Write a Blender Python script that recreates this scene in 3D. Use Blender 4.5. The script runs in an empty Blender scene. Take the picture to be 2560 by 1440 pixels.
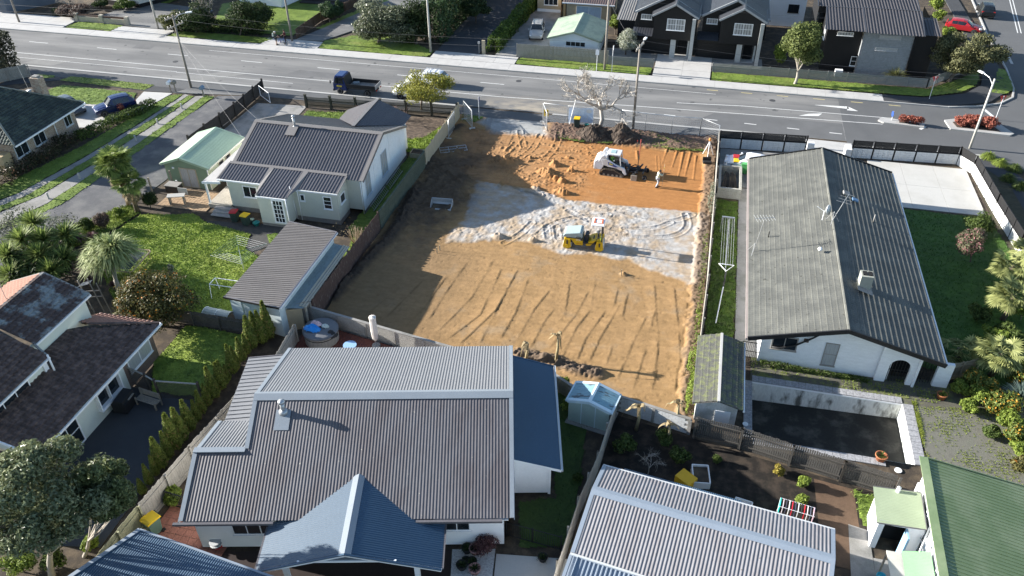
import bpy,math,random
import numpy as np
from mathutils import Vector,Matrix
random.seed(7);RNG = np.random.default_rng(7)
SC = bpy.context.scene;COL = SC.collection;R = math.radians
V = Vector
CAM_H,FPX,PITCH,ROLL,HEAD = 36.0,2016.0,R(36.66),R(-0.59),R(13.8)
def _axes():
    c,s = math.cos(PITCH),math.sin(PITCH)
    r,f,u = V((1,0,0)),V((0,c,-s)),V((0,s,c))
    cr,sr = math.cos(ROLL),math.sin(ROLL)
    r,u = r*cr+u*sr,u*cr-r*sr
    m = Matrix.Rotation(HEAD,3,'Z')
    return m@r,m@u,m@f
CR,CU,CF = _axes()
def P(u,v,z=0.0):
    """survey of the place: ground position (metres, x along the street, y away) of a photo point at height z"""
    d = CF+CR*((u-1280)/FPX)+CU*((720-v)/FPX)
    t = (z-CAM_H)/d.z
    return V((d.x*t,d.y*t,z))
cam = bpy.data.cameras.new('camera');co = bpy.data.objects.new('camera',cam);COL.objects.link(co)
cam.sensor_width = 36;cam.lens = FPX/2560*36;cam.clip_end = 2000;cam.clip_start = .5
m = Matrix((CR,CU,-CF)).transposed().to_4x4();m.translation = (0,0,CAM_H);co.matrix_world = m
SC.camera = co
SUN_EL,SUN_AZ = R(18.6),R(-0.8)
w = bpy.data.worlds.new('World');SC.world = w;w.use_nodes = True
nt = w.node_tree;bg = nt.nodes['Background']
sky = nt.nodes.new('ShaderNodeTexSky');sky.sky_type = 'NISHITA';sky.sun_disc = False
sky.sun_elevation = SUN_EL;sky.sun_rotation = R(270);sky.air_density = 1.0;sky.dust_density = .6;sky.ozone_density = 1.6
nt.links.new(sky.outputs[0],bg.inputs[0]);bg.inputs[1].default_value = 0.08
sl = bpy.data.lights.new('sun','SUN');sl.energy = 5.0;sl.angle = R(.53);sl.color = (1,.955,.885)
so = bpy.data.objects.new('sun',sl);COL.objects.link(so);so.location = (-60,40,60)
_d = V((math.cos(SUN_AZ)*math.cos(SUN_EL),math.sin(SUN_AZ)*math.cos(SUN_EL),-math.sin(SUN_EL)))
so.rotation_euler = _d.to_track_quat('-Z','Y').to_euler()
SC.view_settings.view_transform = 'Standard';SC.view_settings.look = 'None'
SC.view_settings.gamma = 1;SC.view_settings.use_curve_mapping = False
SC.view_settings.exposure = 1.68
try:
    SC.cycles.max_bounces = 6;SC.cycles.transparent_max_bounces = 8;SC.cycles.use_denoising = True
except Exception: pass
MATS = {}
def mat(name,col,rough=.75,var=.18,scale=1.5,fine=25.,bump=0.,bscale=30.,metal=0.,spec=.3,col2=None,thr=(.45,.62),stretch=None,emit=0,alpha=1,trans=0,speck=None):
    if name in MATS: return MATS[name]
    m = bpy.data.materials.new(name);m.use_nodes = True;MATS[name] = m
    t = m.node_tree;N = t.nodes;L = t.links;b = N['Principled BSDF']
    b.inputs['Roughness'].default_value = rough;b.inputs['Metallic'].default_value = metal
    b.inputs['Specular IOR Level'].default_value = spec
    geo = N.new('ShaderNodeNewGeometry');src = geo.outputs['Position']
    if stretch:
        mp = N.new('ShaderNodeMapping');mp.inputs['Scale'].default_value = stretch;L.new(src,mp.inputs[0]);src = mp.outputs[0]
    def noise(sc,det=4):
        n = N.new('ShaderNodeTexNoise');n.inputs['Scale'].default_value = sc;n.inputs['Detail'].default_value = det;n.inputs['Roughness'].default_value = .6
        L.new(src,n.inputs['Vector']);return n.outputs['Fac']
    base = N.new('ShaderNodeRGB');base.outputs[0].default_value = (*col,1);c = base.outputs[0]
    n1 = noise(scale)
    if col2:
        mx = N.new('ShaderNodeMix');mx.data_type = 'RGBA'
        mr = N.new('ShaderNodeMapRange');mr.inputs[1].default_value,mr.inputs[2].default_value = thr
        L.new(n1,mr.inputs[0]);L.new(mr.outputs[0],mx.inputs['Factor']);L.new(c,mx.inputs['A']);mx.inputs['B'].default_value = (*col2,1);c = mx.outputs['Result']
    if var > 0:
        n2 = noise(fine,3)
        ad = N.new('ShaderNodeMath');ad.operation = 'ADD';L.new(n1,ad.inputs[0]);L.new(n2,ad.inputs[1])
        mr = N.new('ShaderNodeMapRange');mr.inputs[1].default_value = .6;mr.inputs[2].default_value = 1.4;mr.inputs[3].default_value = 1-var;mr.inputs[4].default_value = 1+var
        L.new(ad.outputs[0],mr.inputs[0])
        vm = N.new('ShaderNodeVectorMath');vm.operation = 'SCALE';L.new(c,vm.inputs[0]);L.new(mr.outputs[0],vm.inputs['Scale']);c = vm.outputs[0]
    if speck:
        ns = N.new('ShaderNodeTexNoise');ns.inputs['Scale'].default_value = speck[1];ns.inputs['Detail'].default_value = 2;L.new(geo.outputs['Position'],ns.inputs['Vector']);mr = N.new('ShaderNodeMapRange');mr.inputs[1].default_value = speck[2];mr.inputs[2].default_value = speck[2]+.05;L.new(ns.outputs['Fac'],mr.inputs[0])
        mx = N.new('ShaderNodeMix');mx.data_type = 'RGBA';L.new(mr.outputs[0],mx.inputs['Factor']);L.new(c,mx.inputs['A']);mx.inputs['B'].default_value = (*speck[0],1);c = mx.outputs['Result']
    L.new(c,b.inputs['Base Color'])
    if bump > 0:
        bp = N.new('ShaderNodeBump');bp.inputs['Strength'].default_value = min(1,bump);bp.inputs['Distance'].default_value = .02
        L.new(noise(bscale,4),bp.inputs['Height']);L.new(bp.outputs[0],b.inputs['Normal'])
    if trans: b.inputs['Transmission Weight'].default_value = trans
    if alpha < 1: b.inputs['Alpha'].default_value = alpha
    return m
def leafmat(name,c1,c2,c3=None,rough=.6,trans=.3,p3=.9):
    """leaves: every leaf island picks its own tone"""
    if name in MATS: return MATS[name]
    m = bpy.data.materials.new(name);m.use_nodes = True;MATS[name] = m
    t = m.node_tree;N = t.nodes;L = t.links;b = N['Principled BSDF'];b.inputs['Roughness'].default_value = rough;b.inputs['Specular IOR Level'].default_value = .2
    g = N.new('ShaderNodeNewGeometry');r = N.new('ShaderNodeValToRGB');e = r.color_ramp.elements
    e[0].color = (*c1,1);e[1].color = (*c2,1);e[1].position = .8
    if c3:
        x = e.new(p3);x.color = (*c2,1);x2 = e.new(min(.999,p3+.01));x2.color = (*c3,1)
    L.new(g.outputs['Random Per Island'],r.inputs[0]);L.new(r.outputs[0],b.inputs['Base Color'])
    tr = N.new('ShaderNodeBsdfTranslucent');L.new(r.outputs[0],tr.inputs[0]);mx = N.new('ShaderNodeMixShader');mx.inputs[0].default_value = trans
    L.new(b.outputs[0],mx.inputs[1]);L.new(tr.outputs[0],mx.inputs[2]);L.new(mx.outputs[0],N['Material Output'].inputs[0])
    return m
def colmat(name,rough=.95,bump=.6,bscale=14.,fine=9.,var=.25,spec=.15):
    """ground whose own colour is stored per vertex (attribute tone)"""
    if name in MATS: return MATS[name]
    m = bpy.data.materials.new(name);m.use_nodes = True;MATS[name] = m
    t = m.node_tree;N = t.nodes;L = t.links;b = N['Principled BSDF'];b.inputs['Roughness'].default_value = rough;b.inputs['Specular IOR Level'].default_value = spec
    a = N.new('ShaderNodeAttribute');a.attribute_name = 'tone';geo = N.new('ShaderNodeNewGeometry')
    n = N.new('ShaderNodeTexNoise');n.inputs['Scale'].default_value = fine;n.inputs['Detail'].default_value = 6;n.inputs['Roughness'].default_value = .7;L.new(geo.outputs['Position'],n.inputs['Vector'])
    mr = N.new('ShaderNodeMapRange');mr.inputs[1].default_value = .3;mr.inputs[2].default_value = .7;mr.inputs[3].default_value = 1-var;mr.inputs[4].default_value = 1+var;L.new(n.outputs['Fac'],mr.inputs[0])
    vm = N.new('ShaderNodeVectorMath');vm.operation = 'SCALE';L.new(a.outputs['Color'],vm.inputs[0]);L.new(mr.outputs[0],vm.inputs['Scale']);L.new(vm.outputs[0],b.inputs['Base Color'])
    if bump:
        n2 = N.new('ShaderNodeTexNoise');n2.inputs['Scale'].default_value = bscale;n2.inputs['Detail'].default_value = 5;L.new(geo.outputs['Position'],n2.inputs['Vector'])
        bp = N.new('ShaderNodeBump');bp.inputs['Strength'].default_value = bump;bp.inputs['Distance'].default_value = .03;L.new(n2.outputs['Fac'],bp.inputs['Height']);L.new(bp.outputs[0],b.inputs['Normal'])
    return m
def tag(o,label=None,cat=None,group=None,kind=None):
    if label: o['label'] = label
    if cat: o['category'] = cat
    if group: o['group'] = group
    if kind: o['kind'] = kind
    return o
def link(name,data,parent=None,loc=None,rz=None,M=None):
    o = bpy.data.objects.new(name,data);COL.objects.link(o)
    if parent: o.parent = parent
    if loc is not None: o.location = loc
    if rz is not None: o.rotation_euler = (0,0,rz)
    if M is not None: o.matrix_local = M
    return o
def thing(name,label,cat,loc=(0,0,0),rz=0,group=None):
    return tag(link(name,None,None,loc,rz),label,cat,group)
def copy_tree(o,parent=None):
    c = o.copy();COL.objects.link(c);c.parent = parent
    for ch in list(o.children): copy_tree(ch,c)
    return c
def mesh_np(name,verts,faces,mat=None,smooth=False,col=None):
    """verts (n,3), faces (m,k) arrays, all faces k-sided"""
    verts = np.asarray(verts,np.float32);faces = np.asarray(faces,np.int32);k = faces.shape[1]
    me = bpy.data.meshes.new(name);me.vertices.add(len(verts));me.vertices.foreach_set('co',verts.ravel())
    me.loops.add(faces.size);me.loops.foreach_set('vertex_index',faces.ravel())
    me.polygons.add(len(faces));me.polygons.foreach_set('loop_start',np.arange(0,faces.size,k,dtype=np.int32))
    try: me.polygons.foreach_set('loop_total',np.full(len(faces),k,np.int32))
    except Exception: pass
    me.polygons.foreach_set('use_smooth',np.full(len(faces),smooth,bool))
    if col is not None:
        a = me.color_attributes.new('tone','FLOAT_COLOR','POINT');a.data.foreach_set('color',np.concatenate([col,np.ones((len(col),1))],1).astype(np.float32).ravel())
    me.update(calc_edges=True)
    if mat: me.materials.append(mat)
    return me
class MB:
    def __init__(s): s.v = [];s.f = []
    def add(s,vs,fs):
        o = len(s.v);s.v += [tuple(p) for p in vs];s.f += [tuple(i+o for i in f) for f in fs];return s
    def bx(s,x0,x1,y0,y1,z0,z1):
        return s.add([(x0,y0,z0),(x1,y0,z0),(x1,y1,z0),(x0,y1,z0),(x0,y0,z1),(x1,y0,z1),(x1,y1,z1),(x0,y1,z1)],
                     [(0,3,2,1),(4,5,6,7),(0,1,5,4),(1,2,6,5),(2,3,7,6),(3,0,4,7)])
    def box(s,c,d,rz=0,rx=0,ry=0):
        M = Matrix.Translation(c)@Matrix.Rotation(rz,4,'Z')@Matrix.Rotation(ry,4,'Y')@Matrix.Rotation(rx,4,'X')
        x,y,z = d[0]/2,d[1]/2,d[2]/2
        vs = [M@V(p) for p in ((-x,-y,-z),(x,-y,-z),(x,y,-z),(-x,y,-z),(-x,-y,z),(x,-y,z),(x,y,z),(-x,y,z))]
        return s.add(vs,[(0,3,2,1),(4,5,6,7),(0,1,5,4),(1,2,6,5),(2,3,7,6),(3,0,4,7)])
    def bar(s,p,q,w,h=None,up=(0,0,1)):
        p,q = V(p),V(q);h = h or w;d = (q-p).normalized();u = V(up)
        if abs(d.dot(u)) > .98: u = V((1,0,0))
        a = d.cross(u).normalized()*(w/2);b = a.cross(d).normalized()*(h/2)
        return s.add([p-a-b,p+a-b,p+a+b,p-a+b,q-a-b,q+a-b,q+a+b,q-a+b],[(3,2,1,0),(4,5,6,7),(0,1,5,4),(1,2,6,5),(2,3,7,6),(3,0,4,7)])
    def tube(s,pts,r,n=6,cap=True):
        pts = [V(p) for p in pts];k = len(pts);rs = r if isinstance(r,(list,tuple)) else [r]*k;vs = [];fs = []
        ref = None
        for i,p in enumerate(pts):
            d = (pts[min(i+1,k-1)]-pts[max(i-1,0)])
            d = d.normalized() if d.length > 1e-6 else V((0,0,1))
            if ref is None: ref = V((0,0,1)) if abs(d.z) < .9 else V((1,0,0))
            a = d.cross(ref);a = a.normalized() if a.length > 1e-4 else d.orthogonal().normalized();b = a.cross(d);ref = b
            for j in range(n):
                t = 2*math.pi*j/n;vs.append(p+(a*math.cos(t)+b*math.sin(t))*rs[i])
        for i in range(k-1):
            for j in range(n):
                j2 = (j+1) % n;fs.append((i*n+j,(i+1)*n+j,(i+1)*n+j2,i*n+j2))
        if cap: fs.append(tuple(range(n)));fs.append(tuple(range((k-1)*n+n-1,(k-1)*n-1,-1)))
        return s.add(vs,fs)
    def cyl(s,p,q,r0,r1=None,n=12): return s.tube([p,q],[r0,r0 if r1 is None else r1],n)
    def lathe(s,prof,c=(0,0,0),n=16):
        vs = [];fs = [];k = len(prof)
        for r,z in prof:
            for j in range(n):
                t = 2*math.pi*j/n;vs.append((c[0]+r*math.cos(t),c[1]+r*math.sin(t),c[2]+z))
        for i in range(k-1):
            for j in range(n):
                j2 = (j+1) % n;fs.append((i*n+j,i*n+j2,(i+1)*n+j2,(i+1)*n+j))
        fs.append(tuple(range(n-1,-1,-1)));fs.append(tuple(range((k-1)*n,k*n)))
        return s.add(vs,fs)
    def prism(s,poly,z0,z1):
        n = len(poly);a = sum(poly[i][0]*poly[(i+1) % n][1]-poly[(i+1) % n][0]*poly[i][1] for i in range(n))
        if a < 0: poly = poly[::-1]
        zz = lambda z,i: z[i] if isinstance(z,(list,tuple)) else z
        vs = [(p[0],p[1],zz(z0,i)) for i,p in enumerate(poly)]+[(p[0],p[1],zz(z1,i)) for i,p in enumerate(poly)]
        return s.add(vs,[tuple(range(n-1,-1,-1)),tuple(range(n,2*n))]+[(i,(i+1) % n,n+(i+1) % n,n+i) for i in range(n)])
    def ext(s,pts,d):
        """planar polygon pts (3D) extruded along vector d"""
        n = len(pts);d = V(d);vs = [V(p) for p in pts];vs += [p+d for p in vs]
        return s.add(vs,[tuple(range(n-1,-1,-1)),tuple(range(n,2*n))]+[(i,(i+1) % n,n+(i+1) % n,n+i) for i in range(n)])
    def quad(s,*p): return s.add(p,[tuple(range(len(p)))])
    def mesh(s,name,mat=None,smooth=False):
        me = bpy.data.meshes.new(name);me.from_pydata(s.v,[],s.f);me.update()
        if mat: me.materials.append(mat)
        if smooth: me.polygons.foreach_set('use_smooth',[True]*len(me.polygons))
        return me
    def obj(s,name,mat,parent=None,smooth=False,bevel=0,loc=None,rz=None,sub=0):
        o = link(name,s.mesh(name,mat,smooth),parent,loc,rz)
        if bevel:
            b = o.modifiers.new('bevel','BEVEL');b.width = bevel;b.segments = 2;b.limit_method = 'ANGLE';b.angle_limit = R(35)
        if sub:
            b = o.modifiers.new('sub','SUBSURF');b.levels = sub;b.render_levels = sub
        return o
def _hash(ix,iy,s):
    h = (ix.astype(np.int64)*374761393+iy.astype(np.int64)*668265263+s*1442695041) & 0x7fffffff
    h = ((h ^ (h >> 13))*1274126177) & 0x7fffffff
    return ((h ^ (h >> 16)) & 0xffff)/65535.
def vnoise(x,y,s=0):
    ix,iy = np.floor(x),np.floor(y);fx,fy = x-ix,y-iy;fx = fx*fx*(3-2*fx);fy = fy*fy*(3-2*fy)
    ix = ix.astype(np.int64);iy = iy.astype(np.int64)
    a,b,c,d = _hash(ix,iy,s),_hash(ix+1,iy,s),_hash(ix,iy+1,s),_hash(ix+1,iy+1,s)
    return (a*(1-fx)+b*fx)*(1-fy)+(c*(1-fx)+d*fx)*fy
def fbm(x,y,o=4,s=0):
    t = 0;a = .5;n = 0
    for k in range(o):
        t = t+a*vnoise(x*2**k+k*17.3,y*2**k-k*9.1,s+k);n += a;a *= .5
    return t/n
def inpoly(x,y,poly):
    r = np.zeros(x.shape,bool);n = len(poly)
    for i in range(n):
        x0,y0 = poly[i][:2];x1,y1 = poly[(i+1) % n][:2]
        if y0 == y1: continue
        c = ((y0 > y) != (y1 > y)) & (x < (x1-x0)*(y-y0)/(y1-y0)+x0);r ^= c
    return r
def dseg(x,y,a,b):
    ax,ay = a[:2];bx,by = b[:2];dx,dy = bx-ax,by-ay;L2 = dx*dx+dy*dy+1e-9
    t = np.clip(((x-ax)*dx+(y-ay)*dy)/L2,0,1);return np.hypot(x-ax-t*dx,y-ay-t*dy),t*math.sqrt(L2)
def dpath(x,y,pts):
    best = None;along = None;acc = 0
    for a,b in zip(pts[:-1],pts[1:]):
        d,t = dseg(x,y,a,b);t = t+acc;acc += math.hypot(b[0]-a[0],b[1]-a[1])
        if best is None: best,along = d,t
        else:
            k = d < best;best = np.where(k,d,best);along = np.where(k,t,along)
    return best,along
def px(*pts,z=0.0): return [tuple(P(u,v,z)[:2]) for u,v in pts]
def patch(name,poly,z,m,label=None,cat=None,kind='structure'):
    n = len(poly);a = sum(poly[i][0]*poly[(i+1) % n][1]-poly[(i+1) % n][0]*poly[i][1] for i in range(n))
    if a < 0: poly = poly[::-1]
    o = MB().add([(p[0],p[1],z) for p in poly],[tuple(range(n))]).obj(name,m)
    return tag(o,label,cat,None,kind)
def turf(name,poly,z,label,c1=(.10,.15,.025),c2=(.17,.23,.045),c3=(.06,.095,.02),res=.12,amp=.05,tuft=60,th=.07,kind='stuff',rough_edge=.12,dry=0,big=.05):
    """mown or rough grass: lumpy sod with standing blades, one object"""
    xs = [p[0] for p in poly];ys = [p[1] for p in poly];x0,x1,y0,y1 = min(xs),max(xs),min(ys),max(ys)
    nx = max(3,int((x1-x0)/res)+2);ny = max(3,int((y1-y0)/res)+2)
    gx,gy = np.meshgrid(np.linspace(x0,x1,nx),np.linspace(y0,y1,ny))
    wob = (fbm(gx*2.1,gy*2.1,3,5)-.5)*rough_edge*2
    inside = inpoly(gx+wob,gy+wob[::-1,::-1] if False else gy-wob,poly)
    h = fbm(gx*.5,gy*.5,3,1)*big+(fbm(gx*4,gy*4,3,3)-.3)*amp
    idx = np.arange(nx*ny).reshape(ny,nx)
    ok = inside[:-1,:-1] & inside[1:,:-1] & inside[:-1,1:] & inside[1:,1:]
    f = np.stack([idx[:-1,:-1][ok],idx[:-1,1:][ok],idx[1:,1:][ok],idx[1:,:-1][ok]],1)
    t = np.clip(fbm(gx*.9,gy*.9,4,11)*1.6-.3,0,1)[...,None];t2 = np.clip(fbm(gx*3.3,gy*3.3,3,21)*2.4-1.0,0,1)[...,None]
    col = np.array(c1)*(1-t)+np.array(c2)*t;col = col*(1-t2*.6)+np.array(c3)*t2*.6
    if dry:
        t3 = np.clip(fbm(gx*.7,gy*.7,4,31)*3-1.5,0,1)[...,None]*dry;col = col*(1-t3)+np.array((.30,.24,.10))*t3
    vs = np.stack([gx,gy,z+np.maximum(h,.005)],-1).reshape(-1,3);cc = col.reshape(-1,3)
    used = np.unique(f);mp = -np.ones(len(vs),int);mp[used] = np.arange(len(used));vs = vs[used];cc = cc[used];f = mp[f]
    tris = np.concatenate([f[:,[0,1,2]],f[:,[0,2,3]]])
    area = ok.sum()*((x1-x0)/(nx-1))*((y1-y0)/(ny-1));n = int(area*tuft)
    if n:
        c = RNG.integers(0,len(vs),n);b = vs[c]+np.c_[RNG.normal(0,res*.5,(n,2)),np.zeros(n)]
        a = RNG.uniform(0,6.283,n);wd = RNG.uniform(.018,.04,n);hh = RNG.uniform(.5,1.3,n)*th;ln = RNG.normal(0,.5,(n,2))*hh[:,None]
        dx = np.c_[np.cos(a)*wd,np.sin(a)*wd,np.zeros(n)]
        tp = b+np.c_[ln,hh];bb = np.stack([b-dx,b+dx,tp],1).reshape(-1,3)
        o = len(vs);vs = np.concatenate([vs,bb]);tris = np.concatenate([tris,np.arange(o,o+3*n).reshape(-1,3)])
        tc = cc[c]*RNG.uniform(.7,1.5,(n,1));cc = np.concatenate([cc,np.repeat(tc,3,0)])
    return tag(link(name,mesh_np(name,vs,tris,colmat('turf',.7,.0,14,7,.2,.2),True,cc)),label,'grass',None,kind)
PROF = {'corr': [(k/8,.5-.5*math.cos(2*math.pi*k/8)) for k in range(8)],
        'trap': [(0,0),(.5,0),(.6,1),(.85,1),(.95,0)],
        'rib': [(0,0),(.74,0),(.80,1),(.90,1),(.96,0)],
        'batten': [(0,0),(.86,0),(.87,1),(.97,1),(.98,0)]}
def sheet(mb,O,es,et,poly,pitch=.13,amp=.02,prof='corr',tsteps=1):
    """ribbed metal sheet: O origin, es along the eave, et along the ribs, poly convex [(s,t)]"""
    O,es,et = V(O),V(es).normalized(),V(et).normalized();n = es.cross(et)
    s0 = min(p[0] for p in poly);s1 = max(p[0] for p in poly);m = len(poly)
    pr = PROF[prof];S = []
    k = math.floor(s0/pitch)
    while k*pitch <= s1:
        for fr,h in pr:
            s = (k+fr)*pitch
            if s0 < s < s1: S.append((s,h))
        k += 1
    def hat(s):
        fr = (s/pitch) % 1.0;q = pr+[(1.0,pr[0][1])]
        for (a,ha),(b,hb) in zip(q[:-1],q[1:]):
            if a <= fr <= b: return ha+(hb-ha)*(fr-a)/max(1e-6,b-a)
        return 0
    for s in sorted({s0,s1}|{p[0] for p in poly}): S.append((s,hat(s)))
    S = sorted(set((round(a,5),h) for a,h in S));row = []
    for s,h in S:
        ts = []
        for i in range(m):
            (a,ta),(b,tb) = poly[i],poly[(i+1) % m]
            if abs(a-b) < 1e-9:
                if abs(s-a) < 1e-4: ts += [ta,tb]
            elif min(a,b)-1e-6 <= s <= max(a,b)+1e-6: ts.append(ta+(tb-ta)*(s-a)/(b-a))
        row.append((s,h,min(ts),max(ts)) if ts else (s,h,0,0))
    vs = [];fs = [];o = 0;q = tsteps+1
    for s,h,a,b in row:
        for j in range(q): vs.append(O+es*s+et*(a+(b-a)*j/tsteps)+n*(h*amp))
    for i in range(len(row)-1):
        for j in range(tsteps): fs.append((i*q+j,(i+1)*q+j,(i+1)*q+j+1,i*q+j+1))
    return mb.add(vs,fs)
def boards(mb,p0,p1,z0,z1,z1b=None,step=.17,lap=.014,apex=None):
    """weatherboard wall from p0 to p1 (outside on the right-hand side walking p0->p1); z1/z1b top at each end; apex=(frac,z) for gables"""
    p0,p1 = V((*p0[:2],0)),V((*p1[:2],0));d = p1-p0;n = V((d.y,-d.x,0)).normalized();z1b = z1 if z1b is None else z1b
    def xr(z):
        lo,hi = 0.,1.
        if apex:
            fa,za = apex
            if z > z1: lo = fa*(z-z1)/(za-z1)
            if z > z1b: hi = 1-(1-fa)*(z-z1b)/(za-z1b)
        else:
            if z1b > z1 and z > z1: lo = (z-z1)/(z1b-z1)
            if z1 > z1b and z > z1b: hi = 1-(z-z1b)/(z1-z1b)
        return lo,max(lo,hi)
    top = max(z1,z1b,apex[1] if apex else 0);z = z0;prev = None
    zs = []
    while z < top-1e-4: zs.append(z);z += step
    zs.append(top)
    for a,b in zip(zs[:-1],zs[1:]):
        la,ha = xr(a);lb,hb = xr(b-1e-4)
        A,B = p0+d*la+n*lap+V((0,0,a)),p0+d*ha+n*lap+V((0,0,a));C_,D = p0+d*hb+V((0,0,b)),p0+d*lb+V((0,0,b))
        mb.quad(A,B,C_,D);mb.quad(p0+d*la+V((0,0,a)),p0+d*ha+V((0,0,a)),B,A)
    return mb
def plain(mb,p0,p1,z0,z1,z1b=None,apex=None):
    p0,p1 = V((*p0[:2],0)),V((*p1[:2],0));z1b = z1 if z1b is None else z1b
    vs = [p0+V((0,0,z0)),p1+V((0,0,z0)),p1+V((0,0,z1b))]
    if apex: vs.append(p0+(p1-p0)*apex[0]+V((0,0,apex[1])))
    vs.append(p0+V((0,0,z1)));return mb.quad(*vs)
GLASS = lambda: mat('window_glass',(.015,.02,.025),.08,0,spec=.6)
CURT = lambda: mat('curtain_behind_glass',(.35,.36,.36),.35,.25,2,9,stretch=(6,6,.6),spec=.6)
def window(parent,p0,p1,c,wd,ht,z,panes=(2,1),frame=None,fw=.07,glass=None,name='window',dep=.05,sill=True):
    """window on the wall p0->p1 (outside to the right), centre c metres from p0, sill height z"""
    p0,p1 = V((*p0[:2],0)),V((*p1[:2],0));d = (p1-p0).normalized();n = V((d.y,-d.x,0));frame = frame or mat('white_paint',(.78,.79,.80),.45,.06)
    O = p0+d*c+V((0,0,z));f = MB()
    def bar(a0,a1,b0,b1,dp=dep):
        q = [O+d*a0+V((0,0,b0)),O+d*a1+V((0,0,b0)),O+d*a1+V((0,0,b1)),O+d*a0+V((0,0,b1))]
        f.ext([x-n*.01 for x in q],n*(dp+.01))
    h = wd/2;bar(-h-fw,h+fw,-fw,0);bar(-h-fw,h+fw,ht,ht+fw);bar(-h-fw,-h,0,ht);bar(h,h+fw,0,ht)
    nx,ny = panes if not isinstance(panes[0],(list,tuple)) else (len(panes[0]),1)
    for i in range(1,nx): x = -h+wd*i/nx;bar(x-.025,x+.025,0,ht,dep*.8)
    for j in range(1,ny): y = ht*j/ny;bar(-h,h,y-.022,y+.022,dep*.7)
    if sill: bar(-h-fw-.04,h+fw+.04,-fw-.05,-fw-.002,dep+.05)
    fo = f.obj(name,frame,parent)
    g = glass or GLASS()
    for i in range(nx):
        for j in range(ny):
            x0,x1,y0,y1 = -h+wd*i/nx,-h+wd*(i+1)/nx,ht*j/ny,ht*(j+1)/ny
            q = [O+d*x0+n*.018+V((0,0,y0)),O+d*x1+n*.018+V((0,0,y0)),O+d*x1+n*.018+V((0,0,y1)),O+d*x0+n*.018+V((0,0,y1))]
            MB().quad(*q).obj('pane',g,fo)
    return fo
# ================================================================== GROUND
M_asph = mat('asphalt',(.135,.135,.134),.9,.2,.5,40,.25,90,col2=(.185,.182,.175),thr=(.4,.65),stretch=(.16,1,1),speck=((.09,.09,.09),.9,.66))
M_asph2 = mat('asphalt_new',(.10,.102,.104),.9,.14,.3,45,.25,90)
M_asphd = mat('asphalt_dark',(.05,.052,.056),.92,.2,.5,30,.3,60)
M_conc = mat('concrete_path',(.44,.43,.41),.85,.15,.6,18,.1,60,col2=(.37,.36,.345))
M_concw = mat('concrete_court',(.46,.45,.42),.85,.1,.35,14,.06,60,col2=(.40,.39,.36))
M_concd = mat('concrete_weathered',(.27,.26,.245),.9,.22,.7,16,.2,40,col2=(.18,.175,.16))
M_gravel = mat('gravel_drive',(.095,.096,.102),.95,.3,.5,38,.6,70,col2=(.13,.128,.126))
M_soil = mat('bare_soil',(.055,.043,.032),.95,.35,1.2,18,.8,22,col2=(.09,.068,.045))
M_line = mat('road_paint',(.62,.62,.60),.8,.3,2.5,30,col2=(.35,.35,.35),thr=(.5,.75))
M_kerb = mat('kerb_concrete',(.36,.355,.34),.9,.2,.8,20)
g = MB();X0,X1,Y0,Y1 = 5.9,15.0,35.55,40.6
for a in ((-900,X0,-300,900),(X1,900,-300,900),(X0,X1,-300,Y0),(X0,X1,Y1,900)):
    g.quad((a[0],a[2],-.03),(a[1],a[2],-.03),(a[1],a[3],-.03),(a[0],a[3],-.03))
tag(g.obj('ground',M_soil),'dark bare earth under the whole neighbourhood','ground',None,'structure')
tag(MB().quad((-400,77.75,0),(14.9,77.75,0),(14.9,88.2,0),(-400,88.2,0)).obj('road',M_asph),'long grey chip-sealed street running across the photo','road',None,'structure')
tag(MB().add([(14.9,76.9,.002),(27,77.6,.002),(30.2,75,.002),(31.6,70,.002),(32,20,.002),(60,20,.002),(60,300,.002),(50,300,.002),(34.6,112,.002),(34.5,100,.002),(33.7,93.5,.002),(31.5,90.2,.002),(27.5,88.6,.002),(14.9,88.2,.002)],[tuple(range(14))]).obj('side_road',M_asph2),'darker smooth asphalt junction with the side street','road',None,'structure')
def marks(name,label,rects,m=None,cat='road marking'):
    b = MB()
    for r in rects: b.quad(*[(x,y,.008) for x,y in r])
    return tag(b.obj(name,m or M_line),label,cat,None,'structure')
def ln(x0,y0,x1,y1,w=.1):
    d = V((x1-x0,y1-y0,0)).normalized();n = V((-d.y,d.x,0))*w/2
    return [(x0-n.x,y0-n.y),(x1-n.x,y1-n.y),(x1+n.x,y1+n.y),(x0+n.x,y0+n.y)]
marks('lane_edge_line','thin worn white line along the near lane of the street',[ln(-200,81.6,-21,80.88),ln(-21,80.88,-6,81.6),ln(-6,81.6,18.8,82.55)])
marks('parking_edge_line','thin white parking line beside the near gutter',[ln(-200,79.9,-60,79.75,.07),ln(-60,79.6,-45,79.45,.07),ln(-12,80.2,-4,80.1,.06)]+[ln(x,80.1-.045*(x+3),x+1.2,80.1-.045*(x+4.2),.13) for x in (-7.5,-3.1,1.2,5.1,9.3,13.4)])
marks('centre_dashes','broken white centre line on the street',[ln(x,84.85-.009*(x+85),x+2.8,84.85-.009*(x+88),.11) for x in np.arange(-195,-18,10.05)])
marks('far_edge_line','thin white line along the far lane',[ln(-60,86.9,-20,86.8,.07),ln(-20,86.8,2,86.6,.07)])
marks('median_line','white flush median line leading to the traffic island',[ln(-2,83.4,5,84.06,.1),ln(5,84.06,20,84.24,.1)])
marks('turn_arrow','worn white turning arrow painted before the junction',[[(10.6,82.8),(12.6,83.2),(13,83.9),(11.6,83.5)],[(12.4,85.95),(15.8,85.65),(15.8,86.3),(12.4,86.0)],[(15.7,86.35),(16.7,85.3),(15.6,85.3)]])
marks('give_way_line','thick white give way line across the side street mouth',[ln(29.6,88.6,30.2,86.4,.35),ln(38.9,114.5,41.4,130,.12),ln(39.3,114.5,41.8,130,.12),ln(22.3,82.1,22.9,82.9,.3)])
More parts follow.
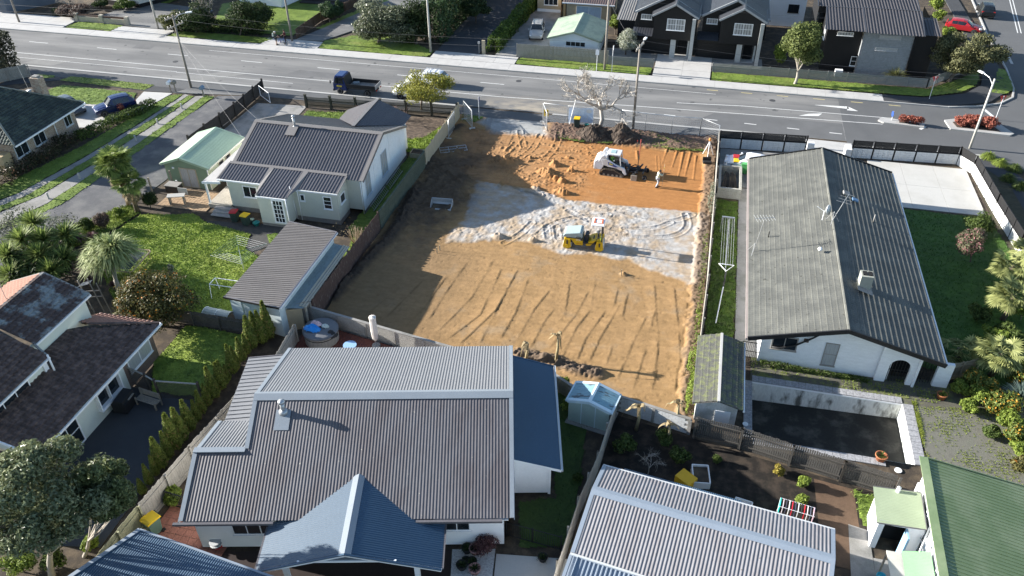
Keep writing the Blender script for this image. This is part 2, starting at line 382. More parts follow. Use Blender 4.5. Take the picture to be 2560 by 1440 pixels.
marks('bus_stop_ticks','short yellowish dashes along the far kerb',[ln(x,87.65,x+1.2,87.62,.12) for x in (1,4.7,8.5,12.3,16.2,20)],mat('yellow_worn_paint',(.5,.42,.2),.8,.3))
marks('centre_line_side_street','pale centre line curving along the side street',[ln(35.6,103,35.9,108,.3)],M_conc)
for lab,poly,m in (('paler rectangular repair patch on the near lane by the far left',[(-80,78.3),(-76,78.3),(-74.5,80.2),(-78.5,80.2)],mat('road_repair',(.19,.188,.18),.9,.2,1,40)),('narrow pale trench repair across the street near the gravel drive',[(-59.5,77.9),(-55.5,77.9),(-51.5,81),(-54.5,81)],MATS['road_repair']),('dark oily patch on the lane beside the tipper truck',[(-47,82),(-40,81.8),(-38,83),(-46,83.4)],mat('road_stain',(.12,.12,.12),.9,.25,.8,40)),('darker resurfaced strip before the junction',[(-1,77.9),(14.8,77.9),(14.8,81.8),(2,81.6)],mat('road_reseal',(.115,.116,.117),.9,.2,.5,40)),('small square repair in the far lane',[(-70,85.6),(-67.5,85.6),(-67.5,87),(-70,87)],MATS['road_stain'])): patch('road_patch',poly,.004,m,lab,'road patch')
for x,y in ((-20,85.6),(-62,82.6),(8,86.2),(-47.6,66.5)): t = tag(MB().cyl((x,y,0),(x,y,.012),.32,.32,20).obj('manhole_cover',M_asphd),{-20: 'round manhole cover opposite the site entry',-62: 'round manhole cover at the left of the street',8: 'round manhole cover near the turning arrow',-47.6: 'round drain cover on the gravel drive'}[x],'manhole cover')
def dust():
    xs,ys = np.meshgrid(np.linspace(-30,4,171),np.linspace(77.9,85,60))
    d = np.hypot((xs+17)/7.5,(ys-77.5)/4.0);a = np.clip(1.15-d,0,1)*np.clip(fbm(xs*1.1,ys*2.4,4,3)*2.2-.45,0,1)
    col = np.array((.145,.144,.142))*(1-a[...,None])+np.array((.33,.29,.23))*a[...,None]
    i = np.arange(xs.size).reshape(xs.shape);k = a > .015;ok = k[:-1,:-1] & k[1:,1:] & k[:-1,1:] & k[1:,:-1]
    f = np.stack([i[:-1,:-1][ok],i[:-1,1:][ok],i[1:,1:][ok],i[1:,:-1][ok]],1)
    v = np.stack([xs,ys,np.full_like(xs,.0045)],-1).reshape(-1,3)
    tag(link('dust',mesh_np('dust',v,f,colmat('dusty_asphalt',.95,.2,60,30,.15),False,col.reshape(-1,3))),'pale sandy dust tracked onto the road from the site entry','dust',None,'stuff')
dust()
k = MB()
k.prism([(-400,88.2),(26,88.2),(26,88.36),(-400,88.36)],-.02,.12)
tag(k.obj('far_kerb',M_kerb),'low concrete kerb along the far side of the street','kerb',None,'structure')
def slab_run(name,label,x0,x1,y0,y1,step,z=.12,m=None,skip=()):
    root = tag(MB().bx(x0,x1,y0+.005,y1-.005,-.02,z-.03).obj(name,M_concd),label,'footpath',None,'structure')
    n = max(1,round((x1-x0)/step));w = (x1-x0)/n
    me = MB().bx(.008,w-.008,y0+.008,y1-.008,z-.03,z).mesh('slab',m or M_conc)
    for i in range(n):
        o = link('slab',me,root,(x0+i*w,0,random.uniform(-.004,.006)))
    return root
slab_run('far_footpath','pale concrete footpath slabs along the far side of the street',-120,19.6,88.37,90.15,3.0)
tag(MB().prism([(19.62,88.37),(26,88.45),(30.5,90.5),(33,94),(33.8,100),(34.2,130),(32.4,130),(31.9,100.5),(30.6,95.2),(28.4,92.3),(24,90.3),(19.62,90.15)],-.02,.115).obj('corner_footpath',M_asphd),'dark asphalt footpath curving round the far corner','footpath',None,'structure')
ck = MB();pts = [(26,88.28),(29,89.1),(31.5,90.4),(33.2,92.4),(33.9,95),(34.5,101),(34.9,112),(37,140)]
for a,b in zip(pts[:-1],pts[1:]): ck.bar((*a,.05),(*b,.05),.18,.16)
tag(ck.obj('corner_kerb',M_kerb),'curved concrete kerb at the far corner','kerb',None,'structure')
turf('grass',[(34.0,94.5),(34.35,100.5),(33.5,101),(32.2,96.2),(31,93.2),(32.6,93)],.1,'small grass wedge beside the corner kerb',tuft=15)
k = MB();k.prism([(-400,77.45),(-25,77.45),(-25,77.78),(-400,77.78)],-.02,.05);k.prism([(-14.5,77.45),(11,77.35),(11,77.7),(-14.5,77.78)],-.02,.06)
tag(k.obj('near_kerb',M_kerb),'pale concrete channel kerb along the near side of the street','kerb',None,'structure')
tag(MB().quad((-400,75.5,.012),(11.3,75.3,.012),(11.3,77.4,.012),(-400,77.46,.012)).obj('near_footpath',M_asph2),'grey asphalt footpath along the near side of the street','footpath',None,'structure')
tag(MB().quad((10.9,73.6,.03),(15.3,74.2,.03),(15.3,77.3,.03),(10.9,77.4,.03)).obj('crossing',M_conc),'pale concrete vehicle crossing between the two black fences','driveway',None,'structure')
tag(MB().quad((15.3,75.3,.012),(26.5,76.2,.012),(28,77.6,.012),(15.3,77.0,.012)).obj('corner_path',M_conc),'concrete footpath behind the black and white fence','footpath',None,'structure')
tag(MB().add([(26.1,76.2,.012),(28.2,72,.012),(28.6,60,.012),(30.6,60,.012),(30.4,71,.012),(28.3,77.4,.012)],[(0,1,2,3,4,5)]).obj('side_path',M_asphd),'dark asphalt path outside the corner fence','footpath',None,'structure')
for lab,poly in (('short grass plot by the low brick wall',[(-83.4,90.2),(-83,92.9),(-75.9,92.7),(-76.4,90.2)]),
                  ('narrow sunlit verge before the shaded shrubs',[(-68,90.2),(-67.3,92.3),(-53.5,92.5),(-54.7,90.2)]),
                  ('shaded verge under the large rounded tree',[(-46.8,90.2),(-47.2,93),(-42,97.5),(-36,95),(-32.2,92.2),(-32.4,90.2)]),
                  ('bright verge in front of the tall grey paling fence',[(-21.5,90.2),(-21.5,92.5),(-5.4,92.7),(-5.5,90.2)]),
                  ('long sunlit verge in front of the low slat fence',[(1.2,90.2),(1.3,92.8),(24.6,92.9),(26.9,95),(30.2,98.5),(31.7,100.4),(30.4,95.4),(28.2,92.5),(23.9,90.45)])):
    turf('grass',poly,.09,lab,tuft=22,res=.16,dry=.25)
def drive(name,label,poly,m,z=.1,grid=None):
    o = tag(MB().prism(poly,-.02,z).obj(name,m),label,'driveway',None,'structure');return o
def drive_slabs(name,label,x0,x1,y0,y1,nx,ny,m,z=.12):
    root = tag(MB().bx(x0,x1,y0,y1,-.02,z-.03).obj(name,M_concd),label,'driveway',None,'structure')
    w,h = (x1-x0)/nx,(y1-y0)/ny;me = MB().bx(.012,w-.012,.012,h-.012,z-.03,z).mesh('slab',m)
    for i in range(nx):
        for j in range(ny): link('slab',me,root,(x0+i*w,y0+j*h,random.uniform(-.004,.004)))
    return root
drive_slabs('concrete_apron','wide pale concrete apron beside the low brick wall',-76.3,-68.1,90.2,92.3,4,2,M_conc)
drive_slabs('concrete_apron','concrete forecourt in the far corner by the blue-grey garage',-130,-83.6,90.2,94,12,2,M_conc)
drive('asphalt_forecourt','worn grey forecourt behind the low brick wall',[(-82,93.2),(-69,92.4),(-67.5,101),(-80,103)],M_asph,.1)
drive('asphalt_drive','narrow asphalt drive by the brown paling fence',[(-51,92.4),(-47.3,92.9),(-41.5,104),(-38.5,116),(-42.5,118),(-46,107)],M_asph,.1)
drive_slabs('concrete_crossing','pale concrete crossing where the cyclists stand',-54.6,-46.9,90.2,92.4,3,1,M_conc)
drive_slabs('concrete_crossing','wide concrete crossing between conifer hedge and paling fence',-32.1,-21.6,90.2,92.5,4,1,M_conc)
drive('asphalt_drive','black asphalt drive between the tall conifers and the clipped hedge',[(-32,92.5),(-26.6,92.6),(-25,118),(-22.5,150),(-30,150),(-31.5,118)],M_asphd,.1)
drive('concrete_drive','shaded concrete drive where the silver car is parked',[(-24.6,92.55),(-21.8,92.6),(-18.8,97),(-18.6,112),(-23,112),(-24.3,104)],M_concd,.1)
drive_slabs('concrete_drive','pale concrete drive in front of the two black units',-5.3,1.2,90.2,97.2,2,3,M_conc)
drive('shared_drive','concrete strip along the fronts of the black units',[(-12,94.6),(-5.32,94.6),(-5.32,98),(-12,98)],M_concd,.105)
drive('shared_drive','concrete strip before the right-hand black unit',[(1.22,94.6),(7,94.6),(7,98),(1.22,98)],M_concd,.105)
for lab,poly in (('shaded back lawn beyond the brown paling fence',[(-64,94),(-52,93.5),(-51.5,101),(-49,108),(-60,112),(-68,104)]),('lawn behind the low brick wall',[(-88,103),(-76,101),(-74,108),(-88,112)]),('lawn strip along the narrow asphalt drive',[(-50.5,97),(-47.5,96.5),(-43,106),(-40.5,116),(-44,118)]),('far lawn behind the clipped hedge',[(-24,112),(-18,112),(-17,125),(-23,125)])):
    turf('grass',poly,.04,lab,res=.3,tuft=4)
def island(poly,label,inner):
    t = thing('traffic_island',label,'traffic island');MB().prism(poly,-.01,.13).obj('kerb_ring',M_kerb,t)
    MB().prism(inner,.132,.16).obj('planting_bed',mat('bark_mulch',(.07,.05,.04),.95,.4,3,30),t);return t
island([(18.4,83.2),(18.9,82.75),(22.7,82.45),(22.9,83.3),(19.4,84.0),(18.7,83.8)],'small kerbed traffic island with a keep-left sign',[(20.4,83.0),(22.3,82.85),(22.4,83.2),(20.5,83.55)])
island([(25,84.7),(25.2,82.6),(30.6,82.3),(31.1,82.8),(29.6,86.4),(28.6,86.5)],'larger kerbed traffic island filled with reddish shrubs',[(25.7,84.3),(25.9,83.1),(29.9,82.9),(28.8,85.9)])
drive('front_lawn_path','asphalt strip beside the verge by the brick house',[(-78,71.5),(-72.3,74.4),(-60.3,73.9),(-57,74.1),(-56,75.5),(-78,75.5)],M_asphd,.008)
turf('grass',[(-72.2,74.4),(-71.2,75.9),(-60.2,75.7),(-60.6,74.0)],.0,'bright rectangular verge near the parked blue car',res=.1,tuft=70,amp=.03,c1=(.13,.18,.035),c2=(.18,.22,.05))
turf('grass',[(-76,75.6),(-73.3,75.6),(-73,75),(-74.5,74.3)],.0,'small grass corner by the grey paling fence end',tuft=40)
turf('grass',[(-70.6,73.4),(-60.9,73.2),(-60,71.1),(-61.5,69.5),(-65,69.2),(-72,70.5)],.0,'shaded front lawn behind the blue car',res=.12,tuft=50)
drive('concrete_drive','pale concrete drive under the blue car',[(-60.4,73.7),(-57,74),(-57.4,71),(-58.2,68),(-59.8,64.4),(-66,63),(-70,70),(-61.4,69.6),(-59.8,71)],M_conc,.01)
drive('gravel_drive','long grey gravel drive running down the left side',[(-51.6,74.4),(-47.2,75.4),(-47.0,66),(-46.4,56),(-46.8,51.6),(-49.2,47.5),(-51,42),(-52,36),(-58,36),(-56.5,44),(-53.2,50),(-52.6,58),(-52.4,66)],M_gravel,.006)
drive('gravel_apron','gravel apron by the street at the drive mouth',[(-57,74.1),(-47.2,75.4),(-47.2,77.4),(-57,77.4)],M_asph,.007)
for lab,poly in (('mossy grass strip on the edge of the gravel drive',[(-53.1,74.2),(-51.8,74.2),(-52.1,66),(-52.3,58),(-52.8,50),(-56,43.5),(-57,43),(-54.3,50),(-53.6,58),(-53.2,66)]),
                  ('grass strip between the two narrow wheel tracks',[(-54.9,73.9),(-54.0,73.8),(-54.3,66),(-54.8,58),(-55.8,51),(-58.5,45),(-59.6,45),(-57,51),(-56,58),(-55.4,66)]),
                  ('grass strip along the foot of the clipped hedge',[(-57,73.3),(-55.5,74.2),(-55.9,66),(-56.7,58),(-58,51),(-60.5,46),(-63,46),(-60.5,52),(-58.6,60),(-57.8,66)])):
    turf('grass',poly,.0,lab,res=.14,tuft=45,th=.09)
drive('wheel_track','narrow concrete wheel track beside the mossy strip',[(-54.0,73.8),(-53.1,74.1),(-53.2,66),(-53.6,58),(-54.3,50),(-57,43),(-58.4,45),(-55.8,51),(-54.8,58),(-54.3,66)],M_concd,.005)
drive('wheel_track','narrow concrete wheel track nearer the clipped hedge',[(-55.5,74.1),(-54.9,73.9),(-55.4,66),(-56,58),(-57,51),(-59.6,45),(-60.5,46),(-58,51),(-56.7,58),(-55.9,66)],M_concd,.004)
drive('concrete_drive','grey concrete drive between dark fence and white house',[(-46.6,66),(-46.4,73.6),(-40.7,74),(-40.4,66),(-39,60),(-41,60)],M_concd,.01)
LAWN = [(-45.6,47),(-45,50.2),(-40.5,51.2),(-38.8,50.2),(-34.2,49.4),(-33.7,47.4),(-32,46.5),(-30.5,44),(-30.6,38.2),(-33.5,37.9),(-38.5,37.8),(-41.5,40.5),(-44,43)]
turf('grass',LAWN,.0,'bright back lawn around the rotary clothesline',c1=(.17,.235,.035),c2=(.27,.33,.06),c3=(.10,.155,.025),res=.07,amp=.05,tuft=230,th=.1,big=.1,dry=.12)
turf('grass',[(-49.6,47.4),(-46.9,51.5),(-45.2,50.4),(-45.9,47),(-47.6,43.6),(-50,42)],.0,'rough green bank between gravel drive and back lawn',tuft=140,th=.2,amp=.15,c2=(.24,.29,.05))
turf('grass',[(-33,49.6),(-31.6,50.4),(-30,49),(-31.2,47.2)],.0,'small grass wedge between shed and white house',tuft=90,res=.08)
turf('grass',[(-26.1,66),(-24.3,66),(-24.3,45.5),(-25.3,45.5),(-25.7,50),(-26.8,52)],.0,'narrow grass strip between white house and site fence',tuft=60,res=.1)
turf('grass',[(-40.2,72.8),(-34,73.6),(-33.6,70.8),(-40,70.5)],.0,'rough grass bed behind the picket fence',tuft=80,th=.14,amp=.15)
turf('grass',[(-27.6,66.2),(-24.4,66),(-24.3,72.5),(-25.2,72),(-26,69.5),(-29,68)],.0,'lush grass beside the new timber fence',tuft=120,th=.16,amp=.16,c2=(.2,.27,.03))
patch('flower_bed',[(-34,66.3),(-24.4,66.3),(-24.4,74.2),(-34,73.6)],.003,mat('leaf_litter',(.075,.055,.042),.95,.5,2.5,30,.8,30,col2=(.12,.09,.065)),'brown leaf-littered garden bed behind the picket fence','garden bed')
drive('path','dark concrete path by the back door',[(-39,50.5),(-30,51.6),(-30.8,49.4),(-33.6,46.4),(-34.6,46.6),(-34,49.3),(-38.8,50.1)],mat('dark_path',(.06,.058,.055),.95,.3,2,25,.3),.012)
def paving(name,label,x0,x1,y0,y1,nx,ny,m,z=.03,gap=.012,rz=0,jitter=.006):
    root = tag(MB().bx(x0,x1,y0,y1,-.02,z-.02).obj(name,mat('joint_sand',(.12,.1,.08),.95,.3)),label,'paving',None,'structure')
    w,h = (x1-x0)/nx,(y1-y0)/ny;me = [MB().bx(gap,w-gap,gap,h-gap,z-.02,z).mesh('paver',m)]
    for i in range(nx):
        for j in range(ny): link('paver',me[0],root,(x0+i*w,y0+j*h,random.uniform(-jitter,jitter)))
    return root
paving('brick_paving','tan brick paved patio by the green shed',-44.6,-39.8,51.8,55,16,12,mat('tan_brick',(.34,.24,.15),.9,.35,3,20,.2))
turf('grass',[(-33,37.6),(-28.2,37.5),(-27.6,36),(-27.9,31.2),(-31.5,31),(-33,33.5)],.0,'small back lawn beside the cypress row',c1=(.15,.215,.035),c2=(.24,.30,.05),res=.07,amp=.08,tuft=150,th=.08)
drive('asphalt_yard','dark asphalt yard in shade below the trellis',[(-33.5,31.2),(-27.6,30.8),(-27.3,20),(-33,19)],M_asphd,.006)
A0 = HEAD
def FHp(x,y): c,s = math.cos(A0),math.sin(A0);return (c*x-s*y,s*x+c*y)
deck = tag(MB().prism([(-24.3,39.6),(-17,38.2),(-9,36.9),FHp(0,38.2),FHp(-16,38),(-24.6,32.5)],.02,.30).obj('deck',mat('deck_stain_base',(.09,.035,.025),.7,.2)),'dark red-brown timber deck behind the grey-roofed house','deck',None,'structure')
bm_ = mat('deck_boards',(.14,.048,.034),.6,.25,1.5,20);
for i in range(44):
    x = -24.2+i*.19;y1 = 39.55-.18*(x+24.4);y0 = 36 if x > -22.5 else 33.6
    MB().bx(x+.008,x+.182,y0,y1-.1,.301,.325).obj('board',bm_,deck)
paving('terracotta_patio','terracotta tiled patio by the yellow-lidded bin',-25.2,-20.8,19.4,23.4,10,9,mat('terracotta_tile',(.30,.13,.09),.8,.3,1.2,12,.1))
patch('dark_deck',[FHp(-17.5,20),FHp(-3.3,20),FHp(-3.3,25.6),FHp(-17.5,25.6)],.01,mat('dark_boards',(.03,.02,.018),.6,.4,4,20,stretch=(1,6,1)),'dark timber porch floor under the front gable','deck')
patch('white_gravel',[FHp(-3.25,20),FHp(-1.5,20),FHp(-1.0,25.6),FHp(-3.25,25.6)],.012,mat('white_pebbles',(.42,.42,.41),.9,.55,9,30,.8,40),'white pebble bed with potted plants by the front wall','gravel','stuff')
patch('concrete_path',[FHp(-1.45,19),FHp(4.2,19),FHp(3.2,24.9),FHp(-.95,25.3)],.014,M_concw,'concrete path by the black pool gate','path')
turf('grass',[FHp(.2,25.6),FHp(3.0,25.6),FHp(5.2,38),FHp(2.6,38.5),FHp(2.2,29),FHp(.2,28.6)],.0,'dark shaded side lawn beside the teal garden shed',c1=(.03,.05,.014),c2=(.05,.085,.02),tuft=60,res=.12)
patch('vegetable_plot',[(-3,35.8),(2.3,34.8),(13.4,32.8),(11.6,30),(9.5,27.6),(-2.4,29.4)],.004,mat('garden_soil',(.018,.015,.012),.95,.5,1.6,22,1,25,col2=(.04,.03,.022)),'dark overgrown vegetable plot behind the silver roof','garden bed')
patch('bare_plot',[(9.3,33.2),(11.4,32.9),(11.5,27.5),(9.4,27.6)],.008,mat('dug_soil',(.11,.07,.045),.95,.35,2,26,.9,30),'freshly dug brown soil strip beside the vegetable plot','soil')
turf('grass',[(11.4,32.9),(12.8,32.6),(12.2,30.6),(11.5,30.2)],.006,'tuft of green grass by the white outhouse',tuft=120,th=.15)
patch('concrete_path',[(10.9,30.4),(11.9,30.2),(12,24),(10.6,24)],.012,M_concd,'weathered concrete path beside the white outhouse','path')
patch('concrete_yard',[(11.95,28.5),(14,28.5),(14,20),(11.9,20)],.013,M_concd,'stained concrete yard under the green awning','path')
def pv(x,y): return (x,y)
tag(MB().quad((5.8,40.6,.01),(21,40.6,.01),(21,43.2,.01),(5.8,43.2,.01)).obj('mossy_paving_strip',mat('shaded_mossy_brick',(.10,.095,.075),.95,.4,1.3,26,.5,30,col2=(.13,.14,.05),thr=(.5,.65))),'shaded mossy brick paving along the white brick gable','paving',None,'structure')  # mossy brick in a darker copy, the gable's shade put into the colour
tag(MB().add([(15.7,40.6,.011),(21,40.6,.011),(21.5,36,.011),(23,31.5,.011),(14.6,32.8,.011),(15.75,35.5,.011)],[(0,5,4,3,2,1)]).obj('brick_paving',mat('mossy_brick_lit',(.15,.145,.12),.95,.35,1.6,26,.5,30,col2=(.125,.125,.10),thr=(.45,.6))),'weedy grey brick paving right of the empty pool','paving',None,'structure')  # paler copy of the brick, sunlight put into the colour
drive_slabs('concrete_court','large bare concrete court inside the corner fence',16.4,25,65.6,74,3,2,M_concw,.06)
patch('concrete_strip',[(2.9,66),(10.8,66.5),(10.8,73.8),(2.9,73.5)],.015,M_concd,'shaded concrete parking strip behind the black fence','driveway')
patch('concrete_path',[(4.75,43),(6.2,43),(6.2,66),(4.75,66)],.016,M_concd,'narrow weathered path under the tiled eave','path')
turf('grass',[(2.7,43.2),(4.7,43.2),(4.75,63.5),(2.8,63.5)],.0,'rough grass strip under the folding clothesline',c1=(.05,.09,.015),c2=(.10,.16,.02),c3=(.06,.06,.03),tuft=110,th=.12,amp=.1,res=.08)
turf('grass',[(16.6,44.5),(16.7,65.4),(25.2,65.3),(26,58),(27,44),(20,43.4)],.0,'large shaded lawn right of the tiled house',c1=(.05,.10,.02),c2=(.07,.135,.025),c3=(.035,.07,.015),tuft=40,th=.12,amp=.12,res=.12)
patch('flower_bed',[(18.8,43),(27,43),(30,30),(20.5,30),(21.4,36.5),(20.6,41)],.006,mat('garden_mulch',(.11,.085,.05),.95,.5,1.8,22,.8,25,col2=(.17,.14,.08)),'planted garden bed at the right edge','garden bed')
patch('verge_bed',[(25.6,60),(28.5,60),(28.2,72),(26.2,76),(25.3,74)],.005,mat('garden_mulch2',(.06,.055,.035),.95,.5,1.8,22,.8,25),'mulched planting strip outside the corner fence','garden bed')
def near_edge(x): return 39.9-.18*(x+24.5)
def site():
    res = .075;x0,x1,y0,y1 = -23.95,2.55,35.0,75.6
    nx,ny = int((x1-x0)/res)+1,int((y1-y0)/res)+1
    x,y = np.meshgrid(np.linspace(x0,x1,nx),np.linspace(y0,y1,ny))
    h = (fbm(x*.35,y*.35,3,2)-.5)*.10+.08;f1 = fbm(x*6,y*6,3,9)-.5;f2 = fbm(x*1.7,y*1.7,4,14)-.5;f3 = fbm(x*.6,y*.6,4,19)-.5
    wob = f2*.9+f3*1.2
    grav_poly = px((1193,453),(1344,476),(1417,501),(1560,517),(1740,533),(1775,545),(1770,600),(1765,700),(1740,717),(1660,690),(1564,652),(1480,640),(1391,632),(1334,613),(1232,603),(1110,612),(1125,580),(1165,539),(1180,490))
    def soft(poly,w):
        best = None;n = len(poly)
        for i in range(n):
            d,_ = dseg(x,y,poly[i],poly[(i+1) % n]);best = d if best is None else np.minimum(best,d)
        s = np.where(inpoly(x,y,poly),best,-best);return np.clip((s+wob*.55)/w+.5,0,1)
    G = soft(grav_poly,.35)
    orange = soft([(-22.5,72.2),(-11,72.2),(1.2,71.9),(2.0,64),(1.6,60.8),(-9.8,60.5),(-12.7,61.7),(-18.4,62.2),(-21,64)],.6)
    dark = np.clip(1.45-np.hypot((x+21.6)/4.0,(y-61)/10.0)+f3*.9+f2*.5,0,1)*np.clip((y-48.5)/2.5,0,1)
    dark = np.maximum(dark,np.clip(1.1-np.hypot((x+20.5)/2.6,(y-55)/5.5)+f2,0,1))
    entry = soft([(-20.8,75.6),(-15,75.7),(-14.3,73.4),(-14.0,72.4),(-19.5,72.0),(-21.5,74)],.8)
    top = np.clip((y-71.75-.04*(x+10))/.45+f2*1.6,0,1)*np.clip((x+14.6)/.8,0,1)
    right = np.clip((x-1.35-.012*(y-50)*0+f2*.6)/.35,0,1)
    sand = np.array((.30,.185,.085));C = np.ones(x.shape+(3,))*sand
    C = C*(1+ .5*f2[...,None]*np.array((.5,.5,.6)));gp = np.clip(f3*3.2+f2*1.6-.35,0,1)[...,None]*.55*((y < 52)[...,None]);C = C*(1-gp)+np.array((.235,.185,.125))*gp
    def mixc(c,a):
        nonlocal C
        C = C*(1-a[...,None])+np.array(c)*a[...,None]
    mixc((.325,.15,.052),orange);mixc((.35,.20,.095),np.clip(orange*(.75-(x+13)/9)+f2*1.2*orange,0,1)*.8)
    gc = np.clip(.75+f2*1.2+f3*.8,0,1);mixc((.37,.355,.335),G*gc);mixc((.36,.28,.19),G*(1-gc)*.8)
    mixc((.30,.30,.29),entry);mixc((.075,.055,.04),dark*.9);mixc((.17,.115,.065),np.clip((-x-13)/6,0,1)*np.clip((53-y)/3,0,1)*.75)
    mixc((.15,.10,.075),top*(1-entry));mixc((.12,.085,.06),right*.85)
    h = h+G*.045-orange*(1-top)*.10+top*(.16+f1*.16)+right*(.22+f1*.2)+dark*f1*.10+f1*.018
    h = h+orange*(f2*.10)*np.clip((-x-5)/6,0,1)
    R_ = [((1173,653),(1120,726),(1073,800)),((1235,652),(1181,745),(1079,847)),((1257,669),(1202,788),(1116,853)),((1296,675),(1241,777),(1150,863)),((1282,700),(1240,782),(1200,862)),((1322,700),(1291,782),(1251,851)),((1378,724),(1336,776),(1289,858)),((1411,744),(1364,802),(1327,871)),((1425,705),(1411,800)),((1471,731),(1440,789),(1371,876)),((1482,769),(1440,824),(1404,900)),((1516,776),(1464,851),(1442,904)),((1553,760),(1500,849),(1473,907)),((1571,731),(1556,798)),((1533,864),(1513,922)),((1618,791),(1582,860),(1544,951)),((1638,778),(1620,849)),((1616,873),(1582,978)),((1636,711),(1642,804),(1647,844),(1638,944),(1630,984)),((1685,718),(1697,830),(1700,900),(1686,985)),((1722,735),(1706,850),(1702,930)),((1120,690),(1060,770),(1010,822)),((1060,700),(960,800)),((1000,720),(900,800)),((1490,708),(1478,760)),((1545,722),(1536,770))]
    for i,r in enumerate(R_):
        d,t = dpath(x,y,px(*r));a = np.clip(.1+1.2*vnoise(t*.8+i*7,t*0+i,4),0,1)*.034;q = sorted((b,a_) for a_,b in px(*r));yy = np.array([k_[0] for k_ in q]);sd = x-np.interp(y,yy,np.array([k_[1] for k_ in q]))+f1*.02;on = np.clip((y-yy[0])/.5,0,1)*np.clip((yy[-1]-y)/.5,0,1)
        h = h+a*on*np.where(sd < 0,np.clip(1+sd/.75,0,1)**1.5,0);C = C*(1-.3*(np.exp(-((sd-.05)/.07)**2)*on*a/.034)[...,None])  # ledge plus its shadow, painted as a dark line beside the crest
    for i,r in enumerate([((1668,372),(1655,410)),((1692,380),(1680,418)),((1708,382),(1695,445)),((1726,383),(1712,440)),((1740,390),(1733,450)),((1592,378),(1594,398)),((1640,390),(1642,425)),((1648,390),(1650,425))]):
        d,t = dpath(x,y,px(*r));h = h+np.exp(-(d/.1)**2)*.08
    for k in range(9):
        yy = 61.3+k*.55;d = np.abs(y-yy-.012*(x+4)-f3*.5);h = h+np.exp(-(d/.05)**2)*.03*((x > -8.5-.3*k) & (x < 1.5) & (y < 66.2));C = C*(1+.10*(np.exp(-(d/.06)**2)*((x > -8.5) & (y < 66)))[...,None])
    T_ = [((1560,440),(1500,412),(1420,398),(1340,402),(1290,420),(1250,470)),((1540,400),(1470,382),(1400,378),(1330,392),(1270,430)),((1480,432),(1400,430),(1330,440),(1262,425),(1225,385)),((1260,370),(1246,400),(1270,425),(1320,445),(1380,452)),((1225,300),(1210,350),(1190,400),(1165,420),(1155,440),(1180,455)),((1150,400),(1180,395),(1205,405)),((1130,470),(1125,500),(1150,520),(1170,525)),((1505,520),(1600,545),(1680,560),(1730,540)),((1500,585),(1600,598),(1690,595),(1722,570),(1712,540)),((1560,575),(1640,575),(1675,560)),((1420,530),(1480,560),(1560,585)),((1345,590),(1380,560),(1440,545),(1520,540)),((1370,600),(1365,570)),((1395,600),(1390,570)),((1260,610),(1300,590),(1330,560)),((1400,330),(1390,370),(1360,400)),((1300,330),(1310,370)),((1240,420),(1250,450),(1300,480),(1350,490)),((1110,430),(1150,460),(1170,500)),((1060,520),(1100,470),(1150,440),(1210,430)),((1190,330),(1170,370),(1140,410),(1090,420)),((1450,470),(1380,462),(1320,455)),((1300,345),(1270,380),(1235,400)),((1350,340),(1330,375),(1300,395))]
    for i,r in enumerate(T_):
        P_ = px(*r)
        for _ in range(2):
            q = [P_[0]]
            for a,b in zip(P_[:-1],P_[1:]): q += [(a[0]*.75+b[0]*.25,a[1]*.75+b[1]*.25),(a[0]*.25+b[0]*.75,a[1]*.25+b[1]*.75)]
            P_ = q+[P_[-1]]
        d,t = dpath(x,y,P_);band = np.clip((.26-d)/.06,0,1)
        amp = .085 if i < 6 or i > 14 else .05
        h = h+band*(np.sin(t*2*math.pi/.16)*amp*.55-.015)+np.exp(-((d-.30)/.07)**2)*amp*.9
    for u,v,r,a in ((1275,403,.75,.33),(1262,408,.5,.3),(1388,412,.55,.32),(1365,430,.8,.28),(1372,440,.6,.25),(1405,455,.42,.34),(1388,448,.35,.3),(1428,428,.36,.34),(1412,484,.5,.3),(1400,478,.4,.25),(1340,473,.55,.2),(1225,405,.4,.25),(1330,606,.35,.25),(1245,595,.5,.22),(1330,395,.35,.15),(1420,395,.3,.15),(1560,688,.3,.22),(1150,380,.6,.2),(1180,420,.7,.18)):
        p = P(u,v);d = np.hypot(x-p.x+f2*.3,(y-p.y)*1.2+f2*.3);h = h+np.clip((1-d/(r*1.15))*1.6,0,1)*a*1.25*(1+f1*1.1)
    rough = np.clip(orange*(-x-4.5)/5,0,1)*np.clip(1-orange*0,0,1);h = h+rough*(np.abs(fbm(x*2.6,y*2.6,3,33)-.5)*-.38+.05+f1*.12)
    h = h+G*((fbm(x*5,y*3,3,41)-.5)*.10*np.clip((-x+1)/6,0.15,1))
    h = h+dark*(fbm(x*2.2,y*2.2,4,51)-.5)*.45
    pr = np.clip(fbm(x*5,y*5,2,61)*4-2.9,0,1)*(y < 52);h = h-pr*.03;C = C*(1-.25*pr[...,None])
    tone = np.clip(fbm(x*1.3,y*5,4,71)-.5,-.4,.4);C = C*(1+.35*tone[...,None]);C = C*(1+.5*f1[...,None]*.5)
    heap = np.clip(1-dpath(x,y,px((835,745),(880,690),(930,640),(965,608),(1000,560),(1040,480)))[0]/.9,0,1);h = h+heap**1.3*(.35+f2*.5+f1*.25);mixc((.06,.045,.034),np.clip(heap*1.6,0,1))
    bank = np.clip(1-dpath(x,y,px((1060,420),(1100,345),(1150,318)))[0]/.8,0,1);h = h+bank*(.25+f2*.3);mixc((.05,.04,.032),np.clip(bank*1.5,0,1))
    nb = np.clip(1-dpath(x,y,px((1300,885),(1390,905),(1440,925),(1490,935)))[0]/.75,0,1);h = h+nb*(.3+f2*.8+f1*.5);mixc((.13,.095,.068),np.clip(nb*1.7,0,1))
    C = np.clip(C,.01,.6)
    inside = (y > near_edge(x)+.12) & (x < 2.5) & (y < 75.4+.1*np.sin(x))
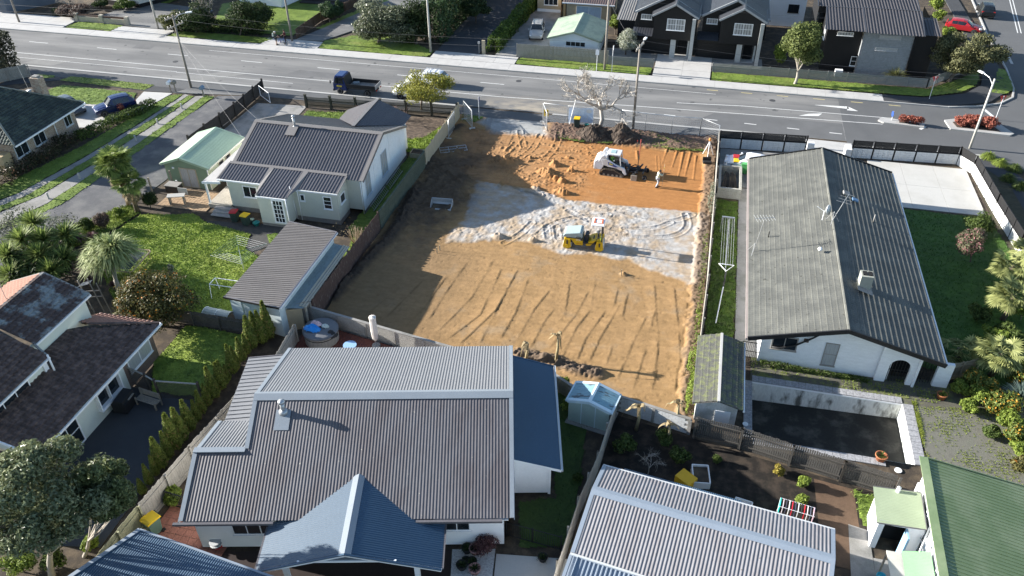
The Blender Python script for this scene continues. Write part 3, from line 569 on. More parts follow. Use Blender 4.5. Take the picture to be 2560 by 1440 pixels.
    i = np.arange(nx*ny).reshape(ny,nx);ok = inside[:-1,:-1] & inside[1:,1:]
    f = np.stack([i[:-1,:-1][ok],i[:-1,1:][ok],i[1:,1:][ok],i[1:,:-1][ok]],1)
    v = np.stack([x,y,np.maximum(h,.01)],-1).reshape(-1,3)
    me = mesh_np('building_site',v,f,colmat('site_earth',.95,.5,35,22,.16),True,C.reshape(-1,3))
    tag(link('building_site',me),'cleared building site of graded sand, gravel and wheel tracks','building site',None,'structure')
    return x,y,h
SX,SY,SH = site()
def site_z(px_,py_):
    j = int(np.clip((px_-SX[0,0])/(SX[0,1]-SX[0,0]),0,SX.shape[1]-1));i = int(np.clip((py_-SY[0,0])/(SY[1,0]-SY[0,0]),0,SY.shape[0]-1));return float(SH[i,j])
turf('grass',px((1372,330),(1440,350),(1447,330),(1540,326),(1600,332),(1790,362),(1785,385),(1700,380),(1600,365),(1440,358),(1375,345)),.16,'patchy verge grass behind the wire site fence',tuft=70,th=.12,res=.1,rough_edge=.4,dry=.5,c2=(.11,.15,.03))
turf('grass',[(-23.6,73.6),(-23.6,75.4),(-21.2,75.4),(-21.9,73.9)],.06,'grass scrap by the open site gate panel',tuft=90,th=.14)
turf('grass',[(1.95,38.5),(2.4,38.5),(2.4,58),(2.0,57)],.2,'weedy green strip along the right site fence',tuft=160,th=.22,amp=.15,res=.08,c2=(.17,.23,.03))
def joint_weeds(name,label,poly,n,pitch,ang,c1,c2,hmax=.12):
    xs = [p[0] for p in poly];ys = [p[1] for p in poly];x = RNG.uniform(min(xs),max(xs),n*3);y = RNG.uniform(min(ys),max(ys),n*3);c,s = math.cos(ang),math.sin(ang);u,v = x*c+y*s,-x*s+y*c;k = RNG.random(len(x)) < .5
    u = np.where(k,np.round(u/pitch)*pitch,u);v = np.where(k,v,np.round(v/pitch)*pitch);x,y = u*c-v*s,u*s+v*c;ok = inpoly(x,y,poly) & (fbm(x*1.1,y*1.1,3,77)+RNG.normal(0,.14,len(x)) > .56);x,y = x[ok][:n],y[ok][:n];m = len(x)
    b = np.c_[x,y,np.full(m,.01)];V_ = [];
    for q in range(4): a = RNG.uniform(0,6.28,m);h = RNG.uniform(.3,1,m)*hmax;w_ = .016;V_.append(np.stack([b+np.c_[np.cos(a)*w_,np.sin(a)*w_,np.zeros(m)],b-np.c_[np.cos(a)*w_,np.sin(a)*w_,np.zeros(m)],b+np.c_[RNG.normal(0,.06,(m,2)),h]],1))
    V_ = np.concatenate(V_).reshape(-1,3);C_ = np.repeat(np.array(c1)+(np.array(c2)-np.array(c1))*RNG.random((len(V_)//3,1)),3,0);tag(link(name,mesh_np(name,V_,np.arange(len(V_)).reshape(-1,3),colmat('turf'),False,C_)),label,'weeds',None,'stuff')
joint_weeds('weeds','grass weeds sprouting from the joints of the brick paving',[(15.7,40.6),(21,41.5),(21.5,36),(23,31.5),(14.6,32.8),(15.75,35.5)],3600,.23,.1,(.11,.14,.03),(.22,.26,.05),.07);joint_weeds('weeds','sparse weeds in the shaded paving under the white gable',[(5.8,41.1),(17,41.1),(19,43.1),(5.8,42.6)],900,.23,0,(.12,.16,.03),(.25,.3,.06))
joint_weeds('weeds','moss line along the right pool coping',[(15.6,35.6),(15.85,35.6),(15.85,41),(15.6,41)],900,.08,0,(.13,.17,.03),(.26,.3,.05),.08)
# ================================================================== BUILDING HELPERS
def _ray(u,v): return CF+CR*((u-1280)/FPX)+CU*((720-v)/FPX)
def RX(u,v,x): d = _ray(u,v);t = x/d.x;return V((x,d.y*t,CAM_H+d.z*t))
def RY(u,v,y): d = _ray(u,v);t = y/d.y;return V((d.x*t,y,CAM_H+d.z*t))
WC = {}
def wthing(name,label,cat,loc,group=None,frame=None):
    """a thing whose parts are given in site coordinates (or in a turned frame); the empty sits at its base"""
    o = thing(name,label,cat,(loc[0],loc[1],loc[2] if len(loc) > 2 else 0),0,group)
    WC[o.name] = Matrix.Translation(-o.location)@(frame or Matrix.Identity(4));return o
_link0 = link
def link(name,data,parent=None,loc=None,rz=None,M=None):
    o = _link0(name,data,parent,loc,rz,M)
    if parent is not None and parent.name in WC: o.matrix_parent_inverse = WC[parent.name]
    return o
RotZ = lambda a: Matrix.Rotation(a,4,'Z')
M_white = mat('white_paint',(.78,.79,.80),.45,.06)
M_cream = mat('cream_weatherboard',(.50,.51,.44),.6,.08,.8,10)
M_whitewall = mat('white_wall',(.80,.81,.82),.6,.07,.6,8)
M_roofd = mat('grey_coloursteel',(.105,.10,.107),.45,.16,.7,6,spec=.4,stretch=(2,.5,1))
M_roofs = mat('silver_corrugate',(.42,.43,.45),.42,.14,.4,5,spec=.5,metal=.25,col2=(.34,.345,.36))
M_capb = mat('blue_grey_flashing',(.22,.26,.31),.4,.1,.8,8,spec=.5)
M_dark = mat('dark_void',(.012,.012,.013),.9,.2)
M_wood = mat('weathered_timber',(.27,.235,.19),.9,.3,2.5,12,.2,20,stretch=(3,3,.6))
M_woodd = mat('dark_stained_timber',(.045,.04,.037),.85,.35,2,14,.2,20)
M_black = mat('black_steel',(.014,.014,.015),.5,.25,spec=.4)
M_galv = mat('galvanised_steel',(.42,.43,.44),.4,.12,spec=.5,metal=.6)
M_pvc = mat('white_pvc',(.7,.7,.69),.4,.05)
def rake(mb,pts,w=.16,h=.16):
    for a,b in zip(pts[:-1],pts[1:]): mb.bar(a,b,w,h)
    return mb
def gable_roof(parent,x0,x1,y0,y1,ze,zr,axis,m,ridge=None,pitch=.13,amp=.02,prof='corr',cap=None,ze2=None,capw=.28,fascia=None,barge=True,gut=True,name='roof'):
    """two ribbed slopes, ridge cap, barge caps and gutters; axis is the ridge direction"""
    cap = cap or m;fascia = fascia or M_white;ze2 = ze if ze2 is None else ze2;b = MB()
    if axis == 'x':
        r = (y0+y1)/2 if ridge is None else ridge;L = x1-x0
        a = V((0,r-y0,zr-ze));c = V((0,r-y1,zr-ze2))
        sheet(b,(x0,y0,ze),(1,0,0),a,[(0,0),(L,0),(L,a.length),(0,a.length)],pitch,amp,prof)
        sheet(b,(x1,y1,ze2),(-1,0,0),c,[(0,0),(L,0),(L,c.length),(0,c.length)],pitch,amp,prof)
        A,B = V((x0,r,zr)),V((x1,r,zr));e = [(V((x0,y0,ze)),V((x1,y0,ze))),(V((x0,y1,ze2)),V((x1,y1,ze2)))]
        ends = [(V((x0,y0,ze)),V((x0,r,zr)),V((x0,y1,ze2))),(V((x1,y0,ze)),V((x1,r,zr)),V((x1,y1,ze2)))];sides = [a.normalized()*-1,c.normalized()*-1]
    else:
        r = (x0+x1)/2 if ridge is None else ridge;L = y1-y0
        a = V((r-x0,0,zr-ze));c = V((r-x1,0,zr-ze2))
        sheet(b,(x0,y1,ze),(0,-1,0),a,[(0,0),(L,0),(L,a.length),(0,a.length)],pitch,amp,prof)
        sheet(b,(x1,y0,ze2),(0,1,0),c,[(0,0),(L,0),(L,c.length),(0,c.length)],pitch,amp,prof)
        A,B = V((r,y0,zr)),V((r,y1,zr));e = [(V((x0,y0,ze)),V((x0,y1,ze))),(V((x1,y0,ze2)),V((x1,y1,ze2)))]
        ends = [(V((x0,y0,ze)),V((r,y0,zr)),V((x1,y0,ze2))),(V((x0,y1,ze)),V((r,y1,zr)),V((x1,y1,ze2)))];sides = [a.normalized()*-1,c.normalized()*-1]
    ro = b.obj(name,m,parent)
    k = MB();up = V((0,0,amp+.018))
    for s in sides: k.quad(A+up,B+up,B+s*capw+up*.9,A+s*capw+up*.9)
    k.obj('ridge_cap',cap,ro)
    if barge:
        for p in ends:
            q = MB()
            for u_,v_,sd in ((p[0],p[1],0),(p[1],p[2],1)):
                d = (v_-u_).normalized();n = (d.cross(B-A)).normalized();n = n if n.z > 0 else -n
                ins = (B-A).normalized()*.2*(1 if p[1] == A else -1)
                q.quad(u_+n*(amp+.012),u_+ins+n*(amp+.012),v_+ins+n*(amp+.012),v_+n*(amp+.012));q.bar(u_-n*.08,v_-n*.08,.03,.2)
            q.obj('barge_cap',cap,ro)
    if gut:
        for (p,q2),s in zip(e,sides):
            o = V((s.x,s.y,0)).normalized()*.05
            MB().bar(p+o-V((0,0,.07)),q2+o-V((0,0,.07)),.11,.12).obj('gutter',fascia,ro)
    return ro
def skillion(parent,quad,m,pitch=.13,amp=.02,prof='corr',name='roof',cap=None,edge=.12,along=None):
    """single slope over four corners (low-left, low-right, high-right, high-left) walking the eave"""
    a,b_,c,d = [V(p) for p in quad];es = (b_-a).normalized();et = ((d-a)-es*(d-a).dot(es)).normalized()
    poly = [((p-a).dot(es),(p-a).dot(et)) for p in (a,b_,c,d)]
    ro = sheet(MB(),a,es,et,poly,pitch,amp,prof).obj(name,m,parent)
    if cap:
        k = MB();n = es.cross(et)*(amp*.4)
        for p,q in ((a,d),(b_,c),(d,c)): k.bar(p+n,q+n,edge,.05)
        k.obj('edge_flashing',cap,ro)
    return ro
def tile_mesh(name,w,c,waves,amp,lift,m,seg=4,lap=.03,bead=0):
    b = MB();n = waves*seg;rows = []
    f = lambda i: amp*(.5-.5*math.cos(2*math.pi*i/seg))
    vs = []
    for i in range(n+1): s = w*i/n;vs += [(s,0,f(i)-.01),(s,0,f(i)+lift),(s,.05,f(i)+lift+bead),(s,.13,f(i)+lift*.72),(s,c+lap,f(i))]
    fs = []
    for i in range(n): a = i*5;fs += [(a+j,a+5+j,a+6+j,a+1+j) for j in range(4)]
    return b.add(vs,fs).mesh(name,m)
def tiles(roof,O,es,et,poly,c,w,me,keep=300,stuffname='tiles',stagger=False):
    O,es,et = V(O),V(es).normalized(),V(et).normalized();n = es.cross(et);out = []
    s0 = min(p[0] for p in poly);s1 = max(p[0] for p in poly);t1 = max(p[1] for p in poly)
    PX_ = np.array(poly);j = 0
    while j*c < t1:
        s = s0+(w/2 if stagger and j % 2 else 0)
        while s < s1:
            cx,cy = np.array([s+w/2]),np.array([j*c+c/2])
            if inpoly(cx,cy,poly)[0]: out.append((s,j*c))
            s += w
        j += 1
    base = Matrix(((es.x,et.x,n.x,0),(es.y,et.y,n.y,0),(es.z,et.z,n.z,0),(0,0,0,1)))
    return [(base,O+es*s+et*t+n*.01) for s,t in out]
def lay_tiles(roof,lst,me,keep=300,m=None):
    """the tiles that show largest become parts, the rest one mass of tiles"""
    cp = V((0,0,CAM_H));lst.sort(key=lambda q: (q[1]-cp).length)
    for base,p in lst[:keep]:
        M = base.copy();M.translation = p;link('tile',me,roof,M=M)
    rest = lst[keep:]
    if rest:
        v0 = np.array([v.co[:] for v in me.vertices]);f0 = np.array([p.vertices[:] for p in me.polygons]);VV = [];FF = []
        for i,(base,p) in enumerate(rest):
            b3 = np.array(base.to_3x3());VV.append(v0@b3.T+np.array(p));FF.append(f0+i*len(v0))
        o = link('tiles',mesh_np('tiles',np.concatenate(VV),np.concatenate(FF),me.materials[0]),roof);o['kind'] = 'stuff'
def box_walls(parent,pts,z0,z1,m,style='plain',name='wall',closed=True):
    """walls round a footprint (clockwise seen from above => outside to the right when walking reversed)"""
    a = sum(pts[i][0]*pts[(i+1) % len(pts)][1]-pts[(i+1) % len(pts)][0]*pts[i][1] for i in range(len(pts)))
    if a < 0: pts = pts[::-1]
    b = MB()
    for i in range(len(pts) if closed else len(pts)-1):
        (boards if style == 'boards' else plain)(b,pts[i],pts[(i+1) % len(pts)],z0,z1)
    return b.obj(name,m,parent)
def flue(parent,p,h,r=.1,m=None,cowl=True):
    b = MB().cyl(p,(p[0],p[1],p[2]+h),r,r,12)
    if cowl: b.lathe([(r*.9,0),(r*1.5,.03),(r*1.5,.16),(r*.5,.24)],(p[0],p[1],p[2]+h),12)
    b.lathe([(r*2.2,-.08),(r*1.8,.1),(r*1.05,.2)],p,12)
    return b.obj('flue',m or M_galv,parent,True)
def pipe(parent,pts,r=.04,m=None,name='downpipe'): return MB().tube(pts,r,8).obj(name,m or M_white,parent,True)
# ================================================================== WHITE HOUSE with grey ribbed roof
h = wthing('cottage','white weatherboard cottage with charcoal ribbed metal roof beside the site','house',(-32,58))
ze,zr,yr = 3.28,5.2,59.55
rm = MB();a = V((0,yr-54.3,zr-ze));c = V((0,yr-65.2,zr-ze))
sheet(rm,(-38.1,54.3,ze),(1,0,0),a,[(0,.45),(10.6,.45),(10.6,0),(12.15,0),(12.15,a.length),(0,a.length)] if False else [(10.55,0),(12.15,0),(12.15,a.length),(10.55,a.length)],.27,.045,'trap')
sheet(rm,(-38.1,54.3,ze),(1,0,0),a,[(0,.42),(10.55,.42),(10.55,a.length),(0,a.length)],.27,.045,'trap')
sheet(rm,(-25.95,65.2,ze),(-1,0,0),c,[(0,0),(12.15,0),(12.15,c.length),(0,c.length)],.27,.035,'rib')
roof = rm.obj('roof',M_roofd,h)
k = MB();rc = mat('taupe_flashing',(.17,.16,.155),.45,.08)
k.quad((-38.1,yr,zr+.07),(-25.95,yr,zr+.07),(-25.95,yr-.3,zr-.03),(-38.1,yr-.3,zr-.03));k.quad((-25.95,yr,zr+.07),(-38.1,yr,zr+.07),(-38.1,yr+.3,zr-.03),(-25.95,yr+.3,zr-.03));k.obj('ridge_cap',rc,roof)
for x,s in ((-38.1,1),(-25.95,-1)):
    k = MB();un = V((0,-.343,.939))*.06
    for p,q in ((V((x,54.3 if s < 0 else 54.75,ze if s < 0 else ze+.16)),V((x,yr,zr))),(V((x,65.2,ze)),V((x,yr,zr)))):
        n = V((0,-.343,.939)) if p.y < yr else V((0,.343,.939))
        k.quad(p+n*.06,p+n*.06+V((s*.32,0,0)),q+n*.06+V((s*.32,0,0)),q+n*.06);k.bar(p-n*.05,q-n*.05,.04,.2)
    k.obj('barge_cap',rc,roof)
MB().quad((-38.3,54.55,3.47),(-27.5,54.55,3.47),(-27.5,54.82,3.56),(-38.3,54.82,3.56)).obj('apron_flashing',rc,roof)
for q in (((-38.45,52.6,2.98),(-34.15,52.6,2.98),(-34.15,54.65,3.44),(-38.3,54.65,3.44)),((-34.1,51.0,2.80),(-31.35,51.0,2.80),(-31.35,54.65,3.445),(-34.1,54.65,3.445)),((-31.3,52.45,2.96),(-27.5,52.45,2.96),(-27.5,54.65,3.44),(-31.3,54.65,3.44))):
    skillion(h,q,M_roofd,.27,.045,'trap','lean_to_roof',rc)
    a_,b_ = V(q[0]),V(q[1]);MB().bar(a_+V((0,-.05,-.07)),b_+V((0,-.05,-.07)),.1,.12).obj('gutter',M_white,h)
MB().quad((-34.5,52.7,3.03),(-34.1,51.05,2.87),(-34.1,54.6,3.5),(-34.5,54.6,3.5)).obj('valley_flashing',rc,roof)
MB().quad((-31.38,51.05,2.87),(-30.9,52.5,3.03),(-30.9,54.6,3.5),(-31.38,54.6,3.5)).obj('valley_flashing',rc,roof)
fb = MB();a = V((3.25,0,1.4))
sheet(fb,(-32.75,67.3,3.3),(0,-1,0),a,[(0,0),(2.1,0),(6.0,a.length),(0,a.length)],.27,.035,'rib')
a2 = V((-3.25,0,1.4));sheet(fb,(-26.25,61.3,3.3),(0,1,0),a2,[(3.9,0),(6.0,0),(6.0,a2.length),(0,a2.length)],.27,.035,'rib')
bay = fb.obj('bay_roof',M_roofd,h)
k = MB().bar((-29.5,61.2,4.74),(-29.5,67.3,4.74),.3,.05);k.obj('ridge_cap',rc,bay)
b = MB();boards(b,(-26.8,67),(-32.2,67),.0,3.35,None,.17,.014,(.5,4.5));boards(b,(-26.8,65),(-26.8,67),0,3.3);boards(b,(-32.2,67),(-32.2,65),0,3.3);b.obj('bay_wall',M_whitewall,h)
b = MB();plain(b,(-26.2,54.45),(-26.2,64.95),.35,3.28,None,(.485,5.15));b.obj('gable_wall',mat('white_sheet_wall',(.76,.79,.81),.6,.12,1.2,6,col2=(.68,.72,.75),thr=(.55,.75)),h)
for y in (57.2,61.0): MB().bx(-26.2,-26.17,y-.03,y+.03,.4,3.9 if y < 58 else 4.6).obj('cover_strip',M_whitewall,h)
b = MB();boards(b,(-37.9,65),(-37.9,54.5),.4,3.3,None,.17,.014,(.5,5.1));b.obj('gable_wall',M_whitewall,h)
b = MB();boards(b,(-26.2,64.95),(-37.9,64.95),.35,3.35);b.obj('front_wall',M_whitewall,h)
b = MB();boards(b,(-37.6,52.65),(-34.0,52.65),.45,3.0);boards(b,(-37.6,54.5),(-37.6,52.65),.45,3.05)
boards(b,(-33.95,50.95),(-31.45,50.95),.3,2.8);boards(b,(-33.95,52.65),(-33.95,50.95),.3,2.9);boards(b,(-31.45,50.95),(-31.45,52.4),.3,2.9)
boards(b,(-31.45,52.4),(-27.55,52.4),.45,2.97);boards(b,(-27.55,52.4),(-27.55,54.45),.45,2.97,3.4);boards(b,(-27.55,54.45),(-26.2,54.45),.45,3.28)
b.obj('back_wall',M_cream,h)
b = MB()
for p,q in (((-37.6,52.66),(-34,52.66)),((-33.95,50.97),(-31.45,50.97)),((-31.45,52.42),(-27.55,52.42)),((-27.55,52.42),(-27.55,54.4)),((-26.21,54.46),(-26.21,65))): plain(b,p,q,0,.5)
b.obj('base_boards',mat('grey_base',(.19,.18,.165),.9,.25,2,14),h)
window(h,(-37.6,52.65),(-34,52.65),2.0,1.2,.95,1.55,(2,1));window(h,(-31.45,52.4),(-27.55,52.4),.78,.3,.5,2.0,(1,1));window(h,(-31.45,52.4),(-27.55,52.4),3.0,.62,1.05,1.5,(1,3));window(h,(-27.55,52.4),(-27.55,54.45),.95,.8,.7,1.75,(1,1))
window(h,(-26.2,54.45),(-26.2,64.95),1.25,1.0,1.9,1.3,(2,2),mat('grey_frame',(.45,.50,.55),.5,.1),.06,CURT());window(h,(-26.2,54.45),(-26.2,64.95),5.1,1.25,2.1,1.25,(3,1),MATS['grey_frame'],.06,CURT())
dr = window(h,(-33.95,50.95),(-31.45,50.95),1.75,.8,2.0,.55,(3,5),None,.12,None,'french_door',.05,False)
MB().box((-32.65,50.9,2.35),(.14,.1,.1)).obj('wall_light',M_white,h)
pipe(h,[(-31.4,50.9,2.8),(-31.4,50.9,.1)]);pipe(h,[(-31.32,52.3,3.0),(-31.0,52.3,2.8),(-31.0,52.3,.1)]);pipe(h,[(-31.55,52.2,3.3),(-31.35,52.2,.2)],.03);pipe(h,[(-26.25,54.35,3.2),(-26.25,54.35,.1)],.035)
flue(h,(-34.1,59.2,5.05),.95,.1)
MB().quad((-34.6,58.1,4.83),(-33.7,58.1,4.83),(-33.7,59.3,5.28),(-34.6,59.3,5.28)).obj('flue_flashing',rc,roof)
skillion(h,((-39.85,59.2,2.62),(-39.85,52.4,2.62),(-38.15,52.4,2.85),(-38.15,59.2,2.85)),mat('pale_sheet',(.36,.35,.34),.5,.12),.2,.02,'rib','veranda_roof')
MB().bar((-39.85,52.35,2.55),(-38.1,52.35,2.75),.05,.2).obj('veranda_fascia',M_white,h)
MB().bx(-39.72,-39.58,52.45,52.6,.5,2.55).bx(-39.72,-39.58,55.5,55.65,.5,2.6).obj('veranda_post',M_white,h)
dk = MB().bx(-39.8,-37.65,52.4,59,.1,.48).obj('veranda_deck',mat('deck_grey',(.36,.33,.28),.8,.2),h)
for i in range(10): MB().bx(-39.8+i*.215,-39.8+i*.215+.205,52.35,59,.482,.51).obj('board',MATS['deck_grey'],dk)
st = MB()
for i in range(3): st.bx(-39.0,-37.1,51.95-.35*i,52.36-.35*i,.06,.42-.13*i)
st.obj('steps',mat('step_boards',(.30,.29,.28),.85,.2,3,12,stretch=(1,6,1)),h)
# ================================================================== GREEN SHED
s = wthing('garage','green sheet-metal garage with pale green gable roof by the gravel drive','garage',(-43.4,58.5))
gm = mat('pale_green_roof',(.34,.45,.33),.45,.1,.6,6,spec=.4);gw = mat('green_weatherboard',(.20,.27,.185),.6,.12)
gable_roof(s,-45.75,-40.95,55.15,61.6,2.25,3.0,'y',gm,-43.7,.2,.018,'rib',None,None,.25,mat('cream_gutter',(.55,.55,.46),.5,.1))
b = MB();boards(b,(-45.5,55.35),(-41.25,55.35),.0,2.25,None,.16,.012,(.47,2.95));b.obj('front_wall',gw,s)
b = MB();boards(b,(-41.25,55.35),(-41.25,61.4),0,2.2);b.obj('side_wall',mat('pale_green_wall',(.42,.46,.34),.6,.1),s);b = MB();boards(b,(-45.5,61.4),(-45.5,55.35),0,2.2);boards(b,(-41.25,61.4),(-45.5,61.4),0,2.25,None,.16,.012,(.5,2.95));b.obj('side_wall',gw,s)
window(s,(-45.5,55.35),(-41.25,55.35),2.25,1.5,1.75,.12,(2,1),mat('raw_door_frame',(.42,.36,.27),.8,.2),.1,mat('sheer_curtain',(.42,.41,.40),.6,.4,3,8,stretch=(5,5,.4)),'double_door',.06,False)
for c in (2.2,3.4): window(s,(-41.25,55.35),(-41.25,61.4),c,.7,.6,1.2,(1,1),MATS['raw_door_frame'])
MB().box((-44.6,55.25,1.9),(.16,.12,.14)).box((-44.65,55.25,.55),(.14,.1,.14)).obj('wall_fitting',M_white,s)
pipe(s,[(-41.05,55.1,2.15),(-41.15,55.2,1.9),(-41.15,55.2,.1)])
# ================================================================== GREY GARDEN SHED with lean-to
s = wthing('long_shed','long shed with grey ribbed skillion roof and translucent lean-to','shed',(-27.7,43))
skillion(s,((-29.95,48.45,2.4),(-29.95,38.45,2.4),(-25.3,37.65,2.85),(-25.3,47.2,2.85)),mat('taupe_roof',(.125,.117,.113),.45,.18,.7,6,spec=.4,stretch=(.5,2,1)),.225,.045,'batten','roof',M_roofd)
box_walls(s,[(-29.75,38.7),(-25.55,37.95),(-25.55,47.0),(-29.75,48.1)],0,2.4,mat('pale_blue_sheet',(.50,.58,.60),.6,.1))
MB().bar((-30.0,38.4,2.36),(-25.3,37.6,2.8),.05,.14).obj('fascia',M_black,s);MB().quad((-29.75,38.69,2.35),(-25.55,37.94,2.35),(-25.55,37.94,2.8),(-29.75,38.69,2.38)).quad((-25.54,37.95,2.35),(-25.54,47.0,2.35),(-25.54,47.0,2.82),(-25.54,37.95,2.82)).obj('upper_wall',MATS['pale_blue_sheet'],s);MB().bar((-25.24,37.65,2.8),(-25.24,47.2,2.8),.1,.1).obj('gutter',M_white,s)
for x in (-28.6,-27.4): MB().bx(x-.02,x+.02,38.26,38.42,.1,2.4).obj('cover_strip',MATS['pale_blue_sheet'],s)
skillion(s,((-24.45,39.2,1.75),(-24.45,47.0,1.75),(-25.6,46.9,2.02),(-25.6,38.6,2.02)),mat('clear_plastic_roof',(.20,.26,.28),.2,.25,1.5,8,spec=.6,stretch=(1,.4,1)),.16,.02,'rib','lean_to_roof')
for i,(x,z) in enumerate(((-24.75,1.86),(-24.55,1.83),(-24.38,1.8))): MB().bar((x,39.3,z),(x,47.0,z),.13,.06).obj('rafter',mat('cream_timber',(.50,.45,.36),.7,.2),s)
for y in (39.4,43,46.8): MB().bx(-24.5,-24.4,y,y+.1,0,1.75).obj('post',MATS['cream_timber'],s)
box_walls(s,[(-25.72,38.6),(-24.6,39.1),(-24.6,39.2),(-25.72,38.7)],0,1.8,mat('ply_panel',(.36,.30,.2),.85,.25),name='end_panel')
# ================================================================== FRONT GREY HOUSE (turned to face the viewer)
FR = RotZ(HEAD)
h = wthing('villa','white villa with large grey corrugated roof and blue-grey porch gable','house',FHp(-7,32),None,FR)
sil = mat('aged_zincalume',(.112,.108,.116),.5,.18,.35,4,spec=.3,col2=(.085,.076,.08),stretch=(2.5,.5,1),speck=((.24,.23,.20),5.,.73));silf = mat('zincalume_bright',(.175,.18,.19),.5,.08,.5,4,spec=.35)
blu = mat('blue_grey_steel',(.04,.08,.13),.4,.1,.5,5,spec=.4)
ze,zr,yr = 2.8,5.2,31.9
b = MB();a = V((0,yr-25.4,zr-ze));Lh = a.length;t1 = 3.5/6.5*Lh
sheet(b,(-14.1,25.4,ze),(1,0,0),a,[(0,0),(14.1,0),(14.1,Lh),(0,Lh)],.165,.016,'corr');sheet(b,(-16.75,25.4,ze),(1,0,0),a,[(0,0),(2.65,0),(2.65,t1),(0,t1)],.165,.016,'corr')
roof = b.obj('near_roof',sil,h)
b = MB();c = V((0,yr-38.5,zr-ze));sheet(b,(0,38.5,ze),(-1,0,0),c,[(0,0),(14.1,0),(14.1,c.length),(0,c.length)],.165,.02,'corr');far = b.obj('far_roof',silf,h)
k = MB();k.quad((-14.1,yr,zr+.07),(0,yr,zr+.07),(0,yr-.38,zr-.08),(-14.1,yr-.38,zr-.08));k.quad((0,yr,zr+.07),(-14.1,yr,zr+.07),(-14.1,yr+.22,zr-.0),(0,yr+.22,zr));k.obj('ridge_cap',mat('zinc_flashing',(.22,.25,.28),.45,.08),far)
fl = MATS['zinc_flashing']
def strip(p,q,off,m=fl,par=roof,w=.22):
    p,q = V(p),V(q);d = (q-p).normalized();sd = V(off)*w;up = V((0,0,.045));MB().quad(p+up,p+sd+up,q+sd+up,q+up).bar(p-V((0,0,.1)),q-V((0,0,.1)),.04,.22).obj('barge_cap',m,par)
strip((0,25.4,ze),(0,yr,zr),(-1,0,0));strip((0,38.5,ze),(0,yr,zr),(-1,0,0));strip((-14.1,28.95,4.12),(-14.1,yr,zr),(1,0,0));strip((-14.1,38.5,ze),(-14.1,yr,zr),(1,0,0));strip((-16.75,25.4,ze),(-16.75,28.9,4.1),(1,0,0))
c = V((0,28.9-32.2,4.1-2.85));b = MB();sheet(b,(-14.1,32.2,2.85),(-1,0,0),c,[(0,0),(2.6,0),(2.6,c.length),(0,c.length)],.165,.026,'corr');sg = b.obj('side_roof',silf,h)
MB().bar((-16.75,28.9,4.13),(-14.05,28.9,4.13),.34,.05).obj('ridge_cap',fl,sg);strip((-16.7,32.2,2.85),(-16.7,28.9,4.1),(1,0,0),fl,sg)
skillion(h,((-16.5,37.9,2.55),(-16.5,32.3,2.55),(-14.1,32.3,2.8),(-14.1,37.9,2.8)),silf,.33,.05,'batten','deck_roof',M_roofd,.06)
for y in (32.6,35.2,37.7): MB().bx(-16.4,-16.3,y-.05,y+.05,0,2.55).obj('post',M_white,h)
skillion(h,((2.5,28.8,2.42),(2.5,37.0,2.42),(-.02,37.0,3.3),(-.02,28.8,3.3)),blu,.085,.016,'corr','wing_roof',blu,.08)
MB().bar((2.58,28.75,2.36),(2.58,37.05,2.36),.12,.12).obj('gutter',mat('pale_gutter',(.45,.47,.48),.5,.1),h);MB().bar((0,28.77,3.2),(2.55,28.77,2.33),.04,.18).obj('fascia',M_white,h)
b = MB();plain(b,(0,29.0),(1.95,29.0),.3,3.15,2.45);plain(b,(1.95,29.0),(1.95,36.8),.3,2.45);plain(b,(1.95,36.8),(-.2,36.8),.3,2.45,3.1);plain(b,(0,25.8),(0,29),.2,2.9,4.1);b.obj('wing_wall',M_whitewall,h)
MB().bx(1.85,2.0,28.9,28.98,.3,2.4).obj('corner_board',M_white,h)
b = MB();boards(b,(-16.3,25.85),(-.55,25.85),.1,2.85,None,.16,.012);boards(b,(-16.3,31.8),(-16.3,25.85),.1,2.8,None,.16,.012,(.5,4.0));boards(b,(-.55,25.85),(-.55,38),.1,2.8,None,.16,.012,(.5,5.1));boards(b,(-.55,38),(-13.9,38),.1,2.8);boards(b,(-13.9,38),(-13.9,31.8),.1,2.8,5);b.obj('wall',mat('white_weatherboard',(.80,.81,.82),.55,.06),h)
MB().bx(-17.0,-12.0,25.2,25.34,2.66,2.80).bx(-4.9,-.6,25.2,25.34,2.66,2.80).obj('gutter',M_roofd,h)
MB().bx(-16.6,-12.2,25.42,25.86,2.58,2.64).bx(-4.0,-.3,25.42,25.86,2.58,2.64).obj('soffit',M_whitewall,h)
window(h,(-16.3,25.85),(-.55,25.85),2.95,2.1,1.0,1.2,(3,1));window(h,(-16.3,25.85),(-.55,25.85),13.35,1.25,.85,1.35,(2,1))
flue(h,(-12.35,30.9,4.85),.65,.13);MB().quad((-12.75,29.9,4.5),(-11.95,29.9,4.5),(-11.95,31.0,4.92),(-12.75,31.0,4.92)).obj('flue_flashing',fl,roof)
px0,px1,pxr,pz,pe = -12.35,-3.5,-7.95,3.62,2.33
b = MB();a = V((pxr-px0,0,pz-pe));sheet(b,(px0,27.5,pe),(0,-1,0),a,[(2.0,0),(4.6,0),(4.6,a.length),(0,a.length)],.125,.02,'corr');pl = b.obj('porch_roof',mat('sunlit_porch_steel',(.085,.12,.16),.45,.08,.5,5,spec=.4),h)  # sun-side slope: lighter steel colour stands in for the sunlight on it
b = MB();a = V((pxr-px1,0,pz-pe));sheet(b,(px1,22.9,pe),(0,1,0),a,[(0,0),(2.6,0),(4.6,a.length),(0,a.length)],.125,.02,'corr') if False else None
b = MB();a = V((pxr-px1,0,pz-pe));sheet(b,(px1,22.9,pe),(0,1,0),a,[(0,0),(2.6,0),(4.6,a.length),(0,a.length)],.125,.02,'corr');b.obj('porch_roof',blu,h)  # shaded slope of the same gable, kept in the darker blue
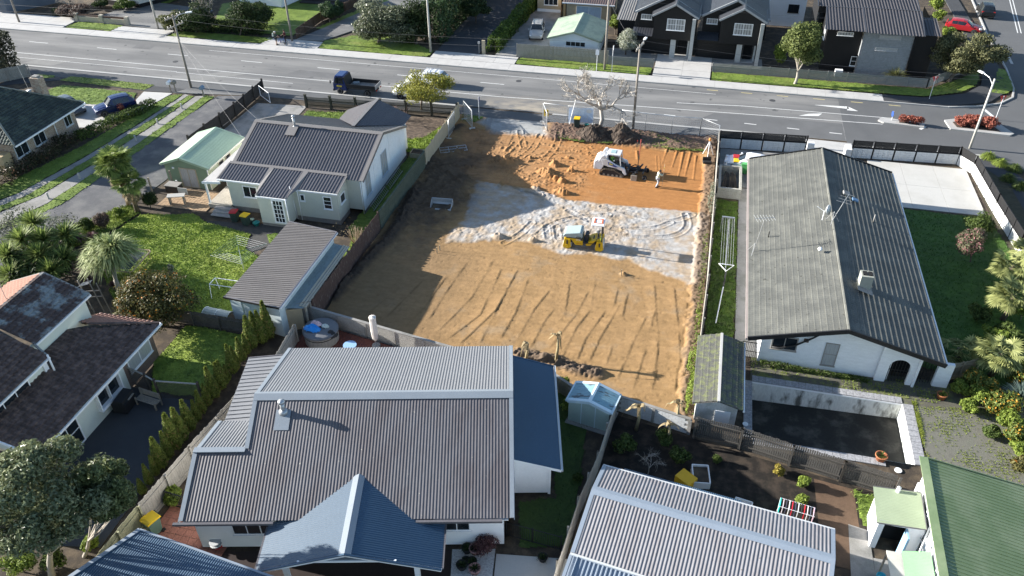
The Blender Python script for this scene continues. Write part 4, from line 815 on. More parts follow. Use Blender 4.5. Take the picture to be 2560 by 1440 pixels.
k = MB();k.quad((pxr-.3,22.85,pz-.05),(pxr,22.85,pz+.05),(pxr,27.6,pz+.05),(pxr-.3,27.5,pz-.05));k.quad((pxr,22.85,pz+.05),(pxr+.3,22.85,pz-.05),(pxr+.3,27.5,pz-.05),(pxr,27.6,pz+.05));k.obj('ridge_cap',fl,pl)
k = MB();k.bar((px0,22.85,pe-.08),(pxr,22.85,pz-.1),.06,.2);k.bar((pxr,22.85,pz-.1),(px1,22.85,pe-.08),.06,.2);k.obj('barge_board',M_white,h)
k = MB();k.bar((px0,22.8,pe+.03),(pxr,22.8,pz+.02),.1,.06);k.bar((pxr,22.8,pz+.02),(px1,22.8,pe+.03),.1,.06);k.obj('barge_cap',blu,h)
MB().quad((-9.6,22.95,3.0),(-6.2,22.95,3.0),(-7.9,22.95,3.5)).obj('gable_panel',mat('slate_panel',(.10,.12,.14),.6,.1),h)
MB().bar((-10.3,22.93,2.92),(-5.6,22.93,2.92),.06,.12).obj('gable_tie',M_white,h)
for x in (-11.0,-4.7): MB().bx(x-.12,x+.12,22.95,23.2,0,2.6).obj('porch_post',M_white,h)
MB().bar((px0-.05,22.9,pe-.05),(px0-.05,25.4,pe-.05),.1,.1).bar((px1+.05,22.9,pe-.05),(px1+.05,25.5,pe-.05),.1,.1).obj('gutter',M_roofd,h)
s = wthing('carport','dark blue corrugated carport roof at the lower left','carport',(-21,17.5))
cz = 2.5;pa,pb,pc,pd = [V((*p,z)) for p,z in (((-24.1,19.95),2.55),((-14.3,18.75),2.55),((-14.5,12.5),2.35),((-28.2,12.5),2.35))]
es = (pb-pa).normalized();n_ = V((0,0,1));et = (n_.cross(es)*-1).normalized();et = (et+V((0,0,-.03))).normalized()
poly = [((p-pa).dot(es),(p-pa).dot(et)) for p in (pa,pb,pc,pd)]
b = MB();sheet(b,pa,es*-1,et,[(-x,y) for x,y in poly],.125,.02,'corr');cr = b.obj('roof',blu,s)
k = MB().bar(pa+V((0,0,.03)),pd+V((0,0,.03)),.2,.05);k.bar(pa+V((0,0,.0)),pb,.1,.1);k.obj('edge_flashing',M_capb,cr)
for p in ((-23.9,19.6),(-18.5,18.9),(-26,16.2)): MB().bx(p[0]-.06,p[0]+.06,p[1]-.06,p[1]+.06,0,2.4).obj('post',M_white,s)
# ================================================================== RIGHT HOUSE with pressed tiles
h = wthing('bungalow','long white brick bungalow with mossy grey pressed tile roof','house',(11,54))
tl = mat('moss_tile',(.112,.114,.104),.85,.25,.8,26,.3,60,col2=(.13,.131,.117),spec=.2,speck=((.06,.06,.052),3.5,.68))
x0,x1,y0,y1,xr,zr,ze = 5.2,16.95,41.6,66.5,10.97,4.3,2.66
under = MB().quad((x0,y0,ze),(xr,y0,zr),(xr,y1,zr),(x0,y1,ze)).quad((xr,y0,zr),(x1,y0,ze),(x1,y1,ze),(xr,y1,zr)).obj('roof',mat('roof_underlay',(.06,.06,.055),.9,.1),h)
me = tile_mesh('tile',1.245,.365,6,.02,.036,tl,4,.03,.006)
aL,aR = V((xr-x0,0,zr-ze)),V((xr-x1,0,zr-ze));LL = y1-y0
A_ = tiles(under,(x0,y1,ze+.01),(0,-1,0),aL,[(0,0),(LL,0),(LL,aL.length),(0,aL.length)],.365,1.245,me);B_ = tiles(under,(x1,y0,ze+.01),(0,1,0),aR,[(0,0),(LL,0),(LL,aR.length),(0,aR.length)],.365,1.245,me)
lay_tiles(under,A_+B_,me,300)
MB().tube([(xr,y0-.02,zr+.02),(xr,y1+.02,zr+.02)],.12,8).obj('ridge_cap',tl,under)
for y in (y0,y1): MB().bar((x0,y,ze),(xr,y,zr),.1,.3).bar((xr,y,zr),(x1,y,ze),.1,.3).obj('barge_board',M_black,h)
MB().bar((x0-.07,y0,ze-.05),(x0-.07,y1,ze-.05),.13,.13).obj('gutter',mat('pale_red_gutter',(.33,.28,.26),.5,.15),h);MB().bar((x1+.07,y0,ze-.05),(x1+.07,y1,ze-.05),.13,.13).obj('gutter',M_pvc,h)
wb = mat('white_brick',(.80,.81,.81),.7,.12,2,14,.5,26,stretch=(1,1,3))
b = MB();plain(b,(6.2,42.7),(14.3,42.7),0,2.85,3.25,(.58,4.2));plain(b,(6.2,66),(6.2,42.7),0,2.8);plain(b,(15.9,44.2),(15.9,66),0,2.8);plain(b,(15.9,66),(6.2,66),0,2.8,None,(.5,4.15));b.obj('wall',wb,h)
def arch_wall(parent,x0,x1,y,z0,z1,z1b,cx,r,zs,m):
    b = MB();n = 14;arc = [(cx+r*math.cos(math.pi*i/n),zs+r*math.sin(math.pi*i/n)) for i in range(n+1)]
    d = V((0,.22,0))
    b.ext([(cx+r,y,z0),(x1,y,z0),(x1,y,z1b),(cx,y,max(z1b,zs+r+.06)),(cx,y,zs+r)]+[(a,y,z) for a,z in arc[:n//2+1][::-1][1:]],d);b.ext([(x0,y,z0),(cx-r,y,z0)]+[(a,y,z) for a,z in arc[n//2:][::-1]]+[(cx,y,max(z1b,zs+r+.06)),(x0,y,z1)],d);return b.obj('porch_wall',m,parent)
arch_wall(h,13.5,15.9,42.45,0,3.3,2.75,14.75,.62,1.35,wb)
b = MB();
for i in range(7): b.bar((14.2+i*.18,42.6,.05),(14.2+i*.18,42.6,1.9),.03)
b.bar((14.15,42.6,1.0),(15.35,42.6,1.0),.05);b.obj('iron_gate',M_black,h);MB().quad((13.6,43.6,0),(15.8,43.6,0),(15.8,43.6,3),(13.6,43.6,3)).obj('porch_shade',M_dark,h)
window(h,(6.2,42.7),(14.3,42.7),1.45,1.45,.95,1.35,(2,1),mat('bronze_frame',(.30,.28,.25),.5,.1));window(h,(6.2,42.7),(14.3,42.7),4.35,.75,1.75,.55,(1,2),MATS['bronze_frame'],.05,CURT())
MB().box((8.9,42.66,2.3),(.3,.08,.26)).obj('vent',mat('brown_vent',(.12,.08,.06),.7,.1),h)
for x,z in ((10.5,3.6),(11.7,3.5)): MB().cyl((x,42.62,z),(x,42.72,z),.07,.07,10).obj('vent',M_dark,h)
pipe(h,[(9.9,42.6,3.3),(9.2,42.58,2.6),(8.3,42.58,1.85),(7.4,42.58,1.45),(6.9,42.58,1.45)],.06,M_black,'drain_pipe')
MB().bx(15.72,15.86,42.3,42.42,0,2.7).obj('porch_post',M_white,h)
b = MB();
for i in range(6): b.bar((16.0+i*.16,42.9,.05),(16.0+i*.16,42.9,2.0),.03)
b.obj('iron_gate',M_black,h);MB().bx(17.0,17.9,42.7,42.95,0,1.9).obj('side_wall',wb,h)
ch = MB().bx(12.0,12.75,46.6,47.35,3.6,5.1).obj('chimney',mat('tile_grey_block',(.30,.31,.27),.85,.15),h);MB().bx(12.1,12.38,46.75,47.2,5.1,5.16).bx(12.45,12.7,46.75,47.2,5.1,5.16).obj('chimney_pot',M_dark,ch);MB().quad((11.9,46.1,4.35),(12.9,46.1,4.02),(12.9,47.5,4.05),(11.9,47.5,4.38)).obj('chimney_flashing',M_concd,ch)
MB().lathe([(.12,0),(.16,.12),(.1,.22)],(9.8,50.5,4.25),12).obj('roof_vent',M_white,h,True);pipe(h,[(6.55,53.3,3.1),(6.55,53.3,3.6)],.035,M_dark,'vent_pipe');MB().box((12.35,59.3,4.2),(.5,.5,.16),0,0,R(17)).obj('roof_hatch',M_concd,h);MB().box((13.0,58.8,3.98),(.45,.4,.1),0,0,R(17)).obj('skylight',mat('skylight_blue',(.12,.22,.35),.2,.1),h);pipe(h,[(14.2,56.6,3.4),(14.2,56.6,4.1)],.05,M_concd,'vent_pipe')
# ================================================================== LEFT TWO-STOREY HOUSE with concrete tiles
h = wthing('two_storey_house','two-storey pale weatherboard house with brown concrete tile roofs','house',(-36,29))
ct = mat('brown_tile',(.085,.06,.052),.8,.4,2.5,16,.2,40,col2=(.13,.092,.078),spec=.25);cto = mat('sunlit_orange_tile',(.30,.16,.115),.85,.2,1.5,16,.2)  # orange copy of the brown tile has low sunlight painted into it
ctm = mat('lichen_tile',(.085,.062,.056),.85,.35,1.0,10,.2,40,col2=(.20,.22,.22),thr=(.5,.62))
me,mel,meo = [tile_mesh('tile',.32,.33,1,.065,.06,q,6) for q in (ct,ctm,cto)]
z2,zr2,xr2 = 4.8,6.0,-39.4
up = MB();up.quad((-36.45,28.9,z2),(-36.45,33.95,z2),(xr2,33.95,zr2),(xr2,28.9,zr2));up.quad((-35.35,22.2,z2-.4),(-35.35,28.45,z2-.4),(xr2,28.9,zr2),(xr2,22.2,zr2));up.quad((xr2,33.95,zr2),(-42.4,33.95,4.8),(-42.4,22.2,4.8),(xr2,22.2,zr2))  # upper storey ends short out of view so sun reaches the corner tree
ur = up.obj('upper_roof',MATS['roof_underlay'],h)
L1 = tiles(ur,(-36.45,28.9,z2+.01),(0,1,0),(xr2+36.45,0,zr2-z2),[(0,0),(5.05,0),(5.05,3.2),(0,3.2)],.33,.32,mel)
e2 = V((xr2+35.35,0,zr2-z2+.4));L2 = tiles(ur,(-35.35,22.2,z2-.39),(0,1,0),e2,[(0,0),(6.25,0),(6.6,e2.length),(0,e2.length)],.33,.32,me)
lay_tiles(ur,L1,mel,150);lay_tiles(ur,L2,me,150)
lay_tiles(ur,tiles(ur,(-42.4,33.95,4.81),(0,-1,0),(3.0,0,1.2),[(0,0),(11.7,0),(11.7,3.2),(0,3.2)],.33,.32,meo),meo,0)  # slope towards the sun laid in the painted sunlit orange
MB().bar((xr2,22.2,zr2+.06),(xr2,34,zr2+.06),.2,.1).obj('ridge_cap',ctm,ur);MB().bar((-36.45,33.98,z2),(xr2,33.98,zr2+.02),.14,.14).bar((xr2,33.98,zr2+.02),(-42.4,33.98,4.8),.14,.14).obj('barge_board',M_concd,ur)
MB().bar((-36.4,28.9,z2-.06),(-36.4,34,z2-.06),.1,.12).obj('gutter',M_white,ur);MB().bar((-35.29,22.2,z2-.46),(-35.29,28.5,z2-.46),.1,.12).obj('gutter',M_white,ur);MB().bar((-35.35,28.48,z2-.4),(-36.45,28.86,z2+.04),.1,.16).obj('barge_board',ctm,ur)
pw = mat('pale_weatherboard',(.60,.64,.57),.6,.07)
b = MB();boards(b,(-36.6,28.4),(-36.6,33.6),3.0,4.85,None,.17,.012);boards(b,(-36.6,33.6),(-42,33.6),0,4.8,None,.17,.012,(.5,5.85));boards(b,(-35.6,22.4),(-35.6,28.2),2.9,4.4,None,.17,.012);boards(b,(-35.6,28.2),(-36.6,28.2),2.9,4.4,4.8,.17,.012);b.obj('upper_wall',pw,h)
MB().bx(-35.62,-35.45,28.0,28.3,2.9,4.4).obj('corner_board',M_white,h)
zl,zt = 2.62,3.85
lo = MB();lo.quad((-32.4,22.85,zl),(-32.4,34.6,zl),(-35.6,32.3,zt-.1),(-36.6,31.5,zt),(-36.6,22.85,zt));lo.quad((-32.4,34.6,zl),(-37,34.6,zl),(-36.6,32.6,zt-.4),(-35.6,32.3,zt-.1));lr = lo.obj('lower_roof',MATS['roof_underlay'],h)
e3 = V((-4.2,0,zt-zl));L3 = tiles(lr,(-32.4,22.9,zl+.01),(0,1,0),e3,[(0,0),(11.7,0),(8.6,e3.length),(0,e3.length)],.33,.32,me);lay_tiles(lr,L3,me,300)
e4 = V((0,-2.3,1.1));lay_tiles(lr,tiles(lr,(-32.4,34.6,zl+.01),(-1,0,0),e4,[(0,0),(4.4,0),(4.4,2.3),(3.1,2.5)],.33,.32,meo),meo,0)  # sunlit hip end, same orange copy of the brown tile
MB().bar((-32.4,34.6,zl+.08),(-35.6,32.3,zt),.16,.08).obj('hip_cap',ct,lr);MB().bar((-32.33,22.85,zl-.06),(-32.33,34.66,zl-.06),.1,.13).obj('gutter',M_white,lr);MB().bar((-32.4,34.67,zl-.06),(-37,34.67,zl-.06),.1,.13).obj('gutter',M_white,lr)
MB().bar((-32.4,22.87,zl-.02),(-36.6,22.87,zt-.02),.08,.16).obj('barge_board',M_white,lr)
s2 = MB();s2.quad((-33.4,19.5,2.4),(-33.4,22.7,2.4),(-36.6,22.7,3.2),(-36.6,19.5,3.2));sr = s2.obj('step_roof',MATS['roof_underlay'],h);lay_tiles(sr,tiles(sr,(-33.4,19.5,2.41),(0,1,0),(-3.2,0,.8),[(0,0),(3.2,0),(3.2,3.3),(0,3.3)],.33,.32,me),me,0);MB().bar((-33.34,19.5,2.34),(-33.34,22.72,2.34),.1,.12).obj('gutter',M_white,sr)
bkm = mat('brown_brick',(.17,.12,.095),.9,.35,3,24,.4,30)
b = MB();plain(b,(-32.95,31.0),(-32.95,34.2),0,2.6);plain(b,(-32.95,34.2),(-36.6,34.2),0,2.6);b.obj('brick_wall',bkm,h)
b = MB();boards(b,(-32.95,22.9),(-32.95,31.0),0,2.6,None,.17,.012);boards(b,(-36.6,22.9),(-32.95,22.9),0,2.6,None,.17,.012,(.3,3.5));b.obj('lower_wall',pw,h)
b = MB();plain(b,(-33.9,19.7),(-33.9,22.8),0,2.4);b.obj('step_wall',bkm,h)
wx = (-32.95,22.9),(-32.95,34.2)
window(h,*wx,9.7,2.2,1.25,.95,(2,1),None,.07,CURT());window(h,*wx,6.3,2.0,1.15,.9,(2,1),None,.08,None,'bay_window',.3);window(h,*wx,2.2,2.6,2.1,.12,(3,2),None,.09,None,'french_door',.06,False);window(h,(-35.6,22.4),(-35.6,28.2),2.9,2.9,.7,3.3,(3,1));window(h,(-33.9,19.7),(-33.9,22.8),1.7,1.8,.9,1.1,(1,1))
pipe(h,[(-35.2,28.35,4.7),(-35.2,28.35,3.0)],.06,M_white);pipe(h,[(-32.85,22.95,2.55),(-32.85,22.95,.1)],.05)
b = MB();b.tube([(-39.9,31.2,5.7),(-40.0,31.3,7.1)],.02);b.box((-39.8,31.15,5.72),(.3,.3,.03));b.obj('roof_aerial',M_galv,h)
# ================================================================== SILVER SHED HOUSE bottom right
F2 = Matrix.Translation((-2.3,28.9,0))@RotZ(R(-7.4))
h = wthing('outbuilding','long outbuilding with silver corrugated gable roof at the bottom','shed',(3.5,25),None,F2)
rs = gable_roof(h,0,11.8,-5.45,.3,2.6,3.25,'x',mat('silver_roof',(.215,.21,.22),.5,.16,.6,5,spec=.35,stretch=(2.5,.5,1),col2=(.18,.17,.175),speck=((.12,.10,.09),4.,.74)),-1.95,.18,.026,'corr',M_capb,2.62,.3,mat('silver_gutter',(.5,.52,.53),.4,.1))
skillion(h,((.05,-9.5,2.2),(11.6,-9.5,2.2),(11.6,-5.5,2.5),(.05,-5.5,2.5)),M_capb,.21,.045,'trap','lower_roof',M_capb,.16)
box_walls(h,[(.4,-8.8),(11.4,-8.8),(11.4,-.2),(.4,-.2)],0,2.58,M_whitewall)
MB().lathe([(.14,0),(.17,.12),(.1,.25),(.02,.3)],(3.1,-6.2,2.5),12).obj('roof_vent',M_white,h,True)
skillion(h,((2.0,2.2,1.55),(7.8,1.9,1.55),(7.8,.38,1.9),(2.0,.38,1.9)) if False else ((7.3,1.25,1.75),(1.0,1.25,1.75),(1.0,.4,2.0),(7.3,.4,2.0)),blu,.1,.016,'corr','lean_to_roof')
for x in (1.2,4.2,7.1): MB().bx(x-.05,x+.05,1.1,1.2,0,1.75).obj('post',M_wood,h)
# ================================================================== GREEN ROOF HOUSE bottom right corner
h = wthing('cottage','white cottage with green ribbed roof in the bottom right corner','house',(17,27))
grm = mat('green_roof',(.16,.22,.11),.5,.12,.5,5,spec=.4,col2=(.20,.25,.14))
skillion(h,((19.6,22,2.35),(20.0,32.75,2.35),(14.15,32.65,3.5),(13.75,22,3.5)),grm,.21,.035,'batten','roof')
MB().bar((14.05,32.75,3.52),(13.65,22,3.52),.42,.05).obj('ridge_flashing',grm,h);MB().bar((13.95,32.75,3.4),(13.55,22,3.4),.06,.22).obj('fascia',mat('pale_green_fascia',(.55,.62,.52),.5,.08),h);MB().bar((14.15,32.78,3.42),(20,32.85,2.28),.05,.2).obj('barge_board',grm,h)
b = MB();plain(b,(14.25,32.4),(13.9,22),0,3.4);plain(b,(19.5,32.45),(14.25,32.4),0,2.4,3.4);b.obj('wall',M_whitewall,h)
for c,wd in ((1.6,1.3),(3.3,1.4),(5.0,1.4),(7.4,1.0)): window(h,(14.25,32.4),(13.9,22),c,wd,1.2,1.75,(1,1),None,.1,CURT())
pipe(h,[(14.05,31.8,1.5),(13.75,22.5,1.2)],.04,M_galv,'conduit');pipe(h,[(13.85,28.6,3.0),(13.2,27.0,.6)],.04,M_galv,'conduit')
b = MB();b.quad((11.75,28.9,2.2),(13.95,28.9,2.3),(14.1,31.35,2.3),(11.85,31.3,2.2));skillion(h,((11.72,31.35,2.2),(11.62,28.95,2.2),(13.95,28.95,2.32),(14.05,31.35,2.32)),mat('sage_roof',(.27,.32,.215),.6,.1),.1,.015,'corr','annex_roof',M_roofd,.04)
b = MB();plain(b,(11.9,31.1),(11.8,29.15),0,2.2);plain(b,(13.2,29.15),(14.0,29.15),0,2.25);plain(b,(11.8,29.15),(12.1,29.15),0,2.25);plain(b,(12.1,29.15),(13.2,29.15),1.95,2.25);plain(b,(14.1,31.1),(11.9,31.1),0,2.2);b.obj('annex_wall',M_whitewall,h)
MB().quad((11.95,29.9,.02),(13.9,29.9,.02),(13.9,29.9,2.1),(11.95,29.9,2.1)).obj('annex_interior',M_dark,h)
MB().bx(13.1,13.2,28.5,29.14,.05,1.95).obj('annex_door',mat('blue_edge_door',(.25,.42,.6),.5,.1),h)
skillion(h,((12.75,25.9,2.0),(12.75,27.6,2.0),(13.95,27.6,2.2),(13.85,25.9,2.2)) if False else ((12.7,27.7,1.95),(12.6,24,1.95),(13.85,24,2.25),(13.95,27.7,2.25)),mat('green_plastic',(.22,.42,.22),.4,.12),.08,.015,'corr','awning_roof')
MB().bx(12.0,12.7,25.6,27.6,1.86,1.92).obj('awning_board',mat('grey_board',(.45,.44,.40),.8,.15),h)
for p in ((12.05,27.5),(12.05,25.7)): MB().bx(p[0]-.04,p[0]+.04,p[1]-.04,p[1]+.04,0,1.9).obj('post',M_wood,h)
MB().cyl((12.9,31.2,0),(12.9,31.2,2.6),.1,.1,10).cyl((13.9,31.6,0),(13.9,31.6,2.7),.09,.09,10).obj('vent_pipe',M_white,h,True)
# ================================================================== SMALL BLOCK SHED and TEAL SHED, POOL
h = wthing('pump_shed','small white block shed with two-tone mossy tile roof beside the pool','shed',(3.6,38.8))
x0,x1,y0,y1,xr,zr,ze = 2.15,5.05,35.55,41.9,3.6,2.5,2.05
ur = MB().quad((x0,y0,ze),(xr,y0,zr),(xr,y1,zr),(x0,y1,ze)).quad((xr,y0,zr),(x1,y0,ze),(x1,y1,ze),(xr,y1,zr)).obj('roof',MATS['roof_underlay'],h)
smt = mat('litter_tile',(.10,.10,.09),.9,.35,3,20,.4,40,col2=(.13,.14,.07));me = tile_mesh('tile',1.05,.38,5,.03,.045,smt,4,.03,.005)
aL,aR = V((xr-x0,0,zr-ze)),V((xr-x1,0,zr-ze));LL = y1-y0;rc_ = [(0,0),(LL,0),(LL,aL.length),(0,aL.length)]
lay_tiles(ur,tiles(ur,(x0,y1,ze+.01),(0,-1,0),aL,rc_,.38,1.05,me)+tiles(ur,(x1,y0,ze+.01),(0,1,0),aR,rc_,.38,1.05,me),me)
MB().bar((xr,y0,zr+.05),(xr,y1,zr+.05),.16,.08).obj('ridge_cap',M_conc,ur);MB().bar((x1+.05,y0,ze-.02),(x1+.05,y1,ze-.02),.1,.1).obj('gutter',M_white,h)
box_walls(h,[(2.4,36),(4.8,36),(4.8,41.7),(2.4,41.7)],0,2.05,mat('stained_white_block',(.55,.56,.55),.8,.25,1.2,10,.3,20,col2=(.35,.36,.34)))
MB().bx(3.55,4.45,35.96,36.0,.1,1.4).obj('hatch',M_whitewall,h)
F3 = Matrix.Translation((-5.05,34.55,0))@RotZ(R(-10.5))
h = wthing('garden_shed','small teal sheet-metal garden shed with rusty streaked roof','shed',(-3.8,35.3),None,F3)
tw = mat('teal_sheet',(.34,.43,.40),.5,.1);tr_ = mat('teal_streaked_roof',(.20,.34,.40),.5,.25,1.2,6,col2=(.09,.11,.12),thr=(.52,.6),stretch=(1,3,1))
gable_roof(h,-.1,2.65,-.05,1.75,1.72,2.1,'y',tr_,1.28,.16,.014,'rib',mat('pale_blue_cap',(.50,.62,.68),.5,.1),None,.12,MATS['pale_blue_cap'])
b = MB()
for (p,q) in (((0,0),(2.55,0)),((2.55,0),(2.55,1.7)),((2.55,1.7),(0,1.7)),((0,1.7),(0,0))):
    plain(b,p,q,.05,1.72,None,(.5,2.05) if p[1] == q[1] else None)
w_ = b.obj('wall',tw,h)
for i in range(1,16): MB().bx(i*.16-.012,i*.16+.012,-.025,.01,.08,1.74).obj('rib',tw,w_)
for x in (.82,1.7): MB().bx(x-.02,x+.02,-.04,.01,.06,1.85).obj('door_edge',MATS['pale_blue_cap'],h)
MB().bx(.85,.95,-.06,-.02,.95,1.0).obj('door_handle',M_galv,h);MB().bx(-.1,2.65,-.3,1.8,0,.06).obj('floor_slab',M_concd,h)
pm = mat('pool_plaster',(.62,.63,.60),.85,.2,.9,8,.1,30,col2=(.10,.10,.09),thr=(.52,.66),stretch=(1.4,1.4,.5));pf = mat('pool_scum',(.022,.022,.019),.6,.4,.8,8,col2=(.06,.056,.048),thr=(.5,.65))
pl_ = wthing('swimming_pool','empty rectangular swimming pool with stained walls and pebble coping','pool',(10.5,38,-1.4))
b = MB();X0,X1,Y0,Y1,D = 5.9,15.0,35.55,40.6,-1.6
b.quad((X0,Y1,D),(X1,Y1,D+.3),(X1,Y1,0),(X0,Y1,0));b.quad((X1,Y1,D+.3),(X1,Y0,D+.3),(X1,Y0,0),(X1,Y1,0));b.quad((X0,Y0,D),(X0,Y1,D),(X0,Y1,0),(X0,Y0,0));b.quad((X1,Y0,D+.3),(X0,Y0,D),(X0,Y0,0),(X1,Y0,0));b.obj('pool_wall',pm,pl_)
MB().quad((X0,Y0,D),(X1,Y0,D+.3),(X1,Y1,D+.3),(X0,Y1,D)).obj('pool_floor',pf,pl_)
MB().bx(X0+.01,X1-.01,Y1-.03,Y1-.002,-.12,-.02).obj('tile_band',M_whitewall,pl_)
cp_ = mat('pebble_coping',(.30,.30,.31),.9,.6,9,40,.8,50)
for side,n in (('f',22),('n',18),('r',11),('l',11)):
    for i in range(n):
        if side == 'f': b = MB().bx(X0+i*(X1-X0)/n+.01,X0+(i+1)*(X1-X0)/n-.01,Y1,Y1+.55,-.02,.05)
        elif side == 'n': b = MB().bx(X0+i*(X1-X0)*.82/n+.01,X0+(i+1)*(X1-X0)*.82/n-.01,Y0-.5,Y0,-.02,.05)
        elif side == 'r': b = MB().bx(X1,X1+.6,Y0+i*(Y1-Y0)/n+.01,Y0+(i+1)*(Y1-Y0)/n-.01,-.02,.05)
        else: b = MB().bx(X0-.5,X0,Y0+i*(Y1-Y0)/n+.01,Y0+(i+1)*(Y1-Y0)/n-.01,-.02,.05)
        b.obj('coping_paver',cp_,pl_)
MB().cyl((14.0,34.9,.0),(14.0,34.9,.04),.2,.2,14).cyl((5.5,36.6,.05),(5.5,36.6,.08),.17,.17,14).obj('skimmer_lid',M_white,pl_)
# ================================================================== FAR SIDE OF THE STREET
blk = mat('black_cladding',(.011,.011,.012),.6,.3,1.5,10,spec=.3);blr = mat('charcoal_roof',(.045,.048,.056),.45,.15,.4,5,spec=.5);cap_l = mat('pale_barge',(.33,.34,.35),.5,.1);blockm = mat('pale_block',(.40,.41,.40),.85,.12,2,10,.2,20)
def clad(b,p0,p1,z0,z1,z1b=None,apex=None,step=.3):
    plain(b,p0,p1,z0,z1,z1b,apex);p0,p1 = V((*p0[:2],0)),V((*p1[:2],0));d = p1-p0;L = d.length;d.normalize();n = V((d.y,-d.x,0));z1b = z1 if z1b is None else z1b
    k = 1
    while k*step < L-.05:
        f = k*step/L
        if apex: zt = z1+(apex[1]-z1)*f/apex[0] if f < apex[0] else z1b+(apex[1]-z1b)*(1-f)/(1-apex[0])
        else: zt = z1+(z1b-z1)*f
        q = p0+d*(k*step);b.quad(q-d*.025+n*.03+V((0,0,z0)),q+d*.025+n*.03+V((0,0,z0)),q+d*.025+n*.03+V((0,0,zt)),q-d*.025+n*.03+V((0,0,zt)));k += 1
    return b
def unit(dx,label,lit):
    h = wthing('townhouse',label,'house',(dx+2,99),'black townhouses across the street')
    X = lambda x: x+dx
    y = 96.25
    b = clad(MB(),(X(.2),y),(X(5.0),y),2.3,5.15,None,(.5,6.4));clad(b,(X(.2),y+6),(X(.2),y),2.3,5.1);clad(b,(X(5.0),y),(X(5.0),y+6),2.3,5.1);b.quad((X(.2),y,2.3),(X(.2),y+6,2.3),(X(5),y+6,2.3),(X(5),y,2.3));b.obj('upper_wall',blk,h)
    r1 = gable_roof(h,X(-.05),X(5.3),y-.25,y+5,5.08,6.52,'y',blr,X(2.58),.4,.025,'batten',blr,None,.2,blr);MB().bar((X(-.05),y-.28,5.02),(X(2.58),y-.28,6.5),.06,.2).bar((X(2.58),y-.28,6.5),(X(5.3),y-.28,5.02),.06,.2).obj('barge_cap',cap_l,r1)
    b = clad(MB(),(X(-1.9),y+1.7),(X(5.2),y+1.7),2.3,4.9,None,(.52,6.85));clad(b,(X(-1.9),y+11),(X(-1.9),y+1.7),0,4.9);b.obj('rear_wall',blk,h)
    r2 = gable_roof(h,X(-2.2),X(5.6),y+1.45,y+11,4.85,6.95,'y',blr,X(1.75),.4,.025,'batten',cap_l,None,.2,blr);MB().bar((X(-2.2),y+1.42,4.8),(X(1.75),y+1.42,6.93),.06,.2).bar((X(1.75),y+1.42,6.93),(X(5.6),y+1.42,4.8),.06,.2).obj('barge_cap',cap_l,r2)
    skillion(h,((X(-2.3),y-.1,2.55),(X(.15),y-.1,2.55),(X(.15),y+1.7,2.95),(X(-2.3),y+1.7,2.95)),blr,.3,.03,'batten','porch_roof')
    b = plain(MB(),(X(-2.3),y+1.0),(X(2.3),y+1.0),0,2.4);b.obj('garage_wall',blk,h)
    gd = MB().bx(X(-2.1),X(2.2),y+.94,y+1.0,.05,2.25).obj('garage_door',mat('black_door',(.010,.010,.011),.5,.2),h)
    for i in range(5): MB().bx(X(-2.1),X(2.2),y+.91,y+.94,.08+i*.44,.08+i*.44+.415).obj('door_panel',MATS['black_door'],gd)
    for x0_,x1_,y0_,z1_ in ((2.35,2.95,y+.1,2.3),(4.35,4.55,y+.6,2.3)): MB().bx(X(x0_),X(x1_),y0_,y+1.0,0,z1_).obj('block_pier',blockm,h)
    MB().bx(X(4.62),X(5.02),y-.6,y+.0,0,5.0).obj('blade_wall',blockm,h);MB().bx(X(3.2),X(4.2),y+1.3,y+1.36,0,2.1).obj('front_door',M_dark,h);MB().bx(X(2.95),X(4.4),y+.2,y+1.3,.0,.14).obj('door_step',M_conc,h)
    window(h,(X(.2),y),(X(5.0),y),2.55,1.95,1.2,3.5,(2,2),M_white,.07,CURT());window(h,(X(-1.9),y+1.7),(X(5.2),y+1.7),1.05,1.15,.5,4.0,(1,1),M_white,.06,CURT())
    return h
unit(-6.25,'black clad townhouse with shrub in front of its porch',0);unit(1.45,'black clad townhouse nearer the round street tree',1)
h = wthing('corner_house','black house with charcoal ribbed roof and grey block panel on the corner','house',(19,99))
skillion(h,((13.0,95.0,5.15),(17.25,95.0,5.15),(17.25,100.4,6.05),(13.3,100.4,6.05)),mat('charcoal_rib',(.055,.052,.055),.5,.15,.5,5),.33,.05,'trap','roof',blr);skillion(h,((17.3,94.75,5.15),(23.3,94.75,5.15),(23.6,100.6,6.1),(17.3,100.6,6.1)),MATS['charcoal_rib'],.33,.05,'trap','roof',blr);skillion(h,((23.35,95.8,4.95),(25.2,95.8,4.95),(25.2,100.0,5.6),(23.6,100.0,5.6)),MATS['charcoal_rib'],.33,.05,'trap','roof')
skillion(h,((12.4,100.5,6.0),(23.5,100.9,6.0),(23.5,107,7.0),(12.4,107,7.0)),MATS['charcoal_rib'],.33,.05,'trap','rear_roof',blr)
b = clad(MB(),(13.4,96.4),(17.25,96.4),0,5.2);clad(b,(13.4,107),(13.4,96.4),0,5.2,None,None,.4);clad(b,(22.6,96.4),(25.0,96.4),0,5.0);plain(b,(25,96.4),(25,106),0,5.1);plain(b,(12.5,107),(12.5,100.7),0,6.2);plain(b,(12.5,100.7),(23.5,100.9),5.2,6.0);b.obj('wall',blk,h)
wall_ = MB().bx(17.25,22.55,95.8,96.6,0,4.9).obj('block_wall',mat('grey_mortar',(.22,.23,.24),.9,.1),h)
gb = mat('grey_block',(.25,.27,.285),.85,.2,3,12,.1);mes = MB().bx(.012,.388,0,.012,.012,.188).mesh('block',gb)
for j in range(24):
    for i in range(14):
        if i == 13 and j % 2: continue
        if 4 <= i <= 9 and j in (15,22): continue
        link('block',mes,wall_,(17.27+i*.4*.94+(.188 if j % 2 else 0),95.785,.02+j*.2))
